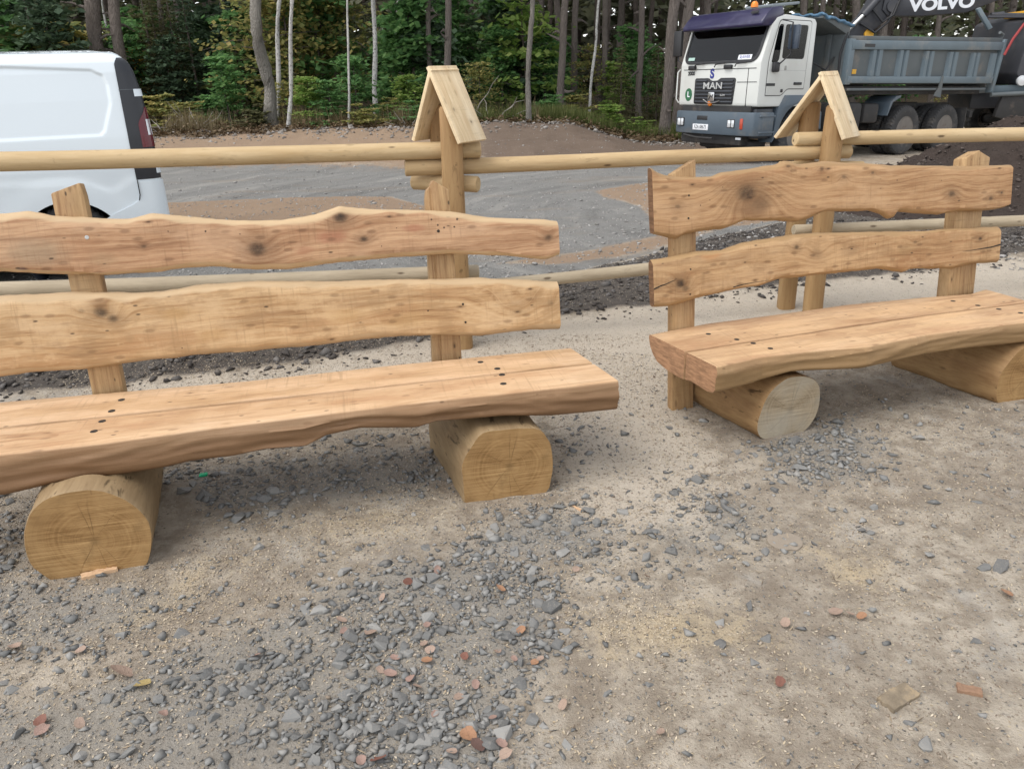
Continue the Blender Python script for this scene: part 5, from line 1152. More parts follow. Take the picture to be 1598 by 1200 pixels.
box('door_handle', (-1.05, 1.108, 1.49), (0.22, 0.03, 0.05), BLACKI, L_, 0.01); box('door_lock', (-0.62, 1.105, 1.36), (0.06, 0.02, 0.06), BLACKI, L_, 0.008); box('side_marking', (-0.30, 1.103, 1.47), (0.24, 0.006, 0.05), BLACKI, L_); box('side_repeater', (-0.66, 1.105, 1.77), (0.05, 0.02, 0.08), plain('grey_bit', (0.3, 0.3, 0.28), 0.5), L_, 0.008)
mb = tube('mirror_arm', [(-0.40, 1.12, 1.80), (-0.42, 1.25, 1.90), (-0.52, 1.30, 2.0), (-0.50, 1.30, 2.55), (-0.42, 1.12, 2.60)], 0.014, BLACKI, L_, 8)
mh = box('mirror', (-0.58, 1.30, 2.30), (0.07, 0.24, 0.42), plain('mirror_housing', (0.045, 0.06, 0.085), 0.3), L_, 0.03); box('mirror_base', (-0.36, 1.13, 1.78), (0.16, 0.09, 0.18), BLACKI, L_, 0.03)
mr = box('mirror', (-0.05, -1.28, 2.28), (0.08, 0.24, 0.50), BLACKI, L_, 0.03); tube('mirror_arm', [(-0.1, -1.08, 1.85), (-0.06, -1.26, 1.95), (-0.06, -1.26, 2.55), (-0.15, -1.08, 2.6)], 0.014, BLACKI, L_, 8)
tube('grab_rail', [(0.0, -1.09, 1.12), (0.04, -1.13, 1.2), (0.04, -1.13, 1.72), (0.0, -1.09, 1.78)], 0.014, TRW, L_, 8)
bcn = lathe('beacon', [(0, 0.07), (0.02, 0.07), (0.07, 0.062), (0.10, 0.04), (0.11, 0.01)], (-0.25, 0.55, 2.84), ORANGE, L_, 'z', 20)
box('roof_hatch', (-0.95, 0.35, 2.92), (0.75, 0.7, 0.05), plain('hatch_grey', (0.20, 0.23, 0.25), 0.5), L_, 0.015, Matrix.Rotation(math.radians(6), 3, 'Y')); box('hatch_stay', (-0.75, 0.6, 2.79), (0.03, 0.03, 0.2), BLACKI, L_)
# wing over the front wheel, steps
c0 = (-1.25, 0.53)
arc = [(c0[0] + 0.60 * math.cos(a), c0[1] + 0.60 * math.sin(a)) for a in [math.radians(d) for d in range(170, 4, -9)]]
prism('front_wing', [(-0.50, 0.40), (-0.53, 0.75), (-0.60, 1.05), (-0.74, 1.28), (-1.50, 1.28), (-1.86, 0.95), (-1.90, 0.62)] + arc, 0.74, 1.115, TRB, L_, 0.012)
for z in (0.60, 0.90): box('step', (-0.27, 1.07, z), (0.42, 0.20, 0.035), TRB, L_, 0.008)
box('step_panel', (-0.28, 0.98, 0.76), (0.46, 0.16, 0.55), BLKP, L_, 0.02)
box('cab_underside', (-0.7, 0, 0.98), (1.4, 1.9, 0.20), CHAS, L_)
wheel(L_, (-1.25, 0.95, 0.52), 0.52, 0.30, 0.30, 1, 40); wheel(L_, (-1.25, -0.95, 0.52), 0.52, 0.30, 0.30, -1, 40)
for x in (-4.72, -6.22):
    for s in (1, -1):
        wheel(L_, (x, s * 0.98, 0.525), 0.525, 0.29, 0.30, s, 44, deep=0.12); wheel(L_, (x, s * 0.66, 0.525), 0.525, 0.28, 0.30, s, 44, deep=0.1)
box('chassis_rail', (-3.9, 0.42, 0.95), (6.8, 0.09, 0.26), CHAS, L_); box('chassis_rail', (-3.9, -0.42, 0.95), (6.8, 0.09, 0.26), CHAS, L_)
for x in (-4.72, -6.22): tube('axle', [(x, -0.9, 0.53), (x, 0.9, 0.53)], 0.11, CHAS, L_, 12)
box('fuel_tank', (-2.7, 0.85, 0.85), (0.95, 0.5, 0.55), CHAS, L_, 0.08); box('air_tank', (-3.55, 0.85, 0.9), (0.5, 0.4, 0.4), CHAS, L_, 0.06)
prism('mudguard', [(-3.95, 0.85), (-4.02, 1.12), (-4.2, 1.24), (-4.35, 1.26), (-4.35, 1.22), (-4.1, 1.12), (-3.98, 0.85)], 0.5, 1.14, TRB, L_); box('mud_flap', (-6.95, 0.85, 0.62), (0.02, 0.55, 0.7), RUBB, L_)
box('tail_beam', (-7.3, 0, 0.82), (0.12, 2.1, 0.16), CHAS, L_, 0.02)
# tipper bed
bed = prism('tipper_bed', [(-2.48, 1.52), (-2.48, 2.30), (-7.80, 2.38), (-7.62, 1.50)], 1.04, 1.10, BEDD, L_, 0.006)
prism('bed_wall', [(-2.48, 1.52), (-2.48, 2.30), (-7.80, 2.38), (-7.62, 1.50)], -1.10, -1.04, BEDD, L_, 0.006)
box('bed_floor', (-5.05, 0, 1.53), (5.2, 2.08, 0.08), BEDD, L_)
prism('top_rail', [(-2.45, 2.13), (-2.45, 2.30), (-7.84, 2.40), (-7.80, 2.22)], 1.10, 1.185, BED, L_, 0.012); prism('top_board', [(-2.45, 2.302), (-2.45, 2.385), (-7.82, 2.49), (-7.84, 2.402)], 1.06, 1.13, BEDD, L_, 0.006)
prism('bottom_rail', [(-2.45, 1.50), (-2.45, 1.63), (-7.70, 1.65), (-7.66, 1.50)], 1.10, 1.18, BED, L_, 0.012)
for a, b in ((-3.12, -3.50), (-4.02, -4.38), (-4.92, -5.28), (-5.80, -6.18), (-6.70, -7.04), (-7.48, -7.72)):
    m = (a + b) / 2; w = (a - b)
    for q in (m + w * 0.26, m - w * 0.26) if w > 0.3 else (m,):
        ww = w * 0.44 if w > 0.3 else w * 0.9
        bm = bmesh.new(); add_prism(bm, [(q - ww / 2, 1.10), (q - ww / 2 + 0.03, 1.165), (q + ww / 2 - 0.03, 1.165), (q + ww / 2, 1.10)], 1.64, 2.15)
        for v in bm.verts: v.co = Vector((v.co.x, v.co.z, v.co.y))
        bmesh.ops.recalc_face_normals(bm, faces=bm.faces[:]); bm_obj('rib', bm, BED, L_)
box('front_post', (-2.47, 1.10, 1.90), (0.16, 0.14, 0.86), BED, L_, 0.015); prism('tail_post', [(-7.72, 1.30), (-7.84, 2.46), (-7.95, 2.46), (-7.80, 1.28)], 1.02, 1.19, BED, L_, 0.012); tube('tail_hook', [(-7.84, 1.1, 2.44), (-7.86, 1.1, 2.56), (-7.72, 1.1, 2.60)], 0.035, BEDD, L_, 8)
prism('tailgate', [(-7.66, 1.44), (-7.86, 2.38), (-7.93, 2.38), (-7.74, 1.42)], -1.03, 1.03, BEDD, L_, 0.01)
box('headboard', (-2.40, 0, 2.0), (0.08, 2.1, 1.1), BEDD, L_, 0.01)
for y in (-0.8, -0.3, 0.2, 0.7): box('headboard_rib', (-2.33, y, 1.95), (0.07, 0.12, 0.95), BEDD, L_, 0.015)
prism('cab_canopy', [(-2.46, 2.38), (-2.46, 2.56), (-1.62, 2.74), (-1.60, 2.68)], -1.06, 1.06, BEDD, L_, 0.01)
def tarp():
    V = []; F = []; n = 30; m = 40
    for i in range(n):
        for j in range(m):
            x = -1.58 - 0.95 * i / (n - 1); y = -1.05 + 2.15 * j / (m - 1)
            z = 2.77 - 0.20 * i / (n - 1) + 0.05 * mnoise.noise(Vector((x * 5, y * 4, 1))) + 0.03 * mnoise.noise(Vector((x * 13, y * 11, 4)))
            V.append((x, y, z))
    k = len(V); V += [(x, y, z - 0.04) for x, y, z in V]
    for i in range(n - 1):
        for j in range(m - 1):
            a = i * m + j; F.append((a, a + 1, a + m + 1, a + m)); F.append((a + k, a + m + k, a + m + 1 + k, a + 1 + k))
    for j in range(m - 1): F += [(j, j + k, j + 1 + k, j + 1), ((n - 1) * m + j, (n - 1) * m + j + 1, (n - 1) * m + j + 1 + k, (n - 1) * m + j + k)]
    for i in range(n - 1): F += [(i * m, (i + 1) * m, (i + 1) * m + k, i * m + k), (i * m + m - 1, i * m + m - 1 + k, (i + 1) * m + m - 1 + k, (i + 1) * m + m - 1)]
    mesh_obj('tarpaulin', V, F, TARP, L_, smooth=True)
tarp()
box('sill_rail', (-5.0, 1.13, 1.38), (5.0, 0.05, 0.05), BEDD, L_, 0.01); box('bed_lower_frame', (-5.0, 0.55, 1.36), (5.1, 0.9, 0.18), CHAS, L_, 0.02)
box('bed_plate', (-2.98, 1.187, 2.215), (0.32, 0.006, 0.06), BLACKI, L_); box('bed_sticker', (-2.70, 1.105, 1.72), (0.13, 0.006, 0.09), YEL, L_)
lever = prism('release_lever', [(-5.62, 1.66), (-5.58, 1.40), (-5.45, 1.24), (-5.70, 1.20), (-5.68, 1.66)], 1.17, 1.20, BEDD, L_)
tube('air_hose', [(-1.5, 0.7, 1.6), (-1.8, 0.75, 1.9), (-2.2, 0.8, 1.75), (-2.35, 0.85, 2.0)], 0.018, BLACKI, L_, 8)
tube('bed_strut', [(-2.36, 1.0, 1.55), (-2.30, 1.02, 2.05), (-2.40, 1.05, 2.45)], 0.022, BLACKI, L_, 8)

# ------------------------------------------------------------------ wheeled excavator behind the lorry
exc = tag(empty('excavator', (13.6, 20.6, -0.42)), 'dark grey wheeled excavator reaching its lettered boom over the tipper bed', 'excavator')
EO = Vector((13.6, 20.6, -0.42)); X_ = lambda pts: [(x - EO.x, z - EO.z) for x, z in pts]
bmm = prism('boom', X_([(9.20, 2.72), (9.22, 2.95), (9.5, 3.08), (11.2, 3.14), (12.3, 3.62), (13.2, 3.62), (14.6, 2.2), (14.9, 1.3), (14.4, 1.2), (13.9, 2.0), (12.9, 3.02), (11.95, 2.84), (11.25, 2.60), (10.2, 2.56), (9.35, 2.58)]), -0.24, 0.20, EXG, exc, 0.02)
lettering('lettering', 'VOLVO', 0.36, WHITEI, bmm, basis(Vector((1, 0, 0.035)).normalized(), Vector((-0.035, 0, 1)).normalized(), Vector((0, -1, 0)), (10.62 - EO.x, -0.243, 2.805 - EO.z)), 0.004, 0.016, sx=1.28)
prism('stick', X_([(8.22, 1.85), (8.05, 1.95), (8.75, 2.60), (9.05, 3.15), (9.45, 3.35), (9.62, 3.0), (9.30, 2.45), (8.75, 2.05), (8.4, 1.80)]), -0.20, 0.16, EXG, exc, 0.02)
tube('stick_cylinder', [(8.15 - EO.x, -0.24, 2.02 - EO.z), (8.85 - EO.x, -0.26, 2.72 - EO.z)], 0.05, CHROME, exc, 10); tube('stick_cylinder', [(8.75 - EO.x, -0.26, 2.62 - EO.z), (9.3 - EO.x, -0.27, 3.25 - EO.z)], 0.085, EXG, exc, 12)
tube('hydraulic_hose', [(8.95 - EO.x, -0.25, 2.75 - EO.z), (9.2 - EO.x, -0.33, 2.45 - EO.z), (9.45 - EO.x, -0.3, 2.6 - EO.z), (9.6 - EO.x, -0.28, 3.0 - EO.z)], 0.03, BLACKI, exc, 8)
tube('hydraulic_hose', [(8.7 - EO.x, -0.25, 2.45 - EO.z), (9.05 - EO.x, -0.33, 2.22 - EO.z), (9.35 - EO.x, -0.3, 2.45 - EO.z), (9.5 - EO.x, -0.28, 2.85 - EO.z)], 0.03, BLACKI, exc, 8)
lathe('pivot_pin', [(-0.30, 0.14), (0.26, 0.14)], (9.42 - EO.x, 0, 2.80 - EO.z), EXG, exc, 'y', 20); lathe('pivot_pin', [(-0.26, 0.11), (0.2, 0.11)], (8.95 - EO.x, 0, 2.20 - EO.z), YEL, exc, 'y', 20)
prism('bucket', X_([(8.3, 1.95), (7.9, 1.6), (7.8, 1.1), (8.3, 0.85), (8.9, 1.0), (8.75, 1.5)]), -0.45, 0.45, EXG, exc, 0.02)
prism('upper_body', X_([(12.35, 0.95), (12.15, 1.2), (12.30, 2.35), (12.55, 2.48), (13.6, 2.48), (13.8, 1.75), (15.9, 1.75), (16.1, 1.4), (16.0, 0.95)]), -1.2, 1.2, EXG, exc, 0.05)
box('roof_guard', (12.95 - EO.x, -0.6, 2.50 - EO.z), (1.3, 1.2, 0.14), YEL, exc, 0.03); tube('work_lamp_bar', [(11.75 - EO.x, -0.9, 2.52 - EO.z), (11.25 - EO.x + 0.2, -0.9, 2.50 - EO.z), (12.4 - EO.x, -0.9, 2.46 - EO.z)], 0.05, EXG, exc, 8)
prism('mirror', X_([(11.0, 2.62), (11.08, 2.66), (11.45, 2.22), (11.36, 2.17)]), -1.1, -1.0, BED, exc, 0.01); tube('mirror_arm', [(11.3 - EO.x, -1.05, 2.45 - EO.z), (12.35 - EO.x, -1.05, 2.42 - EO.z)], 0.03, EXG, exc, 8)
tube('grab_rail', [(12.05 - EO.x, -1.28, 2.28 - EO.z), (11.85 - EO.x, -1.28, 1.95 - EO.z), (11.72 - EO.x, -1.28, 1.62 - EO.z)], 0.03, REDH, exc, 8)
box('cab_window', (13.0 - EO.x, -1.205, 1.85 - EO.z), (0.9, 0.03, 0.9), TINT, exc, 0.02)
lathe('swivel_drum', [(0, 0.6), (0.25, 0.6)], (13.6 - EO.x, 0, 0.78 - EO.z), CHAS, exc, 'z', 28)
box('chassis', (13.5 - EO.x, 0, 0.62 - EO.z), (3.9, 1.1, 0.42), EXG, exc, 0.05); box('blade_arm', (12.2 - EO.x, -0.9, 0.87 - EO.z), (2.2, 0.18, 0.16), BED, exc, 0.03)
prism('dozer_blade', X_([(11.85, 0.78), (12.75, 0.80), (12.75, 0.20), (12.55, 0.16), (12.3, 0.22), (12.05, 0.18), (11.75, 0.26)]), -1.32, -1.18, CHAS, exc, 0.03); tube('blade_edge', [(11.55 - EO.x, -1.34, 0.76 - EO.z), (12.85 - EO.x, -1.34, 0.78 - EO.z)], 0.05, BEDD, exc, 10)
for x in (12.9, 14.9):
    for s in (-1, 1): wheel(exc, (x - EO.x, s * 1.0, 0.50), 0.50, 0.34, 0.27, s, 28)
for x in (12.9, 14.9): tube('axle', [(x - EO.x, -0.95, 0.5), (x - EO.x, 0.95, 0.5)], 0.13, CHAS, exc, 12)
lathe('headlamp', [(0, 0.10), (-0.06, 0.12), (-0.1, 0.11), (-0.11, 0.02)], (12.25 - EO.x, -1.22, 1.05 - EO.z), CLRL, exc, 'y', 20)

# ------------------------------------------------------------------ the wood
def leaf_mat(name, a, b, c, trans=0.55):
    t = NT(name); r = t.island(); o = t.objrand()
    col = t.ramp(r, [(0.0, a), (0.5, b), (1.0, c)])
    col = t.mix(t.math('MULTIPLY', o, 0.35), col, tuple(k * 0.55 for k in b))
    big = t.noise(t.coord(), 1.1, 3)
    col = t.mix(t.smooth(big, 0.35, 0.65, 0.0, 0.35), col, a)
    t.setin(t.b.inputs['Base Color'], col); t.setin(t.b.inputs['Roughness'], 0.6); t.setin(t.b.inputs['Specular IOR Level'], 0.25)
    tr = t.n('ShaderNodeBsdfTranslucent'); t.l(col, tr.inputs['Color']); mx = t.n('ShaderNodeMixShader'); mx.inputs[0].default_value = trans
    t.l(t.b.outputs[0], mx.inputs[1]); t.l(tr.outputs[0], mx.inputs[2]); t.l(mx.outputs[0], t.out.inputs[0]); return t.m
LEAF = {'green': leaf_mat('leaf_green', (0.101, 0.225, 0.085), (0.168, 0.331, 0.114), (0.277, 0.451, 0.161)),
        'lime': leaf_mat('leaf_lime', (0.168, 0.293, 0.068), (0.306, 0.451, 0.114), (0.521, 0.583, 0.191)),
        'olive': leaf_mat('leaf_olive', (0.168, 0.211, 0.073), (0.331, 0.331, 0.114), (0.656, 0.504, 0.191)),
        'dark': leaf_mat('needle_dark', (0.061, 0.095, 0.059), (0.087, 0.145, 0.080), (0.143, 0.211, 0.114), 0.2),
        'gold': leaf_mat('leaf_gold', (0.277, 0.318, 0.085), (0.468, 0.424, 0.098), (0.763, 0.504, 0.131)),
        'orange': leaf_mat('leaf_orange', (0.411, 0.293, 0.098), (0.711, 0.371, 0.098), (1.142, 0.451, 0.098)),
        'brown': leaf_mat('leaf_brown', (0.083, 0.088, 0.042), (0.132, 0.131, 0.060), (0.187, 0.175, 0.078), 0.4)}
def bark(name, a, b, sc=1.0, crack=0.6, moss=None):
    t = NT(name); P = t.coord(); o = t.objrand()
    P = t.vmath('ADD', P, t.comb(t.math('MULTIPLY', o, 40), 0, t.math('MULTIPLY', o, 9)))
    v = t.voro(t.mapping(P, (14 * sc, 14 * sc, 3.2 * sc)), 1.0, 'DISTANCE_TO_EDGE'); f = t.noise(t.mapping(P, (30, 30, 7)), 1, 5, 0.65)
    col = t.mix(f, a, b); col = t.mix(t.smooth(v, 0.12, 0.0, 0, crack), col, tuple(k * 0.35 for k in a))
    col = t.mix(t.smooth(t.noise(P, 1.4, 4), 0.52, 0.72, 0, 0.5), col, moss or tuple(k * 0.7 for k in b))
    return t.done(col, 0.9, 0, t.bump(t.math('ADD', t.smooth(v, 0.0, 0.2), f), 0.8, 0.03), Specular_IOR_Level=0.15)
PINE = bark('pine_bark', (0.17, 0.14, 0.122), (0.27, 0.235, 0.21), 1.0, 0.5); GREY = bark('grey_bark', (0.20, 0.185, 0.16), (0.36, 0.335, 0.30), 0.8, 0.25); DARKB = bark('dark_bark', (0.11, 0.088, 0.075), (0.18, 0.15, 0.13))
def birch_mat():
    t = NT('birch_bark'); P = t.coord(); o = t.objrand(); P = t.vmath('ADD', P, t.comb(t.math('MULTIPLY', o, 30), 0, t.math('MULTIPLY', o, 17)))
    n = t.noise(t.mapping(P, (5, 5, 16)), 1, 4, 0.6); m = t.noise(t.mapping(P, (10, 10, 60)), 1, 3, 0.6); g = t.noise(P, 2.5, 3)
    col = t.mix(g, (0.50, 0.49, 0.465), (0.34, 0.33, 0.315)); col = t.mix(t.smooth(n, 0.55, 0.62, 0, 0.9), col, (0.035, 0.03, 0.028)); col = t.mix(t.smooth(m, 0.6, 0.7, 0, 0.5), col, (0.12, 0.11, 0.1))
    return t.done(col, 0.7, 0, t.bump(n, 0.3, 0.02))
BIRCH = birch_mat()
def trunk_mesh(name, H, seed, crooked, taper=0.45, n=14, rings=40, stubs=0):
    r_ = np.random.default_rng(seed); bm = bmesh.new(); pts = []; rads = []
    for i in range(rings):
        f = (i / (rings - 1)) ** 1.35; z = H * f - 0.25
        pts.append((crooked * mnoise.noise(Vector((seed, z * 0.55, 0))) * min(1, max(z, 0) / 1.0), crooked * mnoise.noise(Vector((seed + 9, z * 0.5, 3))) * min(1, max(z, 0)), z))
        flare = 1 + 0.45 * math.exp(-max(z, 0) * 4.5)
        rads.append(0.5 * (1 - (1 - taper) * f) * flare * (1 + 0.04 * mnoise.noise(Vector((seed, z * 3, 1)))))
    add_tube(bm, pts, rads, n, True, 0.10, seed)
    for k in range(stubs):
        z = r_.uniform(0.8, 4.8); th = r_.uniform(0, 6.28); L = r_.uniform(0.6, 3.0); d = Vector((math.cos(th), math.sin(th), r_.uniform(-0.15, 0.25)))
        p0 = Vector((pts[0][0], 0, z)); add_tube(bm, [p0 + d * 0.3, p0 + d * (0.5 + L * 0.4), p0 + d * (0.5 + L) + Vector((0, 0, r_.uniform(-0.2, 0.1)))], [0.07, 0.045, 0.015], 5, False)
    bmesh.ops.recalc_face_normals(bm, faces=bm.faces[:]); me = bpy.data.meshes.new(name); bm.to_mesh(me); bm.free()
    me.polygons.foreach_set('use_smooth', [True] * len(me.polygons)); return me
# unit-diameter trunks (x, y scaled by the trunk diameter)
TR = {'pine': [trunk_mesh('trunk', 17, s, 0.35, 0.5, 14, 34, 5) for s in (1, 2, 3)], 'grey': [trunk_mesh('trunk', 13, 8, 1.0, 0.4, 14, 40, 0)], 'birch': [trunk_mesh('trunk', 14, s, 0.7, 0.35, 12, 44, 0) for s in (5, 6)], 'slim': [trunk_mesh('trunk', 9, s, 1.5, 0.3, 10, 44, 0) for s in (7, 9)]}
def leaf_quads(C, N, size, asp, rg, flat=0.0):
    """diamond leaves at centres C; N is unused normal bias; flat = share of horizontal orientation"""
    C = np.asarray(C); n = len(C); th = rg.uniform(0, 2 * np.pi, n); ph = rg.normal(0, 1 - flat, n) * 0.9
    u = np.stack([np.cos(th), np.sin(th), np.zeros(n)], 1); w = np.stack([-np.sin(th) * np.cos(ph), np.cos(th) * np.cos(ph), np.sin(ph)], 1)
    tilt = rg.normal(0, 0.35, n)[:, None]; u = u * np.cos(tilt) + np.array([0, 0, 1.0]) * np.sin(tilt)
    s = (size * rg.uniform(0.6, 1.35, n))[:, None]
    V = np.stack([C - u * s, C + w * s * asp, C + u * s, C - w * s * asp], 1).reshape(-1, 3)
    return V, np.arange(4 * n).reshape(n, 4)
def mesh_only(V, Fq, name):
    o = fast_mesh(name, V, Fq, None); me = o.data; bpy.data.objects.remove(o); return me
def shade_crown(seed):  # unseen crown above the frame, put in to shade the wood, thinned for light
    rg = np.random.default_rng(seed); n = 60
    z = rg.uniform(10, 17.5, n); r = (2.6 * (1 - ((z - 12) / 7) ** 2).clip(0.1)) * np.sqrt(rg.uniform(0, 1, n)); a = rg.uniform(0, 6.28, n)
    V, Fq = leaf_quads(np.stack([r * np.cos(a), r * np.sin(a), z], 1), None, 0.6, 0.6, rg, 0.3); return mesh_only(V, Fq, 'crown')
def leafy(seed, nb=46, per=42, spread=0.42, low=0.1, size=0.030, asp=0.62, droop=0.15):
    """unit-height leafy sapling: horizontal sprays of leaves along thin branches"""
    rg = np.random.default_rng(seed); C = []; B = []
    for k in range(nb):
        h = low + (1 - low) * rg.uniform(0, 1) ** 0.9; L = spread * (0.35 + 0.8 * (1 - h)) * rg.uniform(0.55, 1.15); a = rg.uniform(0, 6.28); up = rg.uniform(0.05, 0.45)
        t = rg.uniform(0.12, 1, per); d = np.array([math.cos(a), math.sin(a)]); lat = rg.normal(0, 0.09, per) * (0.5 + t * 0.6) 
        x = d[0] * L * t - d[1] * lat; y = d[1] * L * t + d[0] * lat; z = h + up * L * t - droop * L * t * t + rg.normal(0, 0.014, per)
        C.append(np.stack([x, y, z], 1)); B.append((h, a, L, up))
    C = np.concatenate(C); C[:, 2] = np.maximum(C[:, 2], 0.02)
    V, Fq = leaf_quads(C, None, size, asp, rg, 0.35); cr = mesh_only(V, Fq, 'crown')
    bm = bmesh.new(); add_tube(bm, [(0, 0, -0.06), (0.01, 0.0, 0.3), (-0.01, 0.01, 0.65), (0, 0, 0.97)], [0.011, 0.009, 0.006, 0.002], 6, False)
    for h, a, L, up in B[::2]:
        d = Vector((math.cos(a), math.sin(a), 0)); add_tube(bm, [Vector((0, 0, h)), d * L * 0.5 + Vector((0, 0, h + up * L * 0.5 - droop * L * .25)), d * L + Vector((0, 0, h + up * L - droop * L))], [0.004, 0.003, 0.001], 4, False)
    me = bpy.data.meshes.new('trunk'); bm.to_mesh(me); bm.free(); return cr, me
def spruce(seed):
    rg = np.random.default_rng(seed); C = []; 
    for k in range(24):
        h = 0.04 + 0.94 * k / 24
        for j in range(8):
            a = rg.uniform(0, 6.28); L = 0.30 * (1.03 - h) * rg.uniform(0.75, 1.15) + 0.02; per = max(6, int(34 * (1.05 - h)))
            t = rg.uniform(0.08, 1, per); lat = rg.normal(0, 0.028, per) * (1.1 - t * 0.6); x = math.cos(a) * L * t - math.sin(a) * lat; y = math.sin(a) * L * t + math.cos(a) * lat
            C.append(np.stack([x, y, h - 0.14 * L * t + rg.normal(0, 0.006, per) - 0.25 * np.abs(lat)], 1))
    V, Fq = leaf_quads(np.concatenate(C), None, 0.021, 0.22, rg, 0.4); cr = mesh_only(V, Fq, 'crown')
    bm = bmesh.new(); add_tube(bm, [(0, 0, -0.05), (0, 0, 0.5), (0, 0, 0.98)], [0.014, 0.009, 0.001], 6, False); me = bpy.data.meshes.new('trunk'); bm.to_mesh(me); bm.free(); return cr, me
SHADE_CROWNS = [shade_crown(s) for s in (21, 22)]
LEAFY = [leafy(s) for s in (31, 32, 33, 34)]; SPR = [spruce(s) for s in (41, 42)]; BUSH = [leafy(s, 34, 34, 0.85, 0.05, 0.06, 0.55, 0.1) for s in (51, 52, 53)]
AIRY = [leafy(s, 60, 26, 0.5, 0.12, 0.020, 0.7, 0.25) for s in (61, 62)]
def inst(name, me, parent, mat, scale=(1, 1, 1), rot=0.0):
    o = bpy.data.objects.new(name, me); link(o, parent); o.scale = scale; o.rotation_euler = (0, 0, rot)
    if not me.materials: me.materials.append(mat)
    o.material_slots[0].link = 'OBJECT'; o.material_slots[0].material = mat; return o
rg = np.random.default_rng(99)
def where(x, y):
    a = x / y
    for lim, w in ((-0.47, 'above the white van roof'), (-0.38, 'behind the rear of the white van'), (-0.30, 'beside the bare pale twigs'), (-0.24, 'around the leaning grey trunk'), (-0.18, 'between the two white birches'), (-0.12, 'beside the straight white birch'), (-0.05, 'behind the taller fence cap'), (0.03, 'right of the taller fence cap'), (0.11, 'above the middle of the fence'), (0.19, 'left of the lorry cab'), (0.30, 'behind the lorry cab'), (0.42, 'behind the tipper bed')):
        if a < lim: return w
    return 'behind the excavator'
def depth(y): return 'front' if y < 27 else ('second row' if y < 31.5 else ('third row' if y < 37 else 'far back'))
TLAB = {2: ('grey_tree', 'grey smooth trunk leaning left at the edge of the wood behind the sandy bank'),
        3: ('birch_tree', 'patchy pale birch half hidden just right of the leaning grey trunk'), 4: ('birch_tree', 'crooked white birch rooted at the very edge of the sandy bank'),
        5: ('birch_tree', 'very thin crooked pale birch between the two white birches'), 6: ('birch_tree', 'straight white birch with dark flecks, brightest trunk in the green undergrowth'),
        9: ('pine_tree', 'stout reddish grey pine trunk just right of the taller gabled fence cap'), 10: ('young_pine', 'slim grey trunk rooted at the edge of the brown soil, nearest in the middle'),
        11: ('pine_tree', 'slanting grey pine trunk left of the slender white birch by the lorry'), 12: ('birch_tree', 'slender white birch slanting out of the grass left of the lorry'),
        14: ('pine_tree', 'thick pine trunk on the gravel bank, first of the pair beside the lorry cab'), 15: ('pine_tree', 'thick pine trunk right behind the lorry cab corner, second of the pair'),
        0: ('pine_tree', 'broad grey pine trunk rising above the roof of the white van'), 1: ('pine_tree', 'brown pine trunk above the rear end of the white van roof'),
        7: ('pine_tree', 'thin straight pine trunk above the ridge of the taller fence cap'), 8: ('pine_tree', 'medium pine trunk rising directly right behind the taller fence cap'),
        20: ('pine_tree', 'grey pine trunk rising behind the tipper bed beside the excavator stick'), 33: ('birch_tree', 'thin pale stem between the two trunks above the white van')}
for i, (k, x, y, lean, d) in enumerate(TREES):
    nm = {'pine': 'pine_tree', 'grey': 'grey_tree', 'birch': 'birch_tree', 'slim': 'birch_tree'}[k]
    lab = TLAB.get(i)
    if lab is None: wl = where(x, y)
    t_ = empty(lab[0] if lab else nm, (x, y, GH(x, y)), (0, lean and math.atan(lean), 0))
    tag(t_, lab[1] if lab else (('slim pale birch stem among the saplings ' if nm == 'birch_tree' else 'tall slender pine trunk in the second row, ') + wl), 'tree', 'trees of the wood')
    var = TR[k][i % len(TR[k])]
    d *= 0.8 if k in ('birch', 'slim') else 0.92
    inst('trunk', var, t_, {'pine': PINE, 'grey': GREY, 'birch': BIRCH, 'slim': BIRCH}[k], (d, d, 1), i * 1.7)
    inst('crown', SHADE_CROWNS[i % 2], t_, LEAF['dark' if k == 'pine' else 'olive'], (0.9, 0.9, 1) if k == 'pine' else (0.75, 0.75, 0.8), i * 2.1)  # out of view, there to block sky light over the trunks
for i in range(62):
    x = rg.uniform(-30, 34); y = rg.uniform(33, 47)
    if -12 < x < -1 and rg.random() < 0.45: continue
    t_ = tag(empty('pine_tree', (x, y, GH(x, y)), (rg.normal(0, 0.015), rg.normal(0, 0.02), 0)), ('thin' if i % 3 else 'sturdy') + ' pine trunk ' + ('far back in the dark wood, ' if y > 39 else 'in the dark third row, ') + where(x, y), 'tree', 'trees of the wood')
    d = rg.uniform(0.17, 0.36); inst('trunk', TR['pine'][i % 3], t_, PINE if rg.random() < 0.5 else DARKB, (d, d, 1), i * 1.3); inst('crown', SHADE_CROWNS[i % 2], t_, LEAF['dark'], (1.2, 1.2, 1), i)  # crown again only shades from above the frame
SLAB = {('spruce', 'dark'): ('young_spruce', 'dark young spruce standing deep behind the white van'), ('spruce', 'gold'): ('young_larch', 'yellowing young conifer with orange tips beside the van'), ('leafy', 'orange'): ('sapling', 'small sapling with orange autumn leaves behind the van corner'),
        ('spruce', 'brown'): ('young_spruce', 'half dead brownish young spruce in the wood'), ('leafy', 'green'): ('sapling', 'fresh green leafy sapling under the tall trunks'), ('leafy', 'olive'): ('sapling', 'olive yellow birch sapling among the white trunks'), ('leafy', 'lime'): ('sapling', 'bright light green sapling at the edge of the wood'),
        ('leafy', 'dark'): ('sapling', 'dark green sapling in the shade under the pines'), ('bush', 'olive'): ('bush', 'low olive bush at the foot of the trees'), ('bush', 'lime'): ('bush', 'low bright green bush on the grassy edge'), ('bush', 'green'): ('bush', 'low green bush at the foot of the trees'), ('bush', 'brown'): ('bush', 'low bush with withered brown leaves')}
EXTRA = []
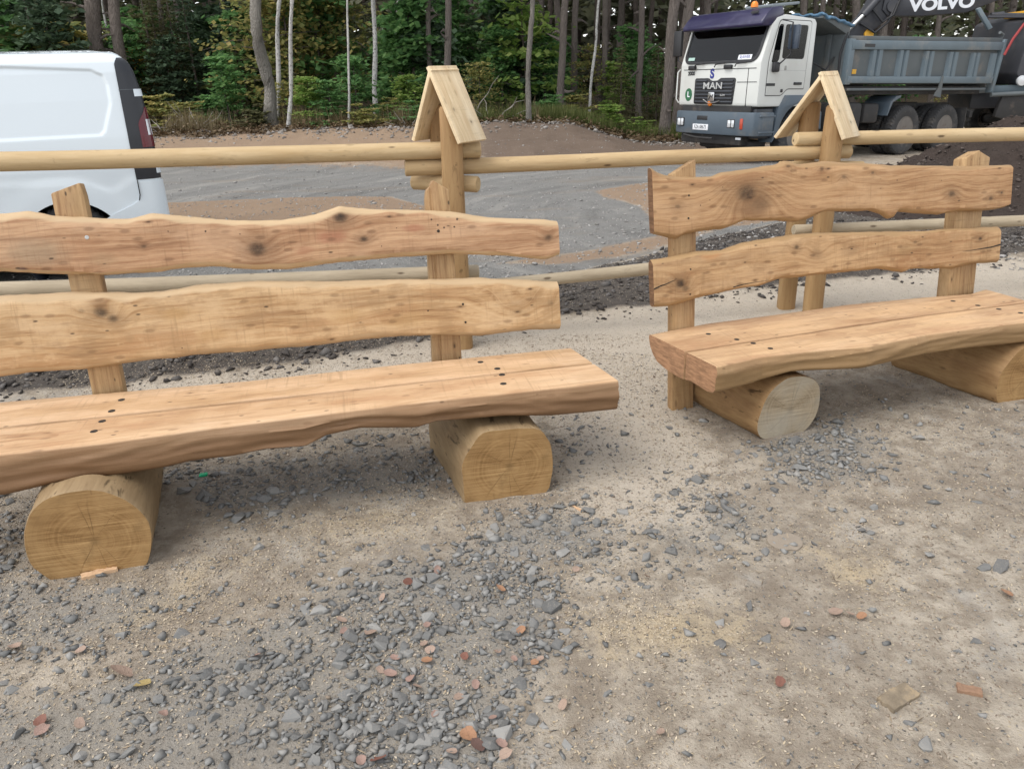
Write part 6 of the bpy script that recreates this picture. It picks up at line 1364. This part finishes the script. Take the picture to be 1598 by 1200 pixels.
for i in range(46):
    x = rg.uniform(-20, 8); y = rg.uniform(27.5, 36)
    if x > 1.0 and rg.random() < 0.6: continue
    c = rg.choice(['olive', 'olive', 'green', 'gold']) if -9 < x < -4.2 else (rg.choice(['green', 'green', 'lime', 'dark']) if -4.2 <= x < 1 else rg.choice(['dark', 'brown', 'dark', 'green']))
    EXTRA.append(('leafy' if c != 'brown' else 'spruce', x, y, rg.uniform(2.5, 6.0) if x < 1 else rg.uniform(1.2, 3.0), c))
SLAB[('leafy', 'gold')] = ('sapling', 'golden leaved birch sapling among the white trunks')
for i, (k, x, y, h, c) in enumerate(SAPLINGS + EXTRA):
    nm, lb_ = SLAB[(k, c)]; lb_ = lb_.replace('small sapling with orange autumn leaves', 'small orange leaved sapling'); sz = 'tall ' if h > 3.4 else ('knee-high ' if h < 1.0 else ''); lb_ = (sz if not (sz.strip() and lb_.startswith(('low', 'small'))) else '') + lb_.replace('fresh green leafy', 'green leafy').replace('half dead brownish', 'brownish').replace('olive yellow birch', 'olive').replace('yellowing young conifer with orange tips', 'yellowing conifer').split(' under the tall')[0].split(' among the white')[0].split(' at the edge of')[0].split(' in the ')[0].split(' at the foot')[0].split(' on the grassy')[0].split(' standing deep')[0].split(' beside the van')[0].split(' behind the van')[0] + (' at the front edge, ' if y < 27 else (' in the second row, ' if y < 31.2 else ' deeper in the wood, ')) + where(x, y); t_ = tag(empty(nm, (x, y, GH(x, y))), lb_, 'sapling' if k != 'bush' else 'bush', 'undergrowth of the wood')
    cr, tm = (SPR[i % 2] if k == 'spruce' else (BUSH[i % 3] if k == 'bush' else (AIRY[i % 2] if c in ('olive', 'gold', 'orange') else LEAFY[i % 4])))
    h = max(h, 0.5); w = h if k != 'leafy' else max(h, 0.6 * h + 1.2)
    if k == 'bush': w = h * 1.5
    inst('trunk', tm, t_, DARKB, (w, w, h), i); inst('crown', cr, t_, LEAF[c], (w, w, h), i)

# the wood beyond, read as one mass: trunks and foliage
bm = bmesh.new()
for i in range(190):
    x = rg.uniform(-55, 60); y = rg.uniform(48, 72); d = rg.uniform(0.09, 0.17)
    add_tube(bm, [(x, y, 0), (x + rg.normal(0, .15), y, 8), (x + rg.normal(0, .3), y, 18)], [d, d * 0.8, d * 0.5], 6, False)
kind(bm_obj('far_wood_trunks', bm, DARKB, smooth=True), 'stuff')
n = 42000; x = rg.uniform(-60, 65, n); y = rg.uniform(50, 76, n); z = rg.uniform(0, 1, n) ** 1.0 * 10
qq = (x < 12) | (rg.uniform(0, 1, n) < 0.6); x, y, z = x[qq], y[qq], z[qq]
V, Fq = leaf_quads(np.stack([x, y, z], 1), None, 0.55, 0.6, rg, 0.2); kind(fast_mesh('far_wood', V, Fq, leaf_mat('far_foliage', (0.085, 0.095, 0.055), (0.125, 0.13, 0.075), (0.16, 0.16, 0.10), 0.15)), 'stuff')
n = 15000; x = rg.uniform(-32, 32, n); y = rg.uniform(36, 50, n); z = GH(0, 40) + rg.uniform(0, 1, n) ** 1.2 * 8
keep = fbm(x * 0.22 + 50, z * 0.35, 77, 3) + 0.10 * (x < -4) - 0.10 * (x > 2) > 0.48
V, Fq = leaf_quads(np.stack([x, y, z], 1)[keep], None, 0.22, 0.55, rg, 0.3); kind(fast_mesh('undergrowth', V, Fq, leaf_mat('undergrowth_foliage', (0.085, 0.10, 0.05), (0.13, 0.15, 0.07), (0.20, 0.20, 0.095), 0.25)), 'stuff')
# leaf litter, grass and weeds at the edge of the wood
n = 26000; x = rg.uniform(-20, 9, n); y = 21.6 + rg.exponential(3.2, n); ok = y < 36
x, y = x[ok], y[ok]; V, Fq = leaf_quads(np.stack([x, y, ground_h(x, y) + 0.02 + rg.exponential(0.05, len(x))], 1), None, 0.055, 0.6, rg, 0.3)
kind(fast_mesh('leaf_litter', V, Fq, leaf_mat('litter', (0.07, 0.045, 0.022), (0.13, 0.085, 0.045), (0.20, 0.15, 0.09), 0.1)), 'stuff')
def blades(name, x, y, h, w, mat, lean=0.35):
    n = len(x); z = ground_h(x, y); a = rg.uniform(0, 6.28, n); l = np.abs(rg.normal(0, lean, n)) * h
    p = np.stack([x, y, z], 1); s = np.stack([-np.sin(a), np.cos(a), np.zeros(n)], 1) * w; d = np.stack([np.cos(a) * l, np.sin(a) * l, h], 1)
    V = np.stack([p - s, p + s, p + d * 0.55 + s * 0.7, p + d, p + d * 0.55 - s * 0.7], 1).reshape(-1, 3); return kind(fast_mesh(name, V, np.arange(5 * n).reshape(n, 5), mat), 'stuff')
n = 16000; x = rg.uniform(-1.0, 6.8, n); y = 22.6 + rg.exponential(1.8, n); cl = fbm(x * 0.9, y * 0.9, 5, 3) > 0.42
blades('grass', x[cl], y[cl], rg.uniform(0.15, 0.55, n)[cl], 0.010, leaf_mat('grass_blade', (0.08, 0.11, 0.03), (0.14, 0.17, 0.05), (0.26, 0.24, 0.10), 0.3))
n = 14000; x = rg.uniform(-18, 1, n); y = 22.3 + rg.exponential(1.5, n); cl = fbm(x * 0.8, y * 0.8, 6, 3) > 0.5
blades('dry_grass', x[cl], y[cl], rg.uniform(0.1, 0.75, n)[cl], 0.008, leaf_mat('dry_blade', (0.13, 0.10, 0.05), (0.2, 0.155, 0.08), (0.29, 0.23, 0.14), 0.2))
DEADB = plain('dead_branch_bark', (0.30, 0.27, 0.24), 0.85, 0, 0.25, 5)
def dead_branch(x, y, s, seed, lab, n=9, up=0.7):
    rg2 = np.random.default_rng(seed); bm = bmesh.new()
    for k in range(n):
        a = rg2.uniform(0, 6.28); L = s * rg2.uniform(0.5, 1.0); e = rg2.uniform(0.15, 1.2) * up; d = Vector((math.cos(a), 0.5 * math.sin(a), e)).normalized()
        p = [Vector((0, 0, -0.05))]
        for q in range(5): p.append(p[-1] + d * L / 5 + Vector(rg2.normal(0, 0.05 * s, 3)) * 0.6)
        add_tube(bm, p, [0.022, 0.018, 0.014, 0.011, 0.008, 0.004], 5, False)
    t_ = bm_obj('dead_branch', bm, DEADB, smooth=True); t_.location = (x, y, GH(x, y)); tag(t_, lab, 'branch', 'dead branches along the wood')
dead_branch(-8.9, 23.6, 1.5, 3, 'bare fan of pale twigs standing beside the van at the edge of the wood', 11, 1.3)
dead_branch(-9.6, 22.9, 0.9, 4, 'low tangle of pale twigs lying on the sandy bank near the van')
dead_branch(-0.2, 23.2, 1.6, 5, 'pale dead branches piled on the gravel right of the taller fence cap', 12, 0.6); dead_branch(-0.9, 23.6, 1.9, 6, 'tall bent bare stem rising behind the taller fence cap', 3, 2.5)
dead_branch(-2.6, 22.3, 0.7, 7, 'short bare twigs sticking up left of the taller fence cap', 6, 1.2); dead_branch(1.8, 23.2, 0.8, 8, 'fallen brown branch lying in the grass under the pines', 5, 0.2)

# ------------------------------------------------------------------ stones, gravel, chips, leaves
def stone_mat(name, a, b, c):
    t = NT(name); r = t.island(); o = t.objrand(); P = t.coord()
    f = t.math('FRACT', t.math('ADD', r, o)); col = t.ramp(f, [(0, a), (0.55, b), (1, c)])
    col = t.mix(t.math('MULTIPLY', t.noise(P, 30, 5, 0.7), 0.5), col, tuple(k * 1.5 for k in b))
    g = t.n('ShaderNodeNewGeometry'); nz = t.sep(g.outputs['Normal'])[2]
    dust = t.math('MULTIPLY', t.smooth(nz, 0.3, 0.95), t.smooth(t.noise(P, 9, 4, 0.6), 0.45, 0.75, 0.0, 0.5))
    col = t.mix(dust, col, (0.33, 0.29, 0.24)); return t.done(col, 0.85, 0, t.bump(t.noise(P, 60, 4), 0.4, 0.004), Specular_IOR_Level=0.25)
STONE = stone_mat('slate_stone', (0.085, 0.085, 0.083), (0.175, 0.174, 0.167), (0.30, 0.29, 0.27)); CLOD = stone_mat('dark_clods', (0.03, 0.026, 0.023), (0.065, 0.057, 0.052), (0.15, 0.142, 0.135))
def hull(seed, n=14, flat=0.55):
    r_ = np.random.default_rng(seed); P = r_.normal(0, 1, (n, 3)); P /= np.linalg.norm(P, axis=1)[:, None]; P *= r_.uniform(0.75, 1.1, (n, 1)); P[:, 1] *= r_.uniform(0.55, 0.9); P[:, 2] *= flat * r_.uniform(0.7, 1.2)
    bm = bmesh.new(); [bm.verts.new(p) for p in P]; g = bmesh.ops.convex_hull(bm, input=bm.verts[:])
    bmesh.ops.delete(bm, geom=[v for v in bm.verts if not v.link_faces], context='VERTS'); bmesh.ops.recalc_face_normals(bm, faces=bm.faces[:]); return bm
HULLS = []
for s in range(14):
    bm = hull(100 + s, 13, 0.47); me = bpy.data.meshes.new('stone'); bm.to_mesh(me); bm.free(); me.materials.append(STONE); HULLS.append(me)
HV8 = []
for s in range(10):
    bm = hull(300 + s, 9, 0.45); bmesh.ops.triangulate(bm, faces=bm.faces[:]); bm.verts.index_update(); HV8.append((np.array([v.co[:] for v in bm.verts]), np.array([[v.index for v in f.verts] for f in bm.faces]))); bm.free()
HV6 = []
for s in range(8):
    bm = hull(500 + s, 6, 0.6); bmesh.ops.triangulate(bm, faces=bm.faces[:]); bm.verts.index_update(); HV6.append((np.array([v.co[:] for v in bm.verts]), np.array([[v.index for v in f.verts] for f in bm.faces]))); bm.free()
rs = np.random.default_rng(2024)
GP = [G_A, G_B, G_C, G_D, G_E, G_F, G_G]
def gdens(x, y):
    d = np.max([k_ * np.clip(0.5 + inside(p, x, y) / w_, 0, 1) for p, k_, w_ in zip(GP + [G_CORE], (0.26, 0.38, 0.42, 0.4, 0.36, 0.3, 0.25, 1.0), (0.4, 0.3, 0.2, 0.3, 0.3, 0.3, 0.3, 0.22))], axis=0)
    c = fbm(x * 3.2, y * 3.2, 61, 4); return d * np.clip((c - 0.26) * 3.6, 0.4, 1)
occ = [(-1.535, 2.42, 0.3), (-0.03, 2.95, 0.26), (1.3, 3.45, 0.26)]
def clear(x, y, r=0.0):
    ok = np.ones(len(x), bool)
    for (px, py), hw, L in (((-1.445, 2.33), 0.20, 0.62), ((-0.03, 2.745), 0.18, 0.5), ((1.285, 3.225), 0.155, 0.5), ((2.57, 3.52), 0.16, 0.5)):
        ang = math.radians(11.5 if px < 0.5 else 16.0); dx = x - px; dy = y - py; u = dx * math.cos(ang) + dy * math.sin(ang); v = -dx * math.sin(ang) + dy * math.cos(ang)
        ok &= ~((np.abs(u) < hw + r) & (v > -0.01 - r) & (v < L))
    return ok
def view_scale(x, y): return np.sqrt(x * x + y * y + 2.56)
pts = [(x, y, s * 0.5) for x, y, s in STONES_SEEN]
n = 80000; X_c = rs.uniform(-2.4, 2.9, n); Y_c = rs.uniform(1.25, 3.6, n)
den = gdens(X_c, Y_c) + 0.012; sel = (rs.uniform(0, 1, n) < den * 0.55) & clear(X_c, Y_c, 0.02)
X_c, Y_c = X_c[sel], Y_c[sel]; S_c = np.minimum(rs.lognormal(math.log(0.0135), 0.42, len(X_c)), 0.038)
order = np.argsort(-S_c / view_scale(X_c, Y_c))
k = 300 - len(pts); big = order[:k]; small = order[k:]
pts += [(X_c[i], Y_c[i], S_c[i]) for i in big]
for i, (x, y, s) in enumerate(pts):
    o = bpy.data.objects.new('stone', HULLS[i % len(HULLS)]); link(o, ground); o.location = (x, y, GH(x, y) + s * rs.uniform(-0.12, 0.2)); o.scale = (s * rs.uniform(0.85, 1.25), s * rs.uniform(0.8, 1.2), s * rs.uniform(0.8, 1.3)); o.rotation_euler = (rs.normal(0, 0.25), rs.normal(0, 0.25), rs.uniform(0, 6.28))
def rocks(name, x, y, s, mat, sink=0.2, tiny=False, zz=None):
    Vs = []; Fs = []; off = 0; z = full_h(x, y) if zz is None else zz; HV = HV6 if tiny else HV8
    vid = rs.integers(0, len(HV), len(x))
    for h in range(len(HV)):
        m = vid == h; k = int(m.sum())
        if not k: continue
        hv, hf = HV[h]; a = rs.uniform(0, 6.28, k); t1 = rs.normal(0, 0.3, k); sc = s[m][:, None] * rs.uniform(0.75, 1.25, (k, 3))
        P = hv[None] * sc[:, None, :]
        P = np.stack([P[..., 0], P[..., 1] * np.cos(t1)[:, None] - P[..., 2] * np.sin(t1)[:, None], P[..., 1] * np.sin(t1)[:, None] + P[..., 2] * np.cos(t1)[:, None]], -1)
        P = np.stack([P[..., 0] * np.cos(a)[:, None] - P[..., 1] * np.sin(a)[:, None], P[..., 0] * np.sin(a)[:, None] + P[..., 1] * np.cos(a)[:, None], P[..., 2]], -1)
        P += np.stack([x[m], y[m], z[m] + s[m] * sink], 1)[:, None, :]
        Vs.append(P.reshape(-1, 3)); Fs.append((hf[None] + (np.arange(k) * len(hv))[:, None, None] + off).reshape(-1, 3)); off += k * len(hv)
    o = fast_mesh(name, np.concatenate(Vs), np.concatenate(Fs), mat); return kind(o, 'stuff')
xs2, ys2, ss2 = [X_c[small]], [Y_c[small]], [S_c[small]]
n = 230000; x = rs.uniform(-2.6, 3.2, n); y = rs.uniform(1.2, 4.4, n); sel = (rs.uniform(0, 1, n) < (gdens(x, y) * 0.6 + 0.075)) & clear(x, y, 0.0)
x, y = x[sel], y[sel]; q = np.minimum(rs.lognormal(math.log(0.0042), 0.45, len(x)), 0.013); x, y, q = x[:64000], y[:64000], q[:64000]
rocks('gravel', xs2[0], ys2[0], ss2[0], STONE); rocks('fine_gravel', x, y, q, STONE, 0.2, True)
# crumbs of dry earth lying loose on the trodden ground
n = 150000; x = rs.uniform(-2.6, 3.4, n); y = rs.uniform(1.2, 4.8, n); sel = (rs.uniform(0, 1, n) < np.clip((fbm(x * 2.6, y * 2.6, 53, 4) - 0.28) * 2.4, 0.12, 1)) & clear(x, y); x, y = x[sel][:75000], y[sel][:75000]
rocks('earth_crumbs', x, y, np.minimum(rs.lognormal(math.log(0.0036), 0.5, len(x)), 0.012), stone_mat('earth_crumb', (0.17, 0.13, 0.095), (0.31, 0.255, 0.20), (0.50, 0.43, 0.35)), 0.15, True)
# dark clods of the windrow and of the heap
n = 60000; x = rs.uniform(-5, 6, n); y = rs.uniform(3.2, 8, n); d = inside(Z_SOIL, x, y) + 0.35 * (fbm(x * 2.2, y * 2.2, 21, 3) - 0.5)
sel = rs.uniform(0, 1, n) < np.clip(0.5 + d / 0.4, 0.0, 1) * np.clip((fbm(x * 3, y * 3, 8, 3) - 0.25) * 3, 0.2, 1); x, y = x[sel][:24000], y[sel][:24000]
rocks('soil_clods', x, y, np.minimum(rs.lognormal(math.log(0.015), 0.55, len(x)), 0.055), CLOD, 0.1)
# loose chips on the road and the bank
n = 17000; x = rs.uniform(-7, 6, n); y = 6 + rs.exponential(4, n); ok = y < 22; x, y = x[ok], y[ok]
rocks('road_chippings', x, y, np.minimum(rs.lognormal(math.log(0.011), 0.55, len(x)), 0.05), stone_mat('road_chip', (0.15, 0.14, 0.13), (0.26, 0.25, 0.235), (0.42, 0.40, 0.38)), 0.1)
n = 2600; x = rs.uniform(-13, 6.5, n); y = 21.6 + rs.normal(0, 0.6, n) + 0.5 * np.sin(x * 0.7); rocks('bank_rubble', x, y, np.minimum(rs.lognormal(math.log(0.04), 0.5, n), 0.14), stone_mat('rubble', (0.12, 0.10, 0.085), (0.22, 0.20, 0.18), (0.38, 0.36, 0.34)), 0.2)
# heap of dark soil in front of the lorry
hx, hy = np.meshgrid(np.linspace(3.4, 12.5, 190), np.linspace(7.0, 12.6, 120)); hx, hy = hx.ravel(), hy.ravel(); hh = heap_h(hx, hy)
z = full_h(hx, hy) - 0.06 + hh * (0.85 + 0.35 * fbm(hx * 1.6, hy * 1.6, 71, 4)) + sstep(0.05, 0.3, hh) * 0.16 * (fbm(hx * 4.5, hy * 4.5, 72, 4) - 0.4)
idx = np.arange(190 * 120).reshape(120, 190); t = NT('dark_soil'); P = t.coord(); c = t.mix(t.noise(P, 5, 6, 0.7), (0.028, 0.021, 0.018), (0.085, 0.066, 0.056))
heap = fast_mesh('soil_heap', np.stack([hx, hy, z], 1), np.stack([idx[:-1, :-1].ravel(), idx[:-1, 1:].ravel(), idx[1:, 1:].ravel(), idx[1:, :-1].ravel()], 1), t.done(c, 0.95, 0, t.bump(t.noise(P, 14, 6, 0.7), 1.0, 0.05), Specular_IOR_Level=0.1), smooth=True)
tag(heap, 'heap of dark brown soil dumped in front of the lorry rear wheels', 'soil heap')
sel = (rs.uniform(0, 1, len(hx)) < 0.35) & (hh > 0.08); rocks('heap_clods', hx[sel] + rs.normal(0, .03, sel.sum()), hy[sel] + rs.normal(0, .03, sel.sum()), np.minimum(rs.lognormal(math.log(0.022), 0.5, sel.sum()), 0.09), stone_mat('heap_clod', (0.03, 0.023, 0.02), (0.055, 0.042, 0.036), (0.10, 0.08, 0.07)), 0.1, zz=z[sel])
# sawdust and small wood shavings
n = 260000; x = rs.uniform(-2.6, 3.2, n); y = rs.uniform(1.2, 4.4, n)
dn = 0.16 + 0.6 * np.max([np.clip(0.5 + inside(p, x, y) / 0.3, 0, 1) for p in (Z_SAW, Z_SAWB, Z_SAWC, Z_SAWD)], axis=0) + 0.12 * np.clip(0.5 + inside(Z_PALE, x, y), 0, 1)
sel = (rs.uniform(0, 1, n) < dn * np.clip((fbm(x * 4, y * 4, 88, 4) - 0.3) * 3, 0.1, 1)) & clear(x, y); x, y = x[sel][:105000], y[sel][:105000]
V, Fq = leaf_quads(np.stack([x, y, full_h(x, y) + 0.003], 1), None, 0.0048, 0.42, rs, 0.75)
kind(fast_mesh('sawdust', V, Fq, leaf_mat('sawdust_flakes', (0.38, 0.29, 0.19), (0.55, 0.45, 0.31), (0.72, 0.63, 0.49), 0.0)), 'stuff')
# twig and bark slivers
n = 1500; x = rs.uniform(-2.4, 3.2, n); y = rs.uniform(1.3, 4.4, n); ok = clear(x, y); x, y = x[ok], y[ok]
V, Fq = leaf_quads(np.stack([x, y, full_h(x, y) + 0.005], 1), None, 0.014, 0.12, rs, 0.9); kind(fast_mesh('bark_slivers', V, Fq, leaf_mat('slivers', (0.10, 0.075, 0.05), (0.2, 0.15, 0.1), (0.5, 0.4, 0.27), 0.0)), 'stuff')

# fallen leaves
def leaf_mesh(seed):
    r_ = np.random.default_rng(seed); n = 15; V = []; out = []
    for k in range(n):
        a = 2 * math.pi * k / n; r = (0.62 + 0.38 * abs(math.cos(a / 2)) ** 1.2) * (1 + 0.06 * r_.normal()); x = r * math.cos(a); y = 0.72 * r * math.sin(a); out.append((x, y))
    curl = r_.uniform(0.1, 0.45); tw = r_.normal(0, 0.2)
    zf = lambda x, y: curl * y * y + tw * x * y + 0.12 * x * x + 0.03
    V = [(x, y, zf(x, y)) for x, y in out] + [(x * .5, y * .5, zf(x * .5, y * .5) - 0.02) for x, y in out] + [(0, 0, 0.0)]
    F = []
    for k in range(n):
        b = (k + 1) % n; F += [(k, b, n + b, n + k), (n + k, n + b, 2 * n)]
    V.append((-0.62, 0, zf(-.62, 0))); V.append((-1.05, 0.04, 0.1)); V.append((-1.05, 0.08, 0.1)); F.append((2 * n + 1, 2 * n + 2, 2 * n + 3))
    me = bpy.data.meshes.new('fallen_leaf'); me.from_pydata(V, [], F); me.polygons.foreach_set('use_smooth', [True] * len(me.polygons)); return me
LM = [leaf_mesh(s) for s in range(5)]
def leafcol(name, a): 
    t = NT(name); P = t.coord(); x, y, z = t.sep(P); vein = t.smooth(t.math('ABSOLUTE', y), 0.05, 0.0, 0, 0.5)
    c = t.mix(t.noise(P, 3, 5), tuple(k * 0.75 for k in a), tuple(min(1, k * 1.2) for k in a)); c = t.mix(vein, c, tuple(k * 0.6 for k in a)); c = t.mix(t.smooth(t.noise(P, 6, 3), 0.62, 0.7, 0, 0.6), c, tuple(k * 0.35 for k in a)); return t.done(c, 0.65, 0, t.bump(t.noise(P, 8, 3), 0.3, 0.05))
def dull(a): g = sum(a) / 3; return tuple(0.82 * (0.72 * c + 0.28 * g) for c in a)
LCOL = {'tan': leafcol('dry_leaf_tan', dull((0.46, 0.29, 0.19))), 'pink': leafcol('dry_leaf_pink', dull((0.43, 0.24, 0.17))), 'orange': leafcol('dry_leaf_orange', dull((0.48, 0.21, 0.07))), 'red': leafcol('dry_leaf_red', dull((0.27, 0.085, 0.04))), 'yellow': leafcol('dry_leaf_yellow', dull((0.52, 0.36, 0.07))), 'dark': leafcol('dry_leaf_dark', dull((0.16, 0.07, 0.045)))}
def fallen(x, y, s, col, lab, i):
    o = bpy.data.objects.new('fallen_leaf', LM[i % 5]); link(o)
    if not LM[i % 5].materials: LM[i % 5].materials.append(LCOL['tan'])
    o.material_slots[0].link = 'OBJECT'; o.material_slots[0].material = LCOL[col]; k = s * 0.6
    o.location = (x, y, GH(x, y) + 0.012); o.scale = (k, k, k); o.rotation_euler = (rs.normal(0, 0.3), rs.normal(0, 0.25), rs.uniform(0, 6.28)); tag(o, lab, 'leaf', 'fallen leaves on the ground')
i = 0
for x, y, s in LEAVES_GRAVEL:
    c = ('tan', 'pink')[i % 2]; fallen(x, y, s, c, 'dry ' + {'tan': 'tan', 'pink': 'pinkish'}[c] + ' leaf in the ' + ('upper' if y > 1.98 else ('middle' if y > 1.72 else 'lower')) + ' part of the dense gravel' + (', towards its edge' if x > -0.22 else ''), i); i += 1
for x, y, s in LEAVES_LEFT: c = ('pink', 'tan')[i % 2]; fallen(x, y, s, c, 'dry ' + {'tan': 'tan', 'pink': 'pinkish'}[c] + ' leaf on the gravelly dirt ' + ('below the wide log' if y > 1.75 else 'near the bottom left corner'), i); i += 1
for x, y, s in LEAVES_RIGHT: fallen(x, y, s, 'tan', 'small dry tan leaf on the bare sandy ground ' + ('below the flat round stone' if x > 0.6 else ('right of the dense gravel' if y > 2 else 'near the bottom edge')), i); i += 1
ONE = [('red', 'small rust red leaf at the top of the dense gravel patch'), ('orange', 'bright orange leaf lying at the upper right edge of the gravel patch'), ('orange', 'orange leaf beside grey stones right of the gravel patch centre'), ('orange', 'curled orange brown leaf standing in the middle of the gravel'), ('pink', 'broad pinkish tan leaf lying flat on the gravel, largest of the pale ones'), ('red', 'reddish leaf wedged between stones in the middle of the gravel'), ('orange', 'orange leaf tucked under the three dark stones beside the gravel'),
       ('orange', 'large torn rust brown leaf between big stones low in the gravel'), ('dark', 'dark brown leaf lying next to the large torn leaf'), ('red', 'dull red crumpled leaf at the bottom edge of the gravel'), ('tan', 'large pale tan leaf on the dirt below the wide log'), ('yellow', 'yellow leaf on the dirt below the wide log'), ('red', 'dark red curled leaf near the lower left corner'), ('orange', 'orange leaf on bare ground at the right edge of the picture'), ('orange', 'round orange leaf on the bare trodden ground'), ('red', 'rust brown leaf lying in a crack of the bare ground')]
for (x, y, s), (c, l) in zip(LEAVES_ONE, ONE): fallen(x, y, s, c, l, i); i += 1
# odd bits
def chunk(name, x, y, L, Wd, T, rot, mat, lab, cat, seed, disc=False):
    bm = bmesh.new(); bmesh.ops.create_grid(bm, x_segments=14, y_segments=8, size=0.5); 
    for v in bm.verts:
        if disc: a_, b_ = v.co.x * 2, v.co.y * 2; v.co.x, v.co.y = 0.5 * a_ * math.sqrt(1 - b_ * b_ / 2), 0.5 * b_ * math.sqrt(1 - a_ * a_ / 2)
        e = 1 + 0.12 * mnoise.noise(Vector((v.co.x * 4, v.co.y * 4, seed))); v.co = Vector((v.co.x * L * e, v.co.y * Wd * e, T * (0.75 + 0.35 * mnoise.noise(Vector((v.co.x * 7, v.co.y * 7, seed + 3))))))
    g = bmesh.ops.extrude_face_region(bm, geom=bm.faces[:]); 
    for v in [q for q in g['geom'] if isinstance(q, bmesh.types.BMVert)]: v.co.z = -0.01
    bmesh.ops.recalc_face_normals(bm, faces=bm.faces[:]); o = bm_obj(name, bm, mat, smooth=True, sharp=40); o.location = (x, y, GH(x, y)); o.rotation_euler = (0, 0, rot); tag(o, lab, cat); return o
CHIP = plain('fresh_chip', (0.56, 0.37, 0.22), 0.7, 0, 0.2, 30); BARKC = plain('bark_chunk', (0.22, 0.175, 0.12), 0.9, 0, 0.6, 45, bump=0.02, dirt=((0.40, 0.30, 0.18), 0.8))
P_ = ODD_BITS
chunk('bark_slab', P_[0][0], P_[0][1], 0.11, 0.052, 0.014, 0.5, BARKC, 'slab of bark dusted with sawdust lying on bare ground', 'bark', 1.0)
fs = chunk('flat_stone', P_[1][0], P_[1][1], 0.125, 0.115, 0.006, 0.2, plain('dusty_stone', (0.27, 0.225, 0.175), 0.9, 0, 0.15, 15, bump=0.01), 'flat dusty round stone half sunk in the sandy ground', 'stone', 2.0, True)
chunk('bark_piece', P_[2][0], P_[2][1], 0.06, 0.03, 0.012, -0.4, plain('orange_bark', (0.26, 0.155, 0.095), 0.8, 0, 0.4, 40), 'small orange brown bark piece near the right edge', 'bark', 3.0)
chunk('wood_chip', P_[4][0], P_[4][1] - 0.015, 0.115, 0.03, 0.016, 0.45, CHIP, 'fresh pale wood chip leaning against the foot of the wide log', 'wood chip', 4.0)
chunk('wood_sliver', P_[5][0], P_[5][1], 0.075, 0.010, 0.006, -0.9, CHIP, 'thin pale wood sliver right of the smaller log', 'wood chip', 5.0)
chunk('plastic_scrap', P_[3][0], P_[3][1], 0.034, 0.02, 0.012, 0.3, plain('green_plastic', (0.01, 0.50, 0.22), 0.35), 'tiny bright green plastic scrap under the seat', 'plastic scrap', 6.0)
